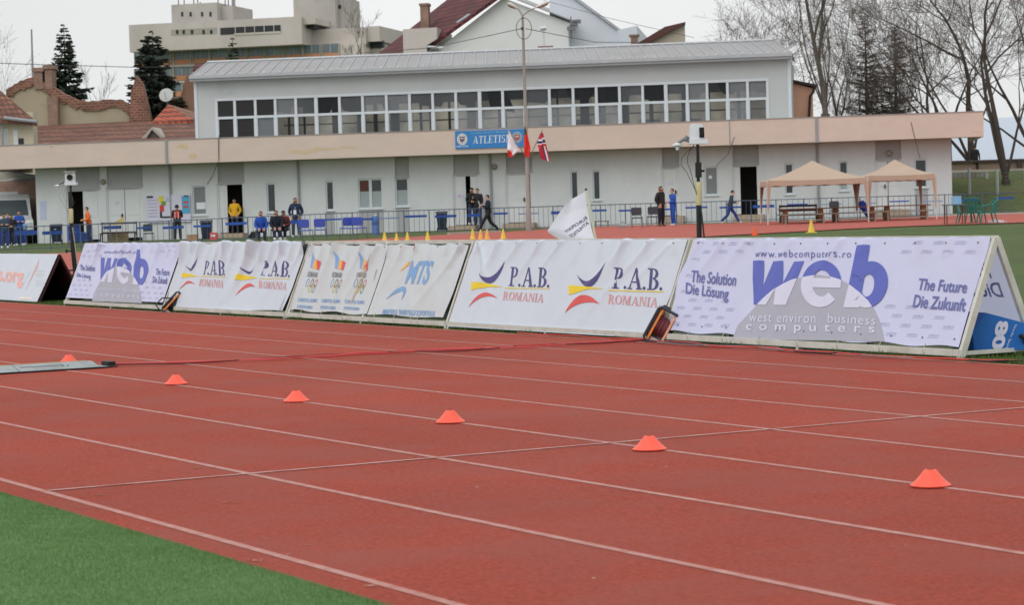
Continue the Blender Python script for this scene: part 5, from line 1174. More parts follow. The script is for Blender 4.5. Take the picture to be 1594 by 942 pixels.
# what shows under the fascia at the far left: a brick wall, a beige wall and a pale lean-to
BP_ = Plane(-80, 121.7, 60, 121.5); fb = BP_.fr()
bw = thing('brick_wall', 'red brick yard wall under the fascia, behind the white van', 'wall', BP_.P(0, 0))
t = BP_.rect(-80, 282, 75, 306); q = MB(); q.box(fb, t[0], t[1], -.3, 0, t[2], t[3]); q.build('brick_course', m_brick, bw)
q = MB(); q.box(fb, t[0], t[1], -.35, .04, .2, t[2]-.002); q.build('rendered_base', M('ochre_render', (168, 152, 128), 0.9, 0.1, 1), bw)
lt = thing('lean_to_roof', 'pale sloping lean-to roof above the brick yard wall at the left', 'roof', BP_.P(0, 4, 1))
q = MB(); p_ = polyP(BP_, [(-80, 262), (-10, 266), (75, 279), (75, 283), (-80, 283)], -.5); q.ext(fb, p_, -.5, -4); q.build('gable', M('pale_grey_green', (166, 166, 150), 0.9, .1, 1), lt)
q = MB()
for p in ([(5, 266), (70, 277)], [(-10, 284), (40, 278), (75, 279)]): P_ = [BP_.P(*BP_.hit(x, y, -.3), -.3) for x, y in p]; q.tube(P_, .09, 6)
q.build('pipes', m_pipe, lt)

# satellite dish, mast, overhead wires
sd = thing('satellite_dish', 'round pale satellite dish standing above the tiled roofs beside the dark conifer', 'satellite dish', LP.P(LP.hit(259, 160, -2)[0], LP.hit(259, 160, -2)[1]-.6, -2))
cc = LP.P(*LP.hit(259, 148, -2), -2); nrm = LP.n*.95+UP*.3; nrm /= np.linalg.norm(nrm); ax = LP.e; ay = np.cross(nrm, ax)
q = MB(); q.lathe(lambda x, y, z: cc+ax*x+ay*y-nrm*z, [(.40, -.06), (.39, -.06), (.25, .04), (.05, .09), (.05, .10), (.26, .06), (.41, -.05)], 24); q.build('dish', M('dish_grey', (188, 190, 188), 0.5, .05, 3), sd, smooth=True)
q = MB(); q.tube([cc-nrm*.1, cc-nrm*.2-UP*.9], .05, 6); q.tube([cc-nrm*.0-ay*.3, cc+nrm*.45], .015, 4); q.build('arm', m_rail, sd)
ms = MB(); A, B = atY(50, 120, 140), atY(49, 45, 140); ms.tube([V3(A[0], A[1], 6), B], [.09, .05], 6); tag(ms.build('mast', m_pipe), 'thin bare mast standing above the old house chimneys', 'mast')
def wire(pts, Y, label, r=.018):
    q = MB(); P_ = [atY(x, y, Yk) for (x, y), Yk in zip(pts, Y)]; q.tube(P_, r, 4, cap=False); return tag(q.build('overhead_wire', m_cable, fixn=False), label, 'wire')
wire([(-60, 96), (60, 100), (203, 104), (330, 104)], [130]*4, 'overhead wire crossing the sky at the left behind the conifers')

# ---------------------------------------------------------------- right side: bank, wall, garage, hall, fence
RP_ = Plane(1480, 124, 1640, 124); fr_ = RP_.fr()
m_bank = M('bank_grass', (84, 98, 54), 0.95, 0.3, 2.0, second=(104, 92, 62), secamt=0.6, secscale=.5)
zt = RP_.hit(1594, 266)[1]
q = MB(); xs_ = np.linspace(-3, 60, 40); ds_ = np.linspace(0, 1, 12)
A0 = lambda u: RP_.P(u, 0, 13)
for u in xs_:
    for d_ in ds_:
        off = 13-13*d_; p = RP_.P(u, 0, off); p[2] = terr(p[0], p[1])+.02+(zt-.6)*sstep(d_)+.12*math.sin(u*1.3+d_*5)*d_*(1-d_); q.v.append(p)
for d_ in (30,):
    pass
k = len(ds_)
for i in range(len(xs_)-1):
    for j in range(k-1): q.f.append((i*k+j, (i+1)*k+j, (i+1)*k+j+1, i*k+j+1)); q.m.append(0)
tag(q.build('grass_bank', m_bank, loc=(0, 0, 0), smooth='all'), kind='structure')
q = MB(); q.box(fr_, -3, 60, -40, -.0, 0, zt-.02); tag(q.build('upper_terrace', m_bank, loc=(0, 0, 0)), kind='structure')
wl = thing('terrace_wall', 'long low brownish wall with a dark capping on the bank at the right', 'wall', RP_.P(8, zt, -2))
t0 = RP_.hit(1540, 264, -2)[1]; t1 = RP_.hit(1540, 252, -2)[1]; t2 = RP_.hit(1540, 248.5, -2)[1]
q = MB(); q.box(fr_, -2.5, 55, -2.3, -2, zt-.1, t1); q.build('wall', M('pinkish_brown_wall', (146, 126, 112), 0.9, .12, .8), wl)
q = MB(); q.box(fr_, -2.6, 55, -2.45, -1.85, t1, t2); q.build('capping', M('dark_capping', (78, 66, 62), 0.8), wl)
q = MB()
for x in (1587,): u = RP_.hit(x, 256, -1.9)[0]; q.box(fr_, u-.12, u+.12, -1.99, -1.85, t0, t1)
q.build('pilaster', M('dark_capping', None), wl)
kr = RP_.hit(1540, 266, -.1)[1]; q = MB(); q.box(fr_, -2.6, 55, -.4, .05, zt-.1, zt+.14); tag(q.build('pale_kerb', m_kerb, loc=RP_.P(0, zt, 0)), kind='structure')
gp = thing('board_hoarding', 'grey timber hoarding at the right end of the clubhouse', 'fence', RP_.P(2, .6, 3))
t = RP_.rect(1476, 268, 1537, 300, 3); q = MB(); q.box(fr_, t[0], t[1], 2.9, 3, t[2]-.4, t[3]); q.build('panel', M_tile('grey_boards', (150, 148, 140), (138, 136, 130), .22, 9.0, (110, 108, 104), msize=.02), gp)
q = MB(); t2_ = RP_.rect(1476, 297, 1542, 340, 3.4); q.box(fr_, t2_[0], t2_[1], 3.02, 3.5, .2, t2_[3]); q.build('plinth', M('stone_plinth', (124, 110, 104), 0.9, .2, 2), gp)
t = RP_.rect(1534.5, 268, 1539, 297, 3.6); q = MB(); q.box(fr_, t[0], t[1], 3.51, 3.6, t[2], t[3]); q.build('post', M('pale_post', (170, 178, 176), 0.7), gp)
fe = thing('wire_fence', 'tall pale-posted wire mesh fence on the grass at the right', 'fence', RP_.P(RP_.hit(1552, 330, 7)[0], .6, 7))
m_pp = M('pale_post', None); q0 = None
for x, yt, yb in ((1508.5, 261, 325), (1552, 264, 331), (1596, 262, 328), (1640, 260, 326)):
    u, h = RP_.hit(x, yt, 7); q = MB(); q.tube([RP_.P(u, .3, 7), RP_.P(u, h, 7)], .075, 6); q.build('post', m_pp, fe)
m_mesh = M('green_mesh_wire', (110, 122, 112), 0.6)
q = MB(); ua, ub = RP_.hit(1508.5, 280, 7)[0], RP_.hit(1640, 280, 7)[0]; hq = RP_.hit(1552, 268, 7)[1]
for z in np.arange(.8, hq, .2): q.tube([RP_.P(ua, z, 7), RP_.P(ub, z, 7)], .006, 3, cap=False)
for u in np.arange(ua, ub, .2): q.tube([RP_.P(u, .7, 7), RP_.P(u, hq, 7)], .005, 3, cap=False)
q.build('mesh', m_mesh, fe, fixn=False)
# pale air hall behind the bank
AP = Plane(1400, 176, 1700, 176); fa_ = AP.fr()
hl = thing('sports_hall', 'huge pale bluish air-supported hall behind the trees at the right', 'building', AP.P(AP.hit(1560, 250)[0], 0))
hp = polyP(AP, [(1430, 260), (1445, 214), (1470, 196), (1500, 184), (1540, 178), (1590, 172), (1660, 168), (1750, 168)])
q = MB(); NU = len(hp)
for j in range(9):
    a_ = math.pi/2*j/8
    for (u, h) in hp: q.v.append(AP.P(u, max(0, h)*math.sin(a_)+.0, -16*(1-math.cos(a_))))
for j in range(8):
    for i in range(NU-1): q.f.append((j*NU+i, j*NU+i+1, (j+1)*NU+i+1, (j+1)*NU+i)); q.m.append(0)
q.build('membrane', M('pale_blue_membrane', (184, 194, 207), 0.6, .03, .3), hl, smooth='all')

# ---------------------------------------------------------------- trees and shrubs
m_bark = M('grey_bark', (74, 66, 60), 0.9, 0.25, 4); m_twig = M('brown_twigs', (92, 82, 76), 0.9, 0.2, 3); m_barkl = M('pale_bark', (112, 106, 98), 0.9, 0.25, 3)
m_needle = M('conifer_needles', (44, 60, 50), 0.85, 0.35, 3.0, second=(70, 84, 66), secamt=0.45, secscale=1.5); m_needle2 = M('dark_conifer_needles', (40, 50, 42), 0.85, 0.35, 3, second=(64, 66, 54), secamt=0.5, secscale=1.2)
m_larch = M('brown_needle_twigs', (74, 64, 56), 0.9, 0.3, 3, second=(56, 56, 48), secamt=0.6, secscale=.8)
def perp(d):
    a = np.cross(d, UP if abs(d[2]) < .9 else V3(1, 0, 0)); return a/np.linalg.norm(a)
def bare_tree(base, H, label, seed, r0=.25, fork=.25, lean=(0, 0), spread=.55, levels=5, kids=(2, 3), tw=1.0, upright=.25, bark=None, limbs=None, cat='tree', twigr=.0075, first_len=None):
    """leafless tree: tapering limbs that divide down to fine twigs"""
    r = random.Random(seed); T, K = MB(), MB()
    def grow(p, d, L, rad, lev):
        n = 4 if lev < 3 else 3; pts = [p]; rs = [rad]; dd = d
        for i in range(n):
            dd = dd + np.array([r.gauss(0, .17 if lev > 1 else .09), r.gauss(0, .17 if lev > 1 else .09), r.gauss(0, .12 if lev > 1 else .06)+upright*.10]); dd = dd/np.linalg.norm(dd); p = p+dd*L/n; pts.append(p); rs.append(rad*(1-.58*(i+1)/n))
        (T if lev < 3 else K).tube(pts, [max(x, twigr*.7) for x in rs], 6 if lev < 2 else (4 if lev < 3 else 3), cap=False)
        if lev >= levels: return
        kk = r.randint(*kids) + (1 if lev >= 2 else 0) + (1 if lev >= 4 else 0)
        for c in range(kk):
            t_ = r.uniform(.35, 1.0) if c else 1.0
            i = min(n-1, int(t_*n)); q_ = pts[i]+(pts[i+1]-pts[i])*(t_*n-i) if i < n else pts[-1]
            a = perp(dd); b = np.cross(dd, a); ph = r.uniform(0, 6.28); sp = spread*r.uniform(.6, 1.3) if c else spread*.35
            nd = dd*math.cos(sp)+(a*math.cos(ph)+b*math.sin(ph))*math.sin(sp)+UP*upright*.3; nd /= np.linalg.norm(nd)
            grow(q_, nd, L*r.uniform(.58, .82), max(rs[i]*(.62 if c else .8), twigr), lev+1)
    o = thing('bare_tree', label, cat, base, 'leafless trees behind the clubhouse')
    base = np.array(base, float)
    d0 = V3(lean[0], lean[1], 1); d0 /= np.linalg.norm(d0)
    if limbs:
        hz = H*fork; top = base+d0*hz; T.tube([base-UP*.3, base+d0*hz*.5, top], [r0*1.25, r0, r0*.9], 8, cap=False)
        for (lx, ly, lz, rr, LL) in limbs:
            d = V3(lx, ly, lz); d /= np.linalg.norm(d); grow(top, d, LL, rr*.78, 1)
    else:
        hz = H*fork; T.tube([base-UP*.3, base+d0*hz], [r0*1.2, r0], 8, cap=False); grow(base+d0*hz, d0, first_len or H*.38, r0, 0)
    T.build('trunk', bark or m_bark, o, smooth='all', fixn=False); K.build('twigs', m_twig, o, fixn=False); return o
def needle_tree(base, H, W, label, seed, mat, name='conifer', whorl=34, droop=.25, gap=.15, tip=1.0, low=.02, cards=26, clen=.36, shape=.85, group=None, cw=.055, updroop=0.0):
    """conifer: trunk with tiers of boughs; each bough carries many small needle sprays"""
    r = random.Random(seed); o = thing(name, label, 'tree', base, group); base = np.array(base, float)
    q = MB(); q.tube([base-UP*.2, base+UP*H*.5, base+UP*H], [.018*H, .011*H, .012], 7); tk = q.build('trunk', m_bark, o, fixn=False)
    V, F, Bq = [], [], MB()
    for k in range(whorl):
        t_ = low+(1-low)*(k+r.random()*.7)/whorl; z = H*t_; R_ = W*(1-t_)**shape*r.uniform(.72, 1.12)+.04
        nb = 5 if t_ > .75 else 7
        for b in range(nb):
            if r.random() < gap: continue
            a = r.uniform(0, 6.28); L = R_*r.uniform(.65, 1.1); dz = -droop*L if t_ < .8 else updroop*L
            p0 = base+UP*z; dirv = V3(math.cos(a), math.sin(a), 0)
            pts = [p0+dirv*L*s_+UP*(dz*s_*(1-.55*s_*s_)+(.10*L*s_**3)) for s_ in (0, .35, .7, 1.0)]
            Bq.tube(pts, [.012+.006*L, .01+.004*L, .008, .004], 3, cap=False)
            nc = max(4, int(cards*L/W))
            for c in range(nc):
                s_ = (c+.5+r.random()*.5)/nc; i = min(2, int(s_*3)); f_ = s_*3-i; pc = pts[i]+(pts[i+1]-pts[i])*min(1, f_)
                side = (1 if c % 2 else -1); sd_ = V3(-math.sin(a), math.cos(a), 0)*side
                ln_ = clen*r.uniform(.5, 1.2)*(1-.45*s_)*min(1, .25+R_/1.1); d = dirv*r.uniform(.3, .9)+sd_*r.uniform(.3, 1.0)+UP*r.uniform(-.45, .2); d /= np.linalg.norm(d)
                n2 = np.cross(d, V3(r.gauss(0, 1), r.gauss(0, 1), r.gauss(0, 1))); n2 /= np.linalg.norm(n2)+1e-9; k0 = len(V); w = cw*r.uniform(.6, 1.4)
                V += [tuple(pc-base-n2*w*.6), tuple(pc-base+n2*w*.6), tuple(pc-base+d*ln_*.6+n2*w), tuple(pc-base+d*ln_), tuple(pc-base+d*ln_*.6-n2*w)]; F += [(k0, k0+1, k0+2, k0+3, k0+4)]
    me = bpy.data.meshes.new('crown'); me.from_pydata(V, [], F); me.materials.append(mat); c_ = bpy.data.objects.new('crown', me); COL.objects.link(c_); c_.parent = o; LOC[c_.as_pointer()] = base
    Bq.build('boughs', m_bark, o, fixn=False); return o
def tree_at(px, py_top, Y, zb=.5):
    p = atY(px, py_top, Y); return V3(p[0], Y, zb), p[2]-zb
b, H = tree_at(99, 36, 152); needle_tree(b, H, 3.6, 'slim dark spruce standing against the sky above the old house', 1, m_needle, 'spruce', whorl=70, droop=.12, cards=130, clen=.7, cw=.05, gap=.14, shape=.85)
b, H = tree_at(237, 47, 145); needle_tree(b, H, 3.6, 'broad dark cedar-like conifer in front of the concrete building', 2, m_needle2, 'conifer', whorl=66, droop=.18, cards=140, clen=.75, cw=.055, gap=.18, shape=.68)
b, H = tree_at(362, 58, 160); needle_tree(b, H, 4.6, 'small dark conifer top peeping over the left end of the zinc roof', 3, m_needle, 'conifer', whorl=60, droop=.15, cards=90, clen=.55, cw=.05, shape=.9)
# the trees on the right
def at(px, Y, zb): p = atY(px, 300, Y); return V3(p[0], Y, zb)
bare_tree(at(1190, 150, .4), 15, 'spreading leafless tree whose forked limbs rise behind the right end of the zinc roof', 11, r0=.28, fork=.30, limbs=[(-.8, .1, .8, .17, 3.0), (-.35, -.2, 1, .15, 3.6), (.15, .2, 1, .15, 3.8), (.8, 0, .85, .16, 3.2), (-.1, .4, 1, .12, 3.6)], spread=.68, levels=6, kids=(2, 3))
bare_tree(at(1288, 140, .4), 18, 'tall upright pale-barked leafless tree just right of the clubhouse upper storey', 112, r0=.30, fork=.34, spread=.42, levels=6, kids=(2, 3), upright=.55, bark=m_barkl, limbs=[(.06, 0, 1, .24, 7.5), (.22, .1, 1, .09, 5.2), (-.28, .1, 1, .085, 5.2), (.32, -.1, .9, .07, 4.4), (-.4, -.1, .9, .075, 4.6), (.1, .2, 1, .07, 4), (-.1, -.2, 1, .07, 4)])
bare_tree(at(1312, 150, .4), 11, 'thin leafless tree between the tall pale tree and the brown larches', 13, r0=.14, fork=.35, spread=.5, levels=5, kids=(2, 3), upright=.5)
gl_ = 'brown needled trees'
b, H = tree_at(1346, 22, 146); needle_tree(b, H, 2.7, 'dense brownish larch, left one of the two dark trees above the roof', 21, m_larch, 'larch', whorl=46, droop=-.25, cards=46, clen=.5, cw=.021, gap=.15, shape=.62, low=.12, updroop=.9)
b, H = tree_at(1392, 38, 150); needle_tree(b, H, 2.6, 'dense brownish larch, right one of the two dark trees above the roof', 22, m_larch, 'larch', whorl=46, droop=-.1, cards=48, clen=.5, cw=.022, gap=.15, shape=.66, low=.12, updroop=.6)
for k_, (px, H_, sd_) in enumerate(((1330, 11.5, 31), (1372, 12.5, 32), (1408, 11.5, 33))):
    bare_tree(at(px, 147+k_, .4), H_, ['bushy leafless tree at the left foot of the brown larches', 'bushy leafless tree growing between the two brown larches', 'bushy leafless tree at the right foot of the brown larches'][k_], sd_, r0=.10, fork=.12, spread=.36, levels=4, kids=(4, 5), upright=.6, first_len=3.6)
bare_tree(at(1447, 138, .6), 11, 'slim leafless tree standing left of the thick right-hand trunks', 14, r0=.14, fork=.3, spread=.6, levels=5, kids=(2, 3), upright=.3)
zk = zt
bare_tree(at(1513, 127, zk-.4), 14, 'thick leafless tree at the right end of the clubhouse with a person beside its trunk', 15, r0=.30, fork=.06, levels=6, kids=(2, 3), upright=.08, limbs=[(-.02, 0, 1, .25, 6.0), (-.6, 0, .8, .13, 4.6), (-.25, .2, 1, .12, 5.0), (.25, .1, 1, .11, 4.6)], spread=.68)
bare_tree(at(1478, 133, .6), 12, 'leafless tree with arching branches leaning left above the fascia', 16, r0=.2, fork=.32, levels=6, kids=(2, 3), upright=.1, limbs=[(-.7, 0, .8, .12, 4.4), (-.25, .2, 1, .13, 4.6), (.2, -.1, 1, .12, 4.2), (-.9, .1, .5, .09, 3.6)], spread=.66)
bare_tree(at(1566, 119, .75), 15, 'large leafless tree with twin trunks at the right edge', 17, r0=.26, fork=.10, levels=6, kids=(2, 3), upright=.08, limbs=[(.02, 0, 1, .23, 6.0), (-.30, .05, 1, .18, 6.0), (.35, .2, 1, .11, 5.0)], spread=.66)
bare_tree(at(1612, 122, .75), 14, 'leafless tree half outside the picture at the right edge', 18, r0=.2, fork=.2, levels=6, kids=(2, 3), upright=.2, limbs=[(-.5, 0, .9, .16, 5), (.1, .1, 1, .15, 5), (-.9, .1, .6, .1, 4)], spread=.5)
bare_tree(at(-8, 150, .5), 9.5, 'thin leafless twigs of a tree at the left edge above the cream house', 19, r0=.1, fork=.3, levels=5, spread=.5, upright=.3)
bare_tree(at(152, 175, .5), 8.8, 'faint small leafless tree beyond the tiled roofs, between the two big conifers', 20, r0=.1, fork=.4, levels=5, spread=.4, upright=.5)
bare_tree(at(566, 170, .5), 14.6, 'leafless tree top in front of the right wing of the concrete building', 25, r0=.14, fork=.5, levels=5, spread=.5, upright=.3, first_len=3.0)
bare_tree(at(1108, 175, .5), 13.2, 'faint leafless tree far behind the shed with the one-sided roof', 27, r0=.10, fork=.5, first_len=2.0, levels=5, spread=.5, upright=.3)
def shrub(base, w, h, label, seed, mat, n=900):
    r = random.Random(seed); V, F = [], []; o = thing('shrub', label, 'shrub', base)
    for i in range(n):
        a = r.uniform(0, 6.28); rr = math.sqrt(r.random()); z = h*r.random()*(1-.5*rr*rr); p = V3(math.cos(a)*rr*w*(1+.2*math.sin(a*3+seed)), math.sin(a)*rr*w*.5, z)
        d = V3(r.gauss(0, 1), r.gauss(0, 1), r.gauss(.4, .8)); d /= np.linalg.norm(d); e = perp(d); s_ = r.uniform(.04, .10); k0 = len(V); V += [tuple(p-e*s_*.5), tuple(p+e*s_*.5), tuple(p+d*s_*2)]; F.append((k0, k0+1, k0+2))
    me = bpy.data.meshes.new('foliage'); me.from_pydata(V, [], F); me.materials.append(mat); c_ = bpy.data.objects.new('foliage', me); COL.objects.link(c_); c_.parent = o
    q = MB()
    for i in range(14): a = r.uniform(0, 6.28); q.tube([base, np.array(base)+V3(math.cos(a)*w*.6, math.sin(a)*w*.3, h*.8)], [.02, .006], 3)
    q.build('stems', m_bark, o, fixn=False)
m_shr = M('shrub_leaves', (62, 78, 46), 0.85, .35, 2, second=(84, 66, 52), secamt=.5, secscale=1.0); m_shr2 = M('purplish_shrub', (96, 76, 70), 0.9, .3, 2)
shrub(onT(1548, 322), 1.3, .75, 'low dark green shrub behind the railing at the right, next to the green chairs', 1, m_shr); shrub(onT(1590, 324), 1.5, .8, 'low dark green shrub behind the railing at the right edge', 2, m_shr)
p = RP_.P(RP_.hit(1590, 296, 4)[0], 1.0, 4); shrub(p, 1.2, 1.3, 'leafless purplish shrub on the bank at the right edge', 3, m_shr2)
# ---------------------------------------------------------------- lamp post and flags
lb = onT(823.5, 361); LY = lb[1]
m_post = M('grey_lamp_post', (150, 144, 138), 0.7, 0.1, 2)
lamp = thing('street_lamp', 'tall grey lamp post with two heads standing in front of the clubhouse', 'street lamp', lb)
a_ = atY(815, 24, LY); top = V3(lb[0], lb[1], a_[2])
q = MB(); q.tube([lb, lb+UP*.9, lb+UP*.95, top], [.12, .115, .085, .05], 10); q.build('pole', m_post, lamp, smooth=True)
for (x0, y0, x1, y1, xb, yb) in ((806, 13, 790, 4, 799, 8), (832, 12, 855, 2, 844, 6)):
    q = MB(); B = atY(x0, y0, LY); q.tube([top-UP*.25, top, (top+B)/2+UP*.03, B], [.035, .035, .03, .028], 6); q.build('arm', m_post, lamp, smooth=True)
    E = atY(x1, y1, LY); d = (E-B); L_ = np.linalg.norm(d); d /= L_; n = np.cross(d, V3(0, 1, 0)); n = n if n[2] > 0 else -n
    q = MB(); f_ = lambda x, y, z: B+d*z+n*y*.55+V3(0, 1, 0)*x
    q.lathe(f_, [(.035, 0), (.10, L_*.25), (.155, L_*.6), (.13, L_*.88), (.03, L_)], 12); q.build('lamp_head', M('lamp_head_shell', (206, 206, 200), 0.5), lamp, smooth=True)
    q = MB(); f2 = lambda x, y, z: B+d*z+n*(y*.4-.055)+V3(0, 1, 0)*x*.8; q.lathe(f2, [(.02, L_*.2), (.12, L_*.55), (.11, L_*.8), (.02, L_*.92)], 10); q.build('lens', M('lamp_lens', (120, 104, 88), 0.35), lamp, smooth=True)
q = MB(); c_ = atY(815.5, 44, LY); q.tube([V3(c_[0]+.30*math.cos(t), c_[1]-.06, c_[2]+.42*math.sin(t)) for t in np.linspace(0, 6.28, 24)], .012, 4); q.box(frame(c_-UP*.0), -.12, -.03, -.08, .02, -.05, .05); q.build('cable_loop', m_cable, lamp)
A = atY(812, 44, LY); B = atY(560, 82, LY+25); wire_pts = [A, (A+B)/2-UP*.25, B]
q = MB(); q.tube(wire_pts, .014, 4, cap=False); tag(q.build('overhead_wire', m_cable, fixn=False), 'overhead wire from the lamp post down to the left, across the white gable', 'wire')
A = atY(818, 44, LY); B = atY(1010, 66, LY+25); q = MB(); q.tube([A, (A+B)/2-UP*.25, B], .014, 4, cap=False); tag(q.build('overhead_wire', m_cable, fixn=False), 'overhead wire from the lamp post down to the right, across the white gable', 'wire')
A = atY(840, -2, 150); B = atY(1080, 58, 128); q = MB(); q.tube([A, (A+B)/2-UP*.1, B], .012, 4, cap=False); tag(q.build('overhead_wire', m_cable, fixn=False), 'thin wire sloping down across the pale blue house at the top', 'wire')
# flags on short staffs from a bracket on the post
m_fw = M('flag_white', (232, 232, 240), 0.7, .03, 3); m_fr = M('flag_red', (222, 58, 48), 0.7, .06, 3); m_fn = M('flag_navy', (48, 52, 92), 0.7, .05, 3); m_fcr = M('flag_crimson', (190, 44, 62), 0.7, .06, 3); m_fg = M('flag_dark_green', (40, 84, 66), 0.7, .05, 3)
FYD = LY-.35
def flag(label, grid, mats, mi, staff, nm='flag'):
    """cloth hanging from a short staff: grid of photo points (rows from the staff's tip down), each cell coloured by mi"""
    rows = len(grid); cols = len(grid[0]); sub = 6
    G_ = np.array([[atY(x, y, FYD+.06*math.sin(i*2.2+j*2.9)) for j, (x, y) in enumerate(rw)] for i, rw in enumerate(grid)])
    nr, nc = (rows-1)*sub, (cols-1)*sub; q = MB(); P_ = []
    for i in range(nr+1):
        for j in range(nc+1):
            a, b = min(i//sub, rows-2), min(j//sub, cols-2); s_, t_ = i/sub-a, j/sub-b
            p = G_[a, b]*(1-s_)*(1-t_)+G_[a+1, b]*s_*(1-t_)+G_[a, b+1]*(1-s_)*t_+G_[a+1, b+1]*s_*t_; p = p+V3(0, .05*math.sin(j/nc*9+i*.25), 0); P_.append(p)
    q.v = P_; k = nc+1
    for i in range(nr):
        for j in range(nc): q.f.append((i*k+j, i*k+j+1, (i+1)*k+j+1, (i+1)*k+j)); q.m.append(mi((i+.5)/nr, (j+.5)/nc))
    o = thing('flag', label, 'flag', atY(*staff[0], FYD)); q.build('cloth', mats, o, smooth='all', fixn=False)
    q = MB(); q.tube([atY(staff[0][0], staff[0][1], LY-.10), atY(*staff[1], FYD)], .018, 6); q.build('staff', m_post, o); return o
flag('white and red flag hanging left of the lamp post, in front of the blue sign', [[(791.5, 202), (793, 203)], [(790, 222), (800, 220)], [(790, 233), (809, 233)], [(790, 243), (796, 245)]], [m_fw, m_fr], lambda i, j: 1 if (i > .62+.35*j) else 0, [(820, 246), (791, 201)])
flag('red flag with a dark green edge hanging against the lamp post', [[(816.5, 196), (818, 197)], [(815.5, 212), (822, 213)], [(815.5, 232), (826, 230)], [(817, 243), (824, 245)]], [m_fr, m_fg], lambda i, j: 1 if i < .30 and j < .6 else 0, [(821, 248), (817, 194)])
nm_ = lambda i, j: 2 if abs(i-.36+.1*j) < .05 or abs(j-.62) < .06 and i > .5 else (1 if abs(i-.36+.1*j) < .11 or abs(j-.62) < .17 and i > .5 else 0)
flag('red flag with a navy and white cross hanging right of the lamp post', [[(842.5, 206), (845, 206)], [(836, 222), (849.5, 222)], [(838, 230), (852, 233)], [(842, 247), (857, 252)]], [m_fcr, m_fw, m_fn], nm_, [(824, 246), (844.5, 201)])
# the white flag standing behind the boards
FY = 36.0
fb_ = atY(934, 395, FY); fb_[2] = terr(fb_[0], fb_[1])
wf_ = thing('flag', 'white EUROPEAN ATHLETICS flag seen from behind on a leaning pale pole, just behind the boards', 'flag', fb_)
q = MB(); q.tube([fb_, atY(928, 375, FY), atY(912.5, 296, FY)], .016, 8); q.build('pole', M('pale_green_pole', (206, 214, 190), 0.6), wf_)
q = MB(); c_ = atY(912.3, 295, FY); q.ball(c_, .02, .02, .02); q.build('finial', m_dkbr, wf_)
Gp = [[(911, 298), (890, 310), (880, 318)], [(914, 322), (886, 332), (866, 338)], [(919, 348), (886, 350), (852, 360)], [(924, 368), (898, 368), (858, 365)], [(929, 385), (905, 384), (880, 378)]]
Ga = np.array([[atY(x, y, FY-.02*j+.02*math.sin(i*1.1+j*1.4)) for j, (x, y) in enumerate(rw)] for i, rw in enumerate(Gp)])
def fsurf(u, v, off=0.0):    # u 0 at the pole .. 1 at the fly, v 0 top .. 1 bottom
    a, b = min(int(v*4), 3), min(int(u*2), 1); s_, t_ = v*4-a, u*2-b
    p = Ga[a, b]*(1-s_)*(1-t_)+Ga[a+1, b]*s_*(1-t_)+Ga[a, b+1]*(1-s_)*t_+Ga[a+1, b+1]*s_*t_
    return p+V3(0, .012*math.sin(u*5+v*3)-off, 0)
clo = sheet(fsurf, 0, 1, 0, 1, 'cloth', M('flag_bluish_white', (242, 240, 255), 0.6, .01, 3), wf_, nu=20, nv=28)
m_fgr = M('flag_text_grey', (116, 116, 136), 0.7)
def finv(px, py):
    best = None
    for i in range(41):
        for j in range(41):
            p = fsurf(i/40, j/40); w_ = p-CAM; c, s_ = math.cos(-PIT), math.sin(-PIT); y_, z_ = c*w_[1]-s_*w_[2], s_*w_[1]+c*w_[2]; x_ = w_[0]; c, s_ = math.cos(-ROL), math.sin(-ROL); x2, z2 = c*x_-s_*z_, s_*x_+c*z_
            d = (PW/2+FPX*x2/y_-px)**2+(PH/2-FPX*z2/y_-py)**2
            if best is None or d < best[0]: best = (d, i/40, j/40)
    return best[1:]
for txt, bl, br, tl in (('EUROPEAN', (914, 341), (882, 362), (911.5, 335)), ('ATHLETICS', (917, 349), (889, 368), (914.5, 344))):
    fp = [np.array(finv(*p)) for p in (bl, br, tl)]
    decal('lettering', fsurf, fit(text_tris(txt, .02), *fp), m_fgr, clo, .006, cell=None)
fp = [finv(*p) for p in ((914, 321), (919, 324), (922, 350), (918, 346))]
decal('red_emblem', fsurf, [[(u, v) for u, v in fp]], M('flag_pale_red', (214, 150, 156), 0.7), clo, .006, cell=None)

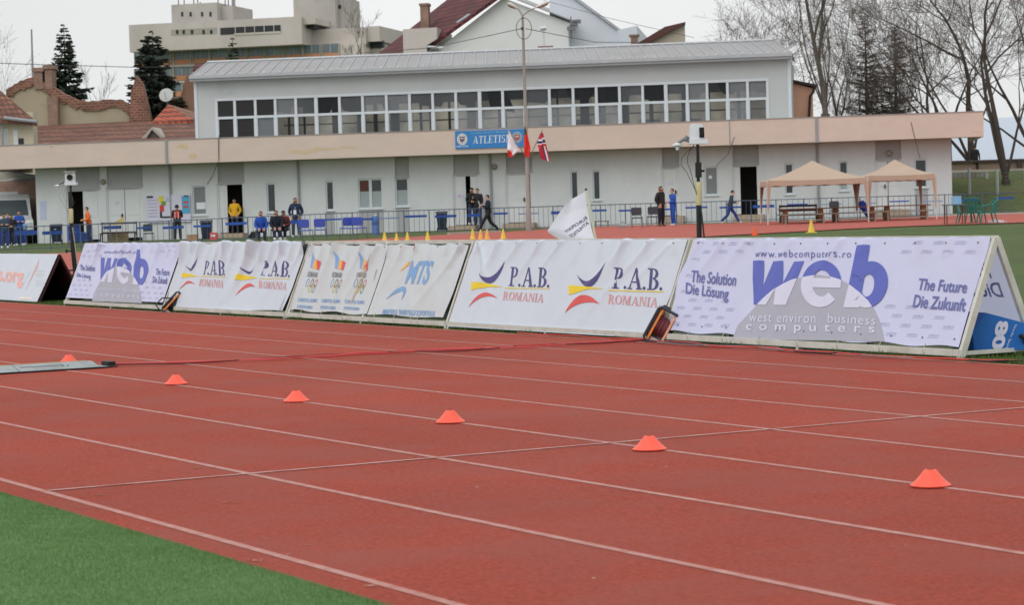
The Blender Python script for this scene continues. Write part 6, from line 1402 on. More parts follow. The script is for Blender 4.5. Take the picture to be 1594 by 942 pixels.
# ---------------------------------------------------------------- remote camera masts behind the boards
m_hous = M('white_housing', (222, 226, 232), 0.4, .03, 3); m_tape = M('cream_tape', (204, 192, 150), 0.6, .1, 8); m_blk = M('black_tube', (30, 30, 34), 0.5, .15, 4)
def cam_mast(base, Y, px, pyb, label, s=1.0, face=1, bend=0.0):
    o = thing('camera_mast', label, 'camera mast', base)
    P_ = lambda x, y, dy=0.0: atY(x, y, Y+dy)
    k = Y/FPX
    tp = P_(px[0], px[1]); b0 = np.array(base)
    ht = tp[2]-b0[2]; dirv = tp-b0; at_ = lambda t: b0+dirv*t+V3(bend*math.sin(t*3.14), 0, 0)
    q = MB(); q.tube([at_(0), at_(.25), at_(.45)], [.06*s, .055*s, .05*s], 10); q.tube([at_(.45), at_(.62), at_(.64)], [.036*s, .036*s, .036*s], 10); q.build('lower_tube', m_blk, o, smooth=True)
    q = MB(); q.tube([at_(.64), at_(.665), at_(.76), at_(.775)], [.038*s, .047*s, .047*s, .038*s], 10); q.build('tape', m_tape, o, smooth=True)
    q = MB(); q.tube([at_(.77), at_(.92), at_(.99)], [.022*s]*3, 8); f_ = frame(at_(.80)); q.box(f_, -.035, .045, -.04, .04, 0, .20*s); q.box(f_, .04, .085, -.015, .015, .07, .10); q.build('head_bracket', m_blk, o)
    f_ = frame(tp); 
    q = MB(); q.box(f_, -.115*s, .125*s, -.09, .13, -.015, .045); q.build('base_plate', m_hous, o)
    q = MB(); pr = [(-.105, .047), (.085, .047), (.085, .20), (.055, .245), (-.06, .255), (-.098, .22)]
    q.ext(f_, [(x*s, z*s) for x, z in pr], -.07, .12); hd = q.build('housing', m_hous, o)
    if face == 1:
        q = MB(); q.box(f_, .02*s, .0845*s, -.086, -.071, .065*s, .20*s); q.lathe(lambda x, y, z: f_(.055*s+x, -.09-z, .12*s+y), [(.03, 0), (.03, .03), (.02, .03)], 12); q.build('lens_window', m_black, hd)
    else:
        q = MB(); q.lathe(lambda x, y, z: f_(.0+x, -.07-z, .145*s+y), [(.062, 0), (.062, .03), (.045, .03), (.03, .02)], 16); q.build('lens', m_black, hd)
        q = MB(); q.box(f_, -.112*s, .10*s, -.15, .12, .258*s, .268*s); q.build('sunshade', m_hous, hd)
    q = MB(); q.tube([f_(-.11*s, 0, .03), f_(-.19*s, 0, .05), f_(-.26*s, 0, .0)], .022, 8); q.tube([f_(-.13*s, 0, .09), f_(-.17, 0, .04)], .03, 8); q.build('aerial_arm', M('grey_fitting', (120, 124, 128), 0.5), o)
    q = MB(); c = f_(-.27*s, 0, -.04); q.lathe(frame(c), [(.02, -.05), (.03, 0), (.065, .01), (.065, .03), (.02, .045)], 12); q.build('small_lamp', m_hous, o)
    q = MB(); r = random.Random(4)
    for i in range(2):
        a = f_(-.05, -.03, -.02-.02*i); q.tube([a]+[a+V3(-(.10+.09*i)*math.sin(t*3.1), -.02-.03*i, -.42*t) for t in (.2, .4, .6, .8)]+[at_(.70)+V3(-.03, -.05, .03*i)], .004, 4)
    q.tube([at_(.6)+V3(.03, -.05, 0), at_(.45)+V3(.06, -.07, 0), at_(.2)+V3(.07, -.08, 0), at_(.0)+V3(.12, -.08, .02)], .012, 5)
    q.build('leads', m_caba if face == 1 else M('pale_lead', (168, 160, 140), 0.6), o)
    q = MB(); f2 = frame(at_(.38)); q.box(f2, -.16, -.05, -.02, .02, -.012, .012); q.box(f2, -.16, -.13, -.03, .03, -.04, .04); f3 = frame(at_(.20)); q.box(f3, -.13, -.06, -.02, .02, -.015, .015); q.build('clamp', m_blk, o)
    q = MB()
    for a in (0.4, 2.5, 4.6): q.tube([at_(.22), at_(.0)+V3(.30*math.cos(a), .30*math.sin(a), .0)], [.02, .015], 6)
    q.build('tripod_leg', m_blk, o); return o
Y1 = 32.0; b_ = atY(1089.5, 455, Y1); b_[2] = 0.0
cam_mast(b_, Y1, (1086, 222), 0, 'black mast with a white camera housing, behind the left end of the large web board', 1.0, 1)
Y2 = 51.0; b_ = atY(121.5, 440, Y2); b_[2] = terr(b_[0], b_[1])
cam_mast(b_, Y2, (110, 287), 0, 'leaning mast with a white camera housing, in the gap beside the smaller web board', 1.02, 2, bend=-.05)

# ---------------------------------------------------------------- small traffic cones on the far grass and track
m_yc = M('yellow_plastic', (226, 196, 76), 0.5, .06, 5); m_oc = M('orange_plastic', (240, 96, 50), 0.5, .06, 5); m_yoc = M('yellow_orange_plastic', (232, 176, 92), 0.5, .1, 9)
def tcone(h, mat, loc, label):
    q = MB(); f = frame(loc); q.box(f, -.36*h, .36*h, -.36*h, .36*h, 0, .045*h) if False else q.box(f, -.17*h/.45, .17*h/.45, -.17*h/.45, .17*h/.45, 0, .03)
    q.lathe(f, [(.26*h, .03), (.25*h, .05), (.06*h, h*.96), (.05*h, h), (.025*h, h)], 16); return tag(q.build('traffic_cone', mat, loc=loc, smooth=True), label, 'traffic cone', 'small cones on the far side of the boards')
for (x, yt, yb, m__, lab) in ((599, 361, 378, m_yc, 'leftmost yellow cone peeping over the MTS board'), (617.5, 362.5, 377.5, m_yc, 'second yellow cone from the left peeping over the MTS board'), (634.5, 361, 377, m_yc, 'third yellow cone from the left, near the middle of the MTS board edge'), (666, 359.5, 376.5, m_yc, 'fourth yellow cone from the left, alone above the right half of the MTS banner'),
        (736, 356.5, 373.5, m_yc, 'left end cone of the close group of four above the large P.A.B. board'), (748.5, 357, 373.5, m_yoc, 'yellow-orange cone second in the close group above the large P.A.B. board'), (758.5, 356.5, 373.5, m_yoc, 'pale orange-tipped cone at the feet of the walking man'), (783.5, 356, 373, m_yc, 'right end cone of the group above the large P.A.B. board, yellow'),
        (1263, 341.5, 362.5, m_yc, 'single yellow cone at the grass edge in front of the left gazebo'), (1175, 351.5, 367, m_oc, 'single orange cone on the far red track, left of the gazebos')):
    p = onT(x, yb); tcone((yb-yt)*p[1]/FPX, m__, V3(p[0], p[1], p[2]), lab)

# ---------------------------------------------------------------- gazebos, tables, benches
m_can = M('peach_canopy', (183, 161, 142), 0.7, .05, 1.5); m_canleg = M('peach_leg_cover', (178, 152, 132), 0.75, .06, 2); m_lw = M('white_leg', (206, 206, 206), 0.5)
def gazebo(base, W_, D_, hz, pk, legs_px, label):
    """pop-up canopy: four legs with cloth sleeves, straight valance, pyramid roof"""
    o = thing('gazebo', label, 'gazebo', base); f = frame(base, -0.04)
    q = MB(); n = 10; x0, x1, y0, y1 = -W_/2, W_/2, 0, D_
    c = (0, D_/2, pk)
    ring = [(x0, y0), (x1, y0), (x1, y1), (x0, y1)]
    for i in range(4):
        a, b = ring[i], ring[(i+1) % 4]
        for j in range(n):
            for k in range(n):
                def pt(s_, t_):      # s along the eave, t up to the peak; the cloth sags a little
                    s_ = s_; x = a[0]+(b[0]-a[0])*s_; y = a[1]+(b[1]-a[1])*s_; x = x+(c[0]-x)*t_; y = y+(c[1]-y)*t_; return f(x, y, hz+(pk-hz)*t_-.10*math.sin(t_*3.14)*(1)-.03*math.sin(3.14*s_)*(1-t_))
                if k < n-1: q.add([pt(j/n, k/n), pt((j+1)/n, k/n), pt((j+1)/n, (k+1)/n), pt(j/n, (k+1)/n)], [(0, 1, 2, 3)])
                else: q.add([pt(j/n, k/n), pt((j+1)/n, k/n), pt(.5, 1)], [(0, 1, 2)])
    cn = q.build('canopy', m_can, o, smooth=False, fixn=False)
    q = MB()
    for i in range(4):
        a, b = ring[i], ring[(i+1) % 4]
        for j in range(12):
            s0, s1 = j/12, (j+1)/12; P0 = f(a[0]+(b[0]-a[0])*s0, a[1]+(b[1]-a[1])*s0, 0); P1 = f(a[0]+(b[0]-a[0])*s1, a[1]+(b[1]-a[1])*s1, 0)
            g0, g1 = -.03*math.sin(3.14*s0), -.03*math.sin(3.14*s1)
            q.add([P0+UP*(hz+g0), P1+UP*(hz+g1), P1+UP*(hz-.22-.02*(j % 2)), P0+UP*(hz-.22-.02*((j+1) % 2))], [(0, 1, 2, 3)])
    q.build('valance', m_can, cn, fixn=False)
    for (x, y) in ring:
        sx, sy = (1 if x < 0 else -1), (1 if y == 0 else -1)
        q = MB(); q.add([f(x-sx*.02, y-sy*.02, hz-.1), f(x+sx*.16, y, hz-.2), f(x+sx*.08, y, hz*.55), f(x+sx*.05, y, .45), f(x-sx*.02, y-sy*.02, .45), f(x, y+sy*.16, hz-.2), f(x, y+sy*.08, hz*.55), f(x, y+sy*.05, .45)], [(0, 1, 2, 3, 4), (0, 4, 7, 6, 5)])
        l_ = MB(); l_.tube([f(x, y, -.05), f(x, y, hz)], .022, 6); lg = l_.build('leg', m_lw, o); q.build('sleeve', m_canleg, lg, fixn=False)
    return o
g1 = onT(1246, 357); s1 = g1[1]/FPX
gz1 = V3(atY(1298, 350, 92)[0], 92, 0)
def gz(pxl, pxr, pyl, pyr, peak, Y, D_, eave, label):
    A, B = atY(pxl, pyl, Y), atY(pxr, pyr, Y); cx = (A[0]+B[0])/2; base = V3(cx, Y, terr(cx, Y)); hz = (atY((pxl+pxr)/2, eave, Y)[2]-base[2]); pk = atY(peak[0], peak[1], Y+D_/2)[2]-base[2]
    return gazebo(base, B[0]-A[0], D_, hz, pk, None, label)
gz(1196, 1352, 355, 348, (1273, 249.5), 93.5, 4.2, 278.5, 'left of the two peach gazebos, standing on the far red track')
gz(1353, 1458, 348, 345, (1377, 248.5), 95.0, 4.4, 271.5, 'right of the two peach gazebos, partly behind the left one')
m_wood = M('brown_table_wood', (128, 88, 68), 0.7, .15, 3); m_wleg = M('orange_brown_post', (136, 84, 54), 0.7, .15, 3); m_gw = M('grey_bench_wood', (146, 140, 132), 0.8, .12, 3); m_bench = M('dark_brown_slats', (72, 52, 50), 0.7, .12, 3); m_iron = M('dark_iron', (58, 62, 64), 0.6, .1, 3)
def table(x0, x1, ytop, Y, label):
    A, B = atY(x0, ytop, Y), atY(x1, ytop-(x1-x0)*.04, Y); c = (A+B)/2; base = V3(c[0], Y, terr(c[0], Y)); h = max(.62, c[2]-base[2]); L = B[0]-A[0]
    o = thing('picnic_table', label, 'table', base, 'tables under the gazebos'); f = frame(base, -.03)
    q = MB()
    for k in range(4): q.box(f, -L/2, L/2, -.30+k*.155, -.16+k*.155, h-.045, h)
    q.build('table_top', m_wood, o)
    for s_ in (-1, 1):
        q = MB(); q.box(f, s_*L*.36-.09, s_*L*.36+.09, -.22, .26, 0, h-.047); q.build('leg', m_wleg, o)
        q = MB(); y0 = s_*.62; q.box(f, -L/2, L/2, y0-.14, y0+.14, .36, .405); q.box(f, -L*.4, -L*.4+.06, y0-.12, y0+.12, 0, .36); q.box(f, L*.4-.06, L*.4, y0-.12, y0+.12, 0, .36); q.box(f, -L*.4+.06, L*.4-.06, y0-.03, y0+.03, .12, .17); q.build('bench', m_gw, o)
    return o
table(1212, 1288, 342, 95, 'leftmost long wooden table under the gazebos, behind the yellow cone')
table(1290, 1368, 339, 95.4, 'middle long wooden table under the gazebos, between the two canopies')
table(1370, 1448, 335, 96, 'rightmost long wooden table under the gazebos')
def back_bench(x0, x1, yt, yb, Y, label, rails=3, mat=None, cat='bench'):
    A, B = atY(x0, yb, Y), atY(x1, yb, Y); base = V3((A[0]+B[0])/2, Y, terr((A[0]+B[0])/2, Y)); L = B[0]-A[0]; H_ = (yb-yt)*Y/FPX
    o = thing('bench', label, cat, base); f = frame(base, -.03)
    q = MB()
    for k in range(rails): z = H_*(.98-.30*k/max(1, rails-1)*1.6); q.box(f, -L/2, L/2, .20, .235, z-.085, z)
    q.build('backrest', mat or m_bench, o)
    q = MB(); zs = min(.45, H_*.45)
    for k in range(3): q.box(f, -L/2, L/2, -.25+k*.14, -.13+k*.14, zs-.035, zs)
    q.build('seat', mat or m_bench, o)
    for s_ in (-1, 1):
        q = MB(); x = s_*(L/2-.03); q.box(f, x-.025, x+.025, .236, .28, -.02, H_); q.box(f, x-.025, x+.025, -.25, -.20, 0, zs-.04); q.box(f, x-.024, x+.024, -.2, .236, zs-.09, zs-.04); q.build('leg', m_iron, o)
    return o
back_bench(1214, 1273, 316, 345, 98.0, 'tall dark slatted bench with iron ends behind the left gazebo table', 3)
p = onT(185, 377); back_bench(157, 213, 346, 377, p[1]+1.2, 'dark slatted bench with a blue seat cover by the double white door at the left', 2)
def box_(name, x0, x1, y0, y1, Y, d, mat, label, cat, sub=None, z0=None):
    A, B = atY(x0, y1, Y), atY(x1, y0, Y); base = V3((A[0]+B[0])/2, Y+d/2, A[2] if z0 is None else z0); f = frame(base, -.03); L = B[0]-A[0]; H_ = B[2]-base[2]
    o = thing(name, label, cat, base); q = MB(); q.box(f, -L/2, L/2, -d/2, d/2, 0, H_); return o, f, L, H_, q
m_card = M('cardboard', (168, 138, 108), 0.85, .1, 3); m_card2 = M('pale_cardboard', (186, 164, 132), 0.85, .1, 3)
Yb = p[1]+2.2
o, f, L, H_, q = box_('cardboard_box', 167, 197, 361, 378, Yb-.6, .5, m_card2, 'flat beige cardboard box standing under the dark bench at the left', 'box'); q.build('carton', m_card2, o); q = MB(); q.box(f, -.03, .03, -.252, -.2505, 0, H_); q.build('tape_strip', m_paper, o)
o, f, L, H_, q = box_('cardboard_sheet', 171, 193, 338, 347, Yb+.3, .05, m_card2, 'tilted yellowish cardboard sheet sticking up behind the dark bench', 'cardboard')
q = MB(); q.ext(f, [(-L/2, -.1), (L*.45, -.1), (L*.5, H_*1.0), (L*.42, H_*1.05)], 0, .03); q.build('sheet', M('yellow_cardboard', (196, 178, 120), 0.8), o)
o, f, L, H_, q = box_('cushion', 161, 187, 351, 357, p[1]+1.05, .3, m_bstrip, 'flat blue cushion lying against the back of the dark bench', 'cushion'); q.build('cover', M('blue_cushion', (54, 78, 142), 0.8, .1, 3), o)
pb = onT(298, 376); o, f, L, H_, q = box_('cardboard_box', 291.5, 307, 365.5, 376, pb[1]+.8, .35, m_card, 'small brown cardboard box between the dark bin and the vested man', 'box'); q.build('carton', m_card, o); q = MB(); q.box(f, -L/2-.01, L/2+.01, -.19, .19, H_, H_+.02); q.build('flap', m_card2, o)
pb = onT(331, 375); o, f, L, H_, q = box_('crate', 327, 337, 362, 375, pb[1]+.8, .3, m_red, 'small red crate beside the doorway with the yellow jacket', 'crate'); q.build('body', m_red, o); q = MB(); q.box(f, -L*.3, L*.3, -.16, -.152, H_*.5, H_*.75); q.build('label_patch', m_paper, o)
pb = onT(391, 373); o, f, L, H_, q = box_('bag', 386, 398, 360, 372, pb[1]+.6, .4, m_blk, 'black sports bag on the step right of the yellow jacket doorway', 'bag')
q = MB(); q.ext(f, [(-L/2, 0), (L/2, 0), (L/2, H_*.9), (L*.2, H_), (-L*.45, H_*.4)], -.2, .2); q.build('body', m_black, o); q = MB(); q.tube([f(-L*.2, -.2, H_*.5), f(0, -.25, H_*.95), f(L*.25, -.2, H_*.9)], .02, 5); q.build('strap', m_blk, o)
# wheelie bins
m_bin = M('dark_blue_bin', (38, 46, 64), 0.5, .08, 3)
def bin_(x, yt, yb, label, mat=None, dY=.5):
    p = onT(x, yb); Y = p[1]+dY; base = V3(atY(x, yb, Y)[0], Y, terr(p[0], Y)); H_ = (yb-yt)*Y/FPX; o = thing('wheeled_bin', label, 'bin', base, 'wheeled bins along the clubhouse'); f = frame(base); s_ = H_/1.0
    q = MB(); a, b = .20*s_, .27*s_; q.add([f(-a, -a, .06), f(a, -a, .06), f(a, a, .06), f(-a, a, .06), f(-b, -b*1.1, .9*s_), f(b, -b*1.1, .9*s_), f(b, b, .9*s_), f(-b, b, .9*s_)], [(0, 3, 2, 1), (4, 5, 6, 7), (0, 1, 5, 4), (1, 2, 6, 5), (2, 3, 7, 6), (3, 0, 4, 7)]); q.build('body', mat or m_bin, o)
    q = MB(); q.extx(f, [(-b*1.25, .905*s_), (b*1.1, .905*s_), (b*1.2, .95*s_), (b*.6, s_), (-b*1.1, .97*s_)], -b*1.08, b*1.08); q.build('lid', mat or m_bin, o)
    for s2 in (-1, 1): q = MB(); q.lathe(lambda x_, y_, z_: f(s2*(a+.03)+z_, a+x_, .09+y_), [(.09, -.025), (.09, .025)], 12); q.build('wheel', m_black, o)
    q = MB(); q.box(f, -.06*s_, .06*s_, -b*1.1-.0, -b*1.0, .70*s_, .76*s_); q.build('label_patch', M('pale_bin_label', (150, 164, 186), 0.6), o)
    return o
bin_(88.5, 349, 379, 'leftmost dark wheeled bin, between the sheet of paper and the open dark door'); bin_(322, 343, 374.5, 'dark wheeled bin between the vested man and the yellow jacket'); bin_(688.5, 329, 360.5, 'dark wheeled bin left of the doorway with two people')
bin_(54, 356, 379, 'dark green wheeled bin behind the athletes at the far left', M('dark_green_bin', (34, 58, 52), 0.5), 1.5)
# blue drum
p = onT(584, 366); o = thing('drum', 'tall translucent blue plastic drum right of the blue chairs', 'drum', p+V3(0, .5, 0)); f = frame(LOC[o.as_pointer()]); H_ = 30*p[1]/FPX
q = MB(); q.lathe(f, [(.16, 0), (.165, .05), (.155, .07), (.165, H_*.5), (.155, H_*.52), (.165, H_*.55), (.165, H_*.93), (.12, H_)], 16); q.build('barrel', M('translucent_blue', (78, 108, 170), 0.4, .1, 3), o, smooth=True); q = MB(); q.lathe(f, [(.05, H_), (.05, H_+.04)], 10); q.build('cap', m_paper, o)
# chairs
m_cblue = M('blue_chair_shell', (62, 82, 176), 0.45, .06, 3); m_cblk = M('dark_chair_fabric', (62, 66, 74), 0.7, .1, 3); m_chrome = M('grey_tube', (110, 112, 116), 0.4, .1, 3, metal=.3); m_green = M('green_plastic', (36, 112, 100), 0.45, .06, 3)
def chair_proto(mat, name, label, group, arms=False):
    o = thing(name, label, 'chair', (0, 0, 0), group); f = frame((0, 0, 0))
    q = MB(); q.extx(f, [(-.22, .44), (-.18, .455), (.18, .43), (.2, .42), (.2, .40), (-.2, .42)], -.21, .21); q.build('seat', mat, o)
    q = MB()
    prof = [(-.19, .52), (.19, .52), (.215, .60), (.21, .80), (.17, .84), (-.17, .84), (-.21, .80), (-.215, .60)]
    q.ext(f, prof, .20, .225); q.build('backrest', mat, o)
    for sx in (-1, 1):
        for sy in (-1, 1):
            q = MB(); x = sx*.20
            if sy > 0: q.tube([f(x*1.05, .26, 0), f(x, .19, .41), f(x*.9, .235, .60)], .013, 6)
            else: q.tube([f(x*1.05, -.24, 0), f(x, -.19, .42)], .013, 6)
            q.build('leg', m_chrome, o)
    return o
def put(o, x, yb, dY, rz, label, first, sc=1.0):
    p = onT(x, yb); Y = p[1]+dY; loc = V3(atY(x, yb, Y)[0], Y, terr(p[0], Y))
    if first: o.location = tuple(loc); o.rotation_euler = (0, 0, rz); o['label'] = label; LOC[o.as_pointer()] = loc; return o
    return dup(o, loc, label, None, rz)
cb_ = chair_proto(m_cblue, 'chair', 'x', 'blue chairs by the railing')
for i, (x, yb, rz, lab) in enumerate(((476.5, 377, 2.9, 'leftmost blue chair, next to the standing man in navy'), (498.5, 376, 3.2, 'second blue chair from the left, right of the standing man'), (540, 373.5, 3.5, 'third blue chair from the left, under the narrow window'), (560.5, 373, 2.8, 'rightmost blue chair, next to the blue drum'))): put(cb_, x, yb, .8, rz, lab, i == 0)
ck_ = chair_proto(m_cblk, 'chair', 'x', 'dark upholstered chairs by the clubhouse')
for i, (x, yb, rz, lab) in enumerate(((232, 379, .3, 'dark chair below the left end of the notice board'), (992, 356, 3.0, 'dark chair left of the man in the black jacket'), (1016, 354, 3.2, 'dark chair right behind the man in the black jacket'), (1299, 343.5, 3.0, 'dark chair seen under the left gazebo'))): put(ck_, x, yb, .8, rz, lab, i == 0)
def green_chair(x, yb, rz, label, first=None):
    if first is not None: p = onT(x, yb); return dup(first, V3(p[0], p[1], p[2]), label, None, rz)
    p = onT(x, yb); o = thing('garden_chair', label, 'garden chair', (0, 0, 0), 'green garden chairs at the small table'); f = frame((0, 0, 0))
    q = MB(); q.extx(f, [(-.24, .42), (-.2, .44), (.2, .41), (.22, .40), (.22, .375), (-.22, .39)], -.24, .24); q.build('seat', m_green, o)
    q = MB()
    for k in range(5): xx = -.20+k*.1; q.add([f(xx-.035, .22, .40), f(xx+.035, .22, .40), f(xx*1.1+.035, .34, .86), f(xx*1.1-.035, .34, .86), f(xx-.035, .245, .40), f(xx+.035, .245, .40), f(xx*1.1+.035, .365, .86), f(xx*1.1-.035, .365, .86)], [(0, 1, 2, 3), (7, 6, 5, 4), (0, 4, 5, 1), (1, 5, 6, 2), (2, 6, 7, 3), (3, 7, 4, 0)])
    q.tube([f(-.27, .33, .80), f(-.22, .36, .89), f(0, .37, .92), f(.22, .36, .89), f(.27, .33, .80)], .028, 6); q.build('backrest', m_green, o)
    for sx in (-1, 1):
        q = MB(); q.tube([f(sx*.27, .33, .80), f(sx*.29, .1, .64), f(sx*.29, -.2, .63), f(sx*.27, -.25, .58)], .028, 6); q.build('armrest', m_green, o)
        q = MB(); q.tube([f(sx*.27, -.25, .60), f(sx*.25, -.22, .4), f(sx*.29, -.29, 0)], [.026, .028, .022], 6); q.build('leg', m_green, o)
        q = MB(); q.tube([f(sx*.23, .22, .42), f(sx*.28, .33, 0)], [.028, .022], 6); q.build('leg', m_green, o)
    o.location = tuple(p); o.rotation_euler = (0, 0, rz); LOC[o.as_pointer()] = p; return o
gc = green_chair(1536, 348.5, -1.5, 'green plastic garden chair, rightmost, seen from the side with its back to the right')
green_chair(1519, 348, 2.6, 'green plastic garden chair, middle one of three, half behind the others', gc); green_chair(1504, 348, 1.2, 'green plastic garden chair, leftmost of three, beside the small table', gc)
p = onT(1487, 350); tb = thing('small_table', 'small dark plastic table left of the green garden chairs', 'table', p); f = frame(p)
q = MB(); q.box(f, -.42, .36, -.3, .3, .69, .725); q.build('table_top', M('dark_table_top', (96, 92, 92), 0.6), tb)
for x, y in ((-.33, -.24), (.3, -.24), (-.33, .24), (.3, .24)): q = MB(); q.tube([f(x, y, 0), f(x, y, .69)], .022, 6); q.build('leg', M('brown_table_leg', (92, 66, 60), 0.6), tb)
bxl = p+UP*.727+V3(.06, 0, 0); o = thing('box', 'light blue box standing on the small table at the right', 'box', bxl); f = frame(bxl); q = MB(); q.box(f, -.16, .16, -.1, .1, 0, .27); q.build('carton', M('light_blue_box', (138, 182, 222), 0.6), o); q = MB(); q.box(f, -.163, .163, -.103, .103, .271, .29); q.build('lid', M('pale_blue_box_lid', (156, 194, 226), 0.6), o)
p = onT(1551, 347.5); o = thing('circle_marker', 'low round white disc with a knob lying on the grass right of the green chairs', 'marker', p); f = frame(p); q = MB(); q.lathe(f, [(.29, 0), (.30, .03), (.28, .09), (.10, .11)], 20); q.build('disc', M('white_painted_disc', (220, 222, 222), 0.6), o, smooth=True); q = MB(); q.lathe(f, [(.03, .11), (.03, .17), (.01, .18)], 8); q.build('knob', M('white_painted_disc', None), o)
p = onT(1573, 347); q = MB(); q.box(frame(p, -.1), -.17, .17, -.05, .05, 0, .03); q.box(frame(p, -.1), -.17, -.13, -.05, .05, .03, .06); tag(q.build('marker_strip', M('white_painted_disc', None)), 'thin white strip lying on the grass right of the white disc', 'marker')
# folded blue parasol leaning at the tables
A, B = atY(1340, 313, 96.5), atY(1350, 338, 96.5); o = thing('parasol', 'folded bright blue parasol leaning between the tables under the gazebos', 'parasol', V3(B[0], B[1], terr(B[0], B[1]))); q = MB(); q.tube([A, A*.75+B*.25, A*.35+B*.65, B], [.10, .17, .09, .03], 8); q.build('canopy', M('blue_parasol', (54, 84, 190), 0.6, .12, 5), o); q = MB(); q.tube([B, V3(B[0]+.1, B[1], terr(B[0], B[1]))], .02, 5); q.tube([A, A+(A-B)*.12], .02, 5); q.build('pole', m_lw, o)
# small bench and side board left of the dark chairs
for x0, x1, yt, yb, lab in ((928, 946, 344, 352, 'low brown bench top behind the railing, right of the white flag'),):
    p = onT(937, 354); base = V3(atY(937, 354, p[1]+1)[0], p[1]+1, terr(p[0], p[1]+1)); o = thing('low_bench', lab, 'bench', base); f = frame(base); q = MB(); q.box(f, -.32, .32, -.15, .15, .24, .28); q.build('seat', m_wood, o)
    for s_ in (-1, 1): q = MB(); q.box(f, s_*.27-.02, s_*.27+.02, -.12, .12, 0, .24); q.build('leg', m_iron, o)
p = onT(970, 356); base = V3(atY(970, 356, p[1]+.8)[0], p[1]+.8, terr(p[0], p[1]+.8)); o = thing('sports_bag', 'small grey bag on the ground under the left dark chair', 'bag', base); f = frame(base); q = MB(); q.extx(f, [(-.1, 0), (.1, 0), (.12, .12), (.05, .2), (-.05, .2), (-.12, .12)], -.16, .16); q.build('body', M('grey_white_bag', (150, 152, 156), 0.7, .2, 12), o); q = MB(); q.tube([f(-.1, 0, .18), f(0, 0, .28), f(.1, 0, .18)], .012, 5); q.build('strap', m_blk, o)
# table with white machines behind the standing man
p = onT(487, 364); Yt = p[1]+3; A, B = atY(469, 336, Yt), atY(504, 335, Yt); base = V3((A[0]+B[0])/2, Yt, terr(p[0], Yt)); f = frame(base, -.03); L = B[0]-A[0]; h = A[2]-base[2]
o = thing('folding_table', 'white topped table against the wall right of the standing man', 'table', base); q = MB(); q.box(f, -L/2, L/2, -.3, .3, h-.04, h); q.build('table_top', M('greenish_white_top', (186, 196, 190), 0.6), o)
for sx in (-1, 1):
    for sy in (-1, 1): q = MB(); q.tube([f(sx*(L/2-.06), sy*.26, 0), f(sx*(L/2-.06), sy*.26, h-.04)], .02, 5); q.build('leg', m_chrome, o)
b0 = f(.02, 0, h+.002); o = thing('sideboard', 'wide pale grey cabinet standing on the white topped table', 'cabinet', b0); f = frame(b0, -.03); hh = 18*Yt/FPX; q = MB(); q.box(f, -L*.33, L*.36, -.2, .2, 0, hh*.76); q.build('body', M('pale_grey_cabinet', (178, 176, 170), 0.6, .05, 2), o); q = MB(); q.box(f, -L*.36, L*.39, -.22, .22, hh*.765, hh*.83); q.build('top', M('dark_cabinet_edge', (120, 124, 126), 0.6), o); q = MB(); q.box(f, -L*.36, L*.2, -.16, .2, hh*.835, hh*1.05); q.build('tray', M('pale_tray', (200, 204, 206), 0.6), o)
b1_ = f(L*.30, 0, hh*.832); o = thing('blue_box', 'small blue box on the right end of the pale grey cabinet', 'box', b1_); f = frame(b1_); q = MB(); q.box(f, -.13, .1, -.1, .1, 0, .16); q.build('body', M('small_blue_box', (74, 108, 160), 0.6), o); q = MB(); q.box(f, -.05, .08, -.08, .1, .161, .24); q.build('lid', M('small_blue_box', None), o)
# notice board with posters
nb0 = WP.rect(228, 303, 296, 346, .12); nb = thing('notice_board', 'white notice board pinned with coloured posters on the clubhouse wall', 'notice board', WP.P((nb0[0]+nb0[1])/2, nb0[2], .1)); q = MB(); q.box(FRW, nb0[0], nb0[1], .04, .10, nb0[2], nb0[3]); q.build('panel', M('lilac_white_panel', (208, 208, 226), 0.6, .05, 2), nb)
def pos(x0, y0, x1, y1, col, nm='poster', o_=.12): t = WP.rect(x0, y0, x1, y1, o_); q = MB(); q.box(FRW, t[0], t[1], o_-.01, o_, t[2], t[3]); q.build(nm, M('print_%d_%d_%d' % col, col, 0.6, .05, 4), nb)
pos(247, 305, 254, 315, (216, 204, 50)); pos(251, 313, 258, 319.5, (110, 150, 70)); pos(248.5, 319, 255, 329, (206, 70, 64)); pos(249, 329, 252, 339, (48, 48, 56)); pos(252.2, 336.5, 272, 339, (48, 48, 56)); pos(283, 305, 295, 332, (84, 168, 208)); pos(285, 313, 293, 316.5, (190, 84, 92), 'poster_stripe', .124); pos(285, 320, 293, 323.5, (190, 84, 92), 'poster_stripe', .124); pos(286, 304, 293, 306, (48, 48, 56), 'poster_stripe', .124); pos(228.5, 305, 238, 308, (48, 48, 56)); pos(259, 307, 265, 313, (170, 190, 196)); 
for i in range(6): pos(230, 311+i*5, 245, 312.2+i*5, (180, 178, 206), 'printed_line')

# ---------------------------------------------------------------- the white van
vp = onT(-6, 382); VB = V3(atY(15, 372, 118)[0], 118, terr(-20, 118))
VR = 2.62; c, s_ = math.cos(VR), math.sin(VR)
van = thing('van', 'white high-roofed van parked behind the athletes at the left edge', 'van', VB)
vf = lambda x, y, z: VB + V3(math.cos(-1.28), math.sin(-1.28), 0)*x + V3(-math.sin(-1.28), math.cos(-1.28), 0)*y + UP*z   # x towards the van's nose
prof = [(-3.6, .45), (1.95, .45), (2.0, .8), (1.9, 1.12), (1.15, 1.32), (.55, 2.22), (.1, 2.42), (-3.3, 2.44), (-3.55, 2.3)]
m_van = M('white_van_paint', (236, 238, 240), 0.35, .03, 2); m_vgl = M('van_glass', (96, 106, 110), 0.12, .2, 1.2); m_vglr = M('dark_van_glass', (58, 54, 56), 0.15, .2, 1.2)
q = MB(); q.ext(vf, prof, -.98, .98); q.build('body', m_van, van)
q = MB(); wsx = lambda z: 1.15-(z-1.32)*.667+.012
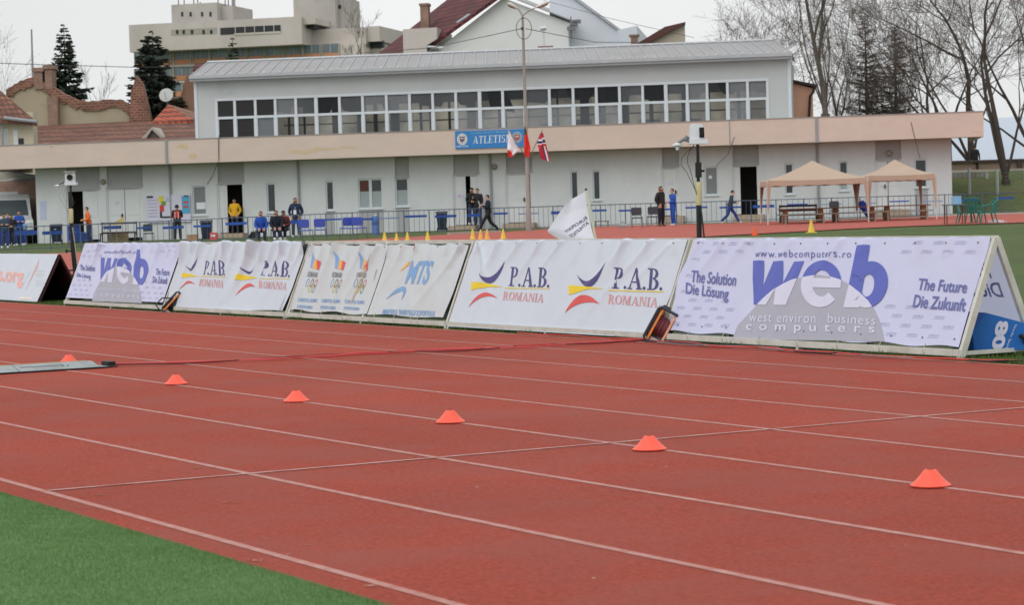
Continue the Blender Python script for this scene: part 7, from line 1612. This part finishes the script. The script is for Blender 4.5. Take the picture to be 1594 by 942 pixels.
q.add([vf(wsx(1.38), -.86, 1.38), vf(wsx(1.38), .86, 1.38), vf(wsx(2.14), .80, 2.14), vf(wsx(2.14), -.80, 2.14), vf(wsx(1.38)-.05, -.86, 1.36), vf(wsx(1.38)-.05, .86, 1.36), vf(wsx(2.14)-.05, .80, 2.12), vf(wsx(2.14)-.05, -.80, 2.12)], [(0, 1, 2, 3), (7, 6, 5, 4), (0, 4, 5, 1), (1, 5, 6, 2), (2, 6, 7, 3), (3, 7, 4, 0)]); q.build('windscreen', m_vgl, van)
for sy in (-1, 1):
    q = MB(); q.ext(vf, [(1.0, 1.35), (.55, 2.0), (-.25, 2.0), (-.25, 1.35)], sy*.981, sy*.995); q.build('side_window', m_vglr, van)
    q = MB(); q.ext(vf, [(-.45, 1.35), (-.45, 2.0), (-1.9, 2.0), (-1.9, 1.35)], sy*.981, sy*.995); q.build('side_window', m_vglr, van)
    for x in (1.2, -2.4):
        q = MB(); q.lathe(lambda a, b, z_: vf(x+a, sy*.88+z_, .34+b), [(.33, -.12), (.34, -.08), (.34, .08), (.33, .12)], 18); w_ = q.build('wheel', m_black, van, smooth=True)
        q = MB(); q.lathe(lambda a, b, z_: vf(x+a, sy*.88+sy*z_, .34+b), [(.2, .121), (.2, .135), (.05, .14)], 14); q.build('rim', m_chrome, w_)
    q = MB(); q.ext(lambda a, b, z_: vf(b, a, z_), [(sy*.60, .78), (sy*.92, .80), (sy*.90, 1.05), (sy*.62, 1.0)], 1.9, 2.01); q.build('headlight', M('headlight_glass', (200, 206, 210), 0.15), van)
    q = MB(); q.box(vf, .78, .95, sy*1.0 if sy > 0 else -1.2, sy*1.2 if sy > 0 else -1.0, 1.36, 1.66); q.build('mirror', m_black, van)
q = MB(); q.box(vf, 1.99, 2.06, -.98, .98, .40, .68); q.build('bumper', M('grey_bumper', (86, 88, 92), 0.6), van); q = MB(); q.box(vf, -1.2, -.2, -.5, .5, 2.43, 2.56); q.build('roof_vent', m_van, van)

# ---------------------------------------------------------------- people
m_skin = M('skin', (206, 160, 136), 0.6, .06, 8); m_hair = M('dark_hair', (44, 34, 30), 0.7, .15, 12); m_hairb = M('brown_hair', (84, 62, 48), 0.7, .15, 12); m_eye = M('eye_dark', (30, 24, 22), 0.3); m_lip = M('lip', (160, 96, 88), 0.6); m_shoe = M('dark_shoe', (40, 38, 40), 0.6); m_shoew = M('pale_shoe', (206, 206, 210), 0.6)
def cloth(n, c): return M('cloth_'+n, c, 0.85, .14, 7)
def person(px, yb, yt, rz, label, top, bot, shoe=None, hair=None, pose='stand', arms='hang', dY=0.0, floor=None, H=1.76, hood=None, extra=None, lean=0.0, Y=None, cap=None, skincol=None):
    """one figure; rz = 0 faces the camera's side (towards -y), pi/2 faces right. pose and arms pick joint positions (metres, for a 1.76 m figure)"""
    p = onT(px, yb); Y = Y or p[1]+dY; w_ = atY(px, yb, Y); base = V3(w_[0], Y, floor if floor is not None else terr(w_[0], Y))
    t_ = atY(px, yt, Y); full = {'sit': 1.30, 'walk': 1.74, 'bend': 1.66}.get(pose, 1.76); s = (t_[2]-base[2])/full
    c, sn = math.cos(rz), math.sin(rz)
    def f(r, fw, z): # r to the figure's right... fw forward (facing), z up
        return V3((-r*c+fw*sn), (-fw*c-r*sn), z)*s
    J = {}
    pel = .93; ky = 0.0
    if pose == 'sit':
        pel = .47; J.update(hipL=(-.10, .02, .47), hipR=(.10, .02, .47), kneeL=(-.13, .43, .50), kneeR=(.13, .43, .50), ankL=(-.12, .40, .09), ankR=(.12, .42, .09), toeL=(-.13, .56, .03), toeR=(.13, .58, .03))
    elif pose == 'walk':
        J.update(hipL=(-.10, 0, .90), hipR=(.10, 0, .90), kneeL=(-.10, .27, .51), kneeR=(.10, -.10, .47), ankL=(-.10, .46, .10), ankR=(.10, -.46, .16), toeL=(-.10, .62, .07), toeR=(.10, -.36, .03))
    else:
        J.update(hipL=(-.10, 0, .90), hipR=(.10, 0, .90), kneeL=(-.12, .03, .50), kneeR=(.12, .02, .50), ankL=(-.13, -.02, .09), ankR=(.14, -.02, .09), toeL=(-.15, .13, .03), toeR=(.17, .12, .03))
    ln = lean if pose != 'sit' else max(lean, .10)
    J.update(pel=(0, 0, pel+.03), spine=(0, .02+ln*.35, pel+.20), chest=(0, ln*.8, pel+.40), neck=(0, .01+ln*1.15, pel+.56), head=(0, .03+ln*1.3, pel+.70), crown=(0, .015+ln*1.35, pel+.775))
    cz = pel+.47; cy = ln
    for sd, k in (('L', -1), ('R', 1)):
        J['sh'+sd] = (k*.195, cy, cz)
        if arms == 'hang': e, h = (k*.275, cy-.02, cz-.29), (k*.27, cy+.06, cz-.54)
        elif arms == 'front': e, h = (k*.25, cy-.02, cz-.28), (k*.07, cy+.22, cz-.30)
        elif arms == 'crossed': e, h = (k*.26, cy+.02, cz-.27), (-k*.08, cy+.20, cz-.22)
        elif arms == 'knees': e, h = (k*.25, cy+.06, cz-.28), (k*.12, cy+.30, cz-.42)
        elif arms == 'read': e, h = (k*.23, cy+.05, cz-.27), (k*.06, cy+.28, cz-.16)
        elif arms == 'swing': e, h = (k*.24, cy-.10*k, cz-.28), (k*.24, cy-.10*k+(.16 if k < 0 else .02), cz-.52)
        elif arms == 'phone': e, h = ((k*.25, cy+.03, cz-.27), (k*.10, cy+.25, cz-.12)) if k > 0 else ((k*.25, cy, cz-.29), (k*.2, cy+.12, cz-.52))
        elif arms == 'pocket': e, h = (k*.30, cy-.06, cz-.27), (k*.2, cy+.06, cz-.46)
        J['el'+sd], J['wr'+sd] = e, h
        d = np.array(h)-np.array(e); d /= np.linalg.norm(d); J['ha'+sd] = tuple(np.array(h)+d*.085)
    names = list(J); idx = {n: i for i, n in enumerate(names)}
    RAD = dict(pel=(.168, .130), spine=(.168, .128), chest=(.190, .138), neck=(.060, .062), head=(.080, .098), crown=(.056, .066))
    for sd in 'LR': RAD.update({'sh'+sd: (.095, .095), 'el'+sd: (.070, .070), 'wr'+sd: (.046, .044), 'ha'+sd: (.030, .040), 'hip'+sd: (.115, .118), 'knee'+sd: (.088, .090), 'ank'+sd: (.066, .068), 'toe'+sd: (.042, .034)})
    ED = [('pel', 'spine'), ('spine', 'chest'), ('chest', 'neck'), ('neck', 'head'), ('head', 'crown')]
    for sd in 'LR': ED += [('chest', 'sh'+sd), ('sh'+sd, 'el'+sd), ('el'+sd, 'wr'+sd), ('wr'+sd, 'ha'+sd), ('pel', 'hip'+sd), ('hip'+sd, 'knee'+sd), ('knee'+sd, 'ank'+sd), ('ank'+sd, 'toe'+sd)]
    me = bpy.data.meshes.new('skeleton'); me.from_pydata([tuple(f(*J[n])) for n in names], [(idx[a], idx[b]) for a, b in ED], [])
    ob = bpy.data.objects.new('skeleton', me); COL.objects.link(ob)
    md = ob.modifiers.new('skin', 'SKIN'); md.use_smooth_shade = True
    sv = me.skin_vertices[0].data
    for n in names: r_ = RAD[n]; sv[idx[n]].radius = (r_[0]*s, r_[1]*s); sv[idx[n]].use_root = (n == 'pel')
    sb = ob.modifiers.new('sub', 'SUBSURF'); sb.levels = 1; sb.render_levels = 1
    dg = bpy.context.evaluated_depsgraph_get(); dg.update(); bmx = bpy.data.meshes.new_from_object(ob.evaluated_get(dg)); bpy.data.objects.remove(ob)
    q = MB(); q.v = [np.array(v.co)+base for v in bmx.vertices]; segs = []
    for a, b in ED:
        part = 2 if (a in ('neck', 'head') ) else (3 if a.startswith('ank') else (1 if a.startswith(('hip', 'knee')) or b.startswith('hip') else (2 if a.startswith('wr') else 0)))
        segs.append((np.array(f(*J[a]))+base, np.array(f(*J[b]))+base, part))
    for pg in bmx.polygons:
        cpt = np.array(pg.center)+base; best = (9, 0)
        for A, B, pt in segs:
            ab = B-A; t = max(0, min(1, (cpt-A)@ab/(ab@ab+1e-9))); d = np.linalg.norm(cpt-A-ab*t)
            if d < best[0]: best = (d, pt)
        q.f.append(tuple(pg.vertices)); q.m.append(best[1])
    bpy.data.meshes.remove(bmx)
    W_ = lambda r, fw, z: base+f(r, fw, z)
    hd = J['head']; hx, hy, hz = hd
    for k in (-1, 1):    # eyes, ears
        q.ball(W_(hx+k*.030, hy+.082, hz+.015), .012*s, .012*s, .009*s, 4, 4); q.ball(W_(hx+k*.076, hy-.005, hz), .014*s, .018*s, .028*s, 4, 2)
    q.tube([W_(hx, hy+.082, hz+.015), W_(hx, hy+.108, hz-.022), W_(hx, hy+.086, hz-.030)], [.009*s, .014*s, .010*s], 5, 2); q.tube([W_(hx-.024, hy+.080, hz-.055), W_(hx, hy+.087, hz-.054), W_(hx+.024, hy+.080, hz-.055)], .006*s, 4, 5)
    for sd, k in (('L', -1), ('R', 1)):    # five fingers rooted in the palm
        h = np.array(J['ha'+sd]); w0 = np.array(J['wr'+sd]); d = (h-w0)/np.linalg.norm(h-w0); sdv = np.array([0, 1.0, 0]) if abs(d[2]) > .7 else np.array([0, 0, 1.0]); sdv = sdv-d*(sdv@d); sdv /= np.linalg.norm(sdv); nrm_ = np.cross(d, sdv)
        for i, L_ in enumerate((.068, .078, .073, .056)): r0 = h+sdv*(.027-.018*i); q.tube([W_(*(r0-d*.02)), W_(*(r0+d*L_*.55)), W_(*(r0+d*L_*.9+nrm_*k*.018))], [.0095*s, .009*s, .007*s], 5, 2)
        r0 = h-d*.05+sdv*.03; q.tube([W_(*r0), W_(*(r0+sdv*.025+d*.03)), W_(*(r0+sdv*.03+d*.065))], [.011*s, .010*s, .008*s], 5, 2)
    o = thing('person', label, 'person', base)
    q.build('body', [top, bot, skincol or m_skin, shoe or m_shoe, m_eye, m_lip], o, smooth='all', fixn=False)
    def shell(name, mat, rx, ry, rzz, dz, zmin, back=.0, yoff=-.012):
        q = MB(); V = []; n = 12; m_ = 8
        for i in range(m_+1):
            ph = i/m_*math.pi*.62
            for j in range(n):
                a = 2*math.pi*j/n; x = math.sin(ph)*math.cos(a)*rx; y = math.sin(ph)*math.sin(a)*ry; z = math.cos(ph)*rzz
                if y > .3*ry: z = max(z, zmin)          # leaves the face free
                V.append(W_(hx+x, hy+yoff+y, hz+dz+z))
        q.v = V; q.f = [(i*n+j, i*n+(j+1) % n, (i+1)*n+(j+1) % n, (i+1)*n+j) for i in range(m_) for j in range(n)]; q.m = [0]*len(q.f); return q.build(name, mat, o, smooth='all')
    if hood: shell('hood', hood, .104, .118, .125, .005, .06)
    elif cap:
        shell('cap', cap, .092, .106, .105, .02, .045); q = MB(); q.add([W_(hx-.07, hy+.07, hz+.06), W_(hx+.07, hy+.07, hz+.06), W_(hx+.055, hy+.165, hz+.045), W_(hx-.055, hy+.165, hz+.045), W_(hx-.07, hy+.07, hz+.072), W_(hx+.07, hy+.07, hz+.072), W_(hx+.055, hy+.165, hz+.055), W_(hx-.055, hy+.165, hz+.055)], [(0, 3, 2, 1), (4, 5, 6, 7), (0, 1, 5, 4), (1, 2, 6, 5), (2, 3, 7, 6), (3, 0, 4, 7)]); q.build('cap_peak', cap, o)
    else: shell('hair', hair or m_hair, .085, .102, .105, .012, .058)
    q = MB(); cj = J['neck']; q.lathe(lambda a, b, z_: W_(cj[0]+a, cj[1]+b-.005, cj[2]+z_), [(.085, -.075), (.072, -.02), (.066, .01)], 12); q.build('collar', top, o, smooth=True)
    pj = J['pel']; rr_ = .19 if pose != 'sit' else .185
    q = MB(); q.lathe(lambda a, b, z_: W_(pj[0]+a, pj[1]+b*.78+ln*.2, pj[2]+z_), [(rr_*.96, -.10), (rr_, -.06), (rr_*1.0, .10), (rr_*.96, .16)], 14); q.build('jacket_hem', top, o, smooth=True)
    if extra: extra(o, W_, J, s)
    return o
c_navy = cloth('navy', (38, 48, 78)); c_dnavy = cloth('dark_navy', (32, 36, 52)); c_blue = cloth('bright_blue', (42, 84, 176)); c_blk = cloth('black', (38, 38, 42)); c_oran = cloth('orange', (232, 112, 44)); c_yel = cloth('yellow', (222, 172, 40)); c_red = cloth('red', (200, 60, 56)); c_dred = cloth('dark_red', (104, 44, 50)); c_jean = cloth('jeans', (48, 60, 88)); c_teal = cloth('dark_teal', (56, 74, 92)); c_wht = cloth('white', (220, 222, 228)); c_brn = cloth('brown', (84, 62, 52)); c_gry = cloth('grey', (110, 112, 116)); c_grn = cloth('grey_green', (58, 74, 88)); c_rblue = cloth('royal_blue', (44, 66, 132))
def vest(mat, strip=None):
    def ex(o, W_, J, s):
        q = MB(); cj = J['chest']; q.lathe(lambda a, b, z_: W_(a, cj[1]+b*.74, cj[2]+z_), [(.175, -.32), (.182, -.2), (.188, -.05), (.185, .06), (.13, .10)], 16); v = q.build('vest', mat, o, smooth=True)
        if strip:
            q = MB()
            for x in (-.08, .08): q.box(lambda a, b, z_: W_(x+a, cj[1]+b, cj[2]+z_), -.012, .012, -.152, -.146, -.28, .06); 
            q.build('reflective_strip', strip, v)
    return ex
def hold(mat, w_, h_, name='paper'):
    def ex(o, W_, J, s):
        h = (np.array(J['haL'])+np.array(J['haR']))/2; pt = thing(name, 'sheet of white paper held by the walking man', 'paper', W_(*h)); q = MB(); q.box(lambda a, b, z_: W_(h[0]+a, h[1]+.05+b+z_*.3, h[2]+z_), -w_/2, w_/2, -.004, .004, -.05, h_); q.build('sheet', mat, pt)
    return ex
def badge(o, W_, J, s):
    cj = J['chest']; q = MB(); q.box(lambda a, b, z_: W_(a, cj[1]+b, cj[2]+z_), -.06, .06, .150, .160, -.30, -.12); q.build('name_card', m_paper, o); q = MB(); q.tube([W_(-.05, cj[1]+.06, cj[2]+.14), W_(0, cj[1]+.15, cj[2]-.12), W_(.05, cj[1]+.06, cj[2]+.14)], .009*s, 4); q.build('lanyard', m_paper, o)
def print_back(o, W_, J, s):
    cj = J['chest']; q = MB(); q.box(lambda a, b, z_: W_(a, cj[1]+b, cj[2]+z_), -.05, .05, -.145, -.135, -.16, .02); q.build('dark_patch', c_blk, o)
PI = math.pi
person(8, 387, 332, .2, 'person in dark blue-grey with arms folded, second from the left in the group', c_teal, c_rblue, m_shoew, m_hair, arms='crossed', H=1.7)
person(19.5, 384, 333.5, -.1, 'person with dark hair and a black jacket, third in the group by the van', c_blk, c_navy, m_shoew, m_hair, arms='front')
person(31, 383, 327, .5, 'black-haired person in a bright blue jacket, right end of the group by the van', c_blue, c_rblue, m_shoew, m_hair, arms='crossed')
person(14, 383, 331, -.3, 'person in royal blue standing behind the others, half hidden in the group by the van', c_rblue, c_rblue, m_shoew, m_hairb, arms='hang', dY=1.4)
person(39.5, 382, 341, -1.0, 'smaller person in a pale blue jacket at the right edge of the group', cloth('pale_blue', (120, 150, 190)), c_rblue, m_shoew, m_hairb, arms='front', dY=.6)
person(-1, 386, 335, .3, 'person in dark blue cut by the left picture edge', c_navy, c_navy, m_shoew, m_hairb, arms='hang')
person(139.5, 379, 321, -1.25, 'person in an orange jacket with dark trousers, turned left by the open dark door', c_oran, c_jean, m_shoe, m_hairb, arms='front', lean=.05, extra=print_back, dY=1.0)
person(277, 375.5, 318, PI, 'person in a bright red vest over black clothes, back turned, reading the notice board', c_blk, c_blk, m_shoew, m_hair, arms='read', extra=vest(c_red, m_paper), dY=1.5, hood=c_blk)
stp = WP.rect(340, 363, 387, 377)[3]; YD = WP.P(*WP.hit(367, 340), -.1)[1]
person(366.5, 363.5, 308.5, -.2, 'person in a long yellow jacket standing in the open doorway', c_yel, c_dnavy, m_shoe, m_hair, arms='pocket', Y=WP.P(WP.hit(367, 340)[0], 0, .25)[1], floor=stp)
person(407, 376, 328, .15, 'seated person in a bright blue jacket, leftmost of the seated three', c_blue, c_navy, m_shoe, m_hairb, pose='sit', arms='knees', dY=1.0)
person(430.5, 375, 326.5, .2, 'seated person in a dark jacket with bare head, middle of the seated three', c_dnavy, c_navy, m_shoew, m_hairb, pose='sit', arms='knees', dY=1.0)
person(444, 374, 327, -.2, 'seated person with a dark cap and dark red sleeves, rightmost of the seated three', c_dred, c_dnavy, m_shoew, None, pose='sit', arms='front', dY=.8, cap=c_blk, extra=vest(c_blk))
person(461.5, 371, 307, -.1, 'standing man in navy with a white name card on his chest', c_navy, c_grn, m_shoew, m_hair, arms='pocket', extra=badge, dY=.8)
stq = WP.rect(702.5, 351, 745, 362)[3]; ust = WP.hit(740, 340)[0]; YS = WP.P(ust, 0, .55)[1]
person(735.5, 351.5, 291.5, .3, 'person in a long black hooded jacket in the doorway, left one of the pair', c_blk, c_jean, m_shoew, None, arms='front', Y=YS, floor=stq, hood=c_blk)
person(745, 351.5, 292.5, -.6, 'bare-headed person in a black jacket in the doorway, right one of the pair', c_blk, c_jean, m_shoe, m_hair, arms='phone', Y=YS-.25, floor=stq)
person(761, 361.5, 303, -PI/2+.2, 'man in black walking left with a sheet of paper before the doorway', c_dnavy, c_blk, m_shoe, m_hair, pose='walk', arms='read', extra=hold(m_paper, .2, .2))
person(1029.5, 353, 289, .9, 'man in a black jacket and brown boots facing the man in blue', c_blk, c_dnavy, cloth('boot_brown', (104, 74, 54)), m_hairb, arms='pocket')
person(1048.5, 352, 292.5, -1.3, 'man in an all-blue tracksuit facing the man in black', c_blue, c_blue, m_shoew, m_hairb, arms='front')
person(1136.5, 349, 296, 1.45, 'man in a grey-green jacket and blue trousers striding in front of the wall', c_grn, c_rblue, m_shoew, m_hair, pose='walk', arms='front', lean=.12)
pt_ = RP_.P(RP_.hit(1518, 262, .6)[0], 0, .6)
person(1518.5, 263, 226, 2.6, 'dark figure standing on the bank against the thick tree trunk', c_blk, c_blk, m_shoe, m_hair, arms='hang', Y=126.0, floor=zt-.0)
# seats under the seated three
for i, (x, yb, lab) in enumerate(((407, 376, 'plain chair under the leftmost seated person'), (430.5, 375, 'plain chair under the middle seated person'), (444, 374, 'plain chair under the seated person in the dark cap'))):
    put(ck_, x, yb, 1.0 if i < 2 else .8, .0, lab, False)

# blue barrier and bottle by the open door at the left
p = onT(124, 379); o = thing('barrier', 'blue tubular barrier with blue cloth panels beside the person in orange', 'barrier', p+V3(0, .4, 0)); f = frame(LOC[o.as_pointer()], -.04)
q = MB()
for z in (.12, .5, .86): q.tube([f(-.62, 0, z), f(.50, 0, z)], .022, 6)
for x in (-.62, -.06, .50): q.tube([f(x, 0, 0), f(x, 0, .88)], .022, 6)
q.build('frame', M('blue_barrier_tube', (60, 96, 170), 0.5), o)
q = MB(); q.box(f, -.58, -.10, -.012, .012, .16, .82); q.box(f, -.02, .46, -.012, .012, .16, .47); q.build('cloth_panel', M('blue_barrier_cloth', (36, 62, 130), 0.7, .2, 3), o)
q = MB(); q.box(f, -.66, -.58, -.2, .2, 0, .05); q.box(f, .46, .54, -.2, .2, 0, .05); q.build('foot', M('red_barrier_foot', (180, 70, 66), 0.6), o)
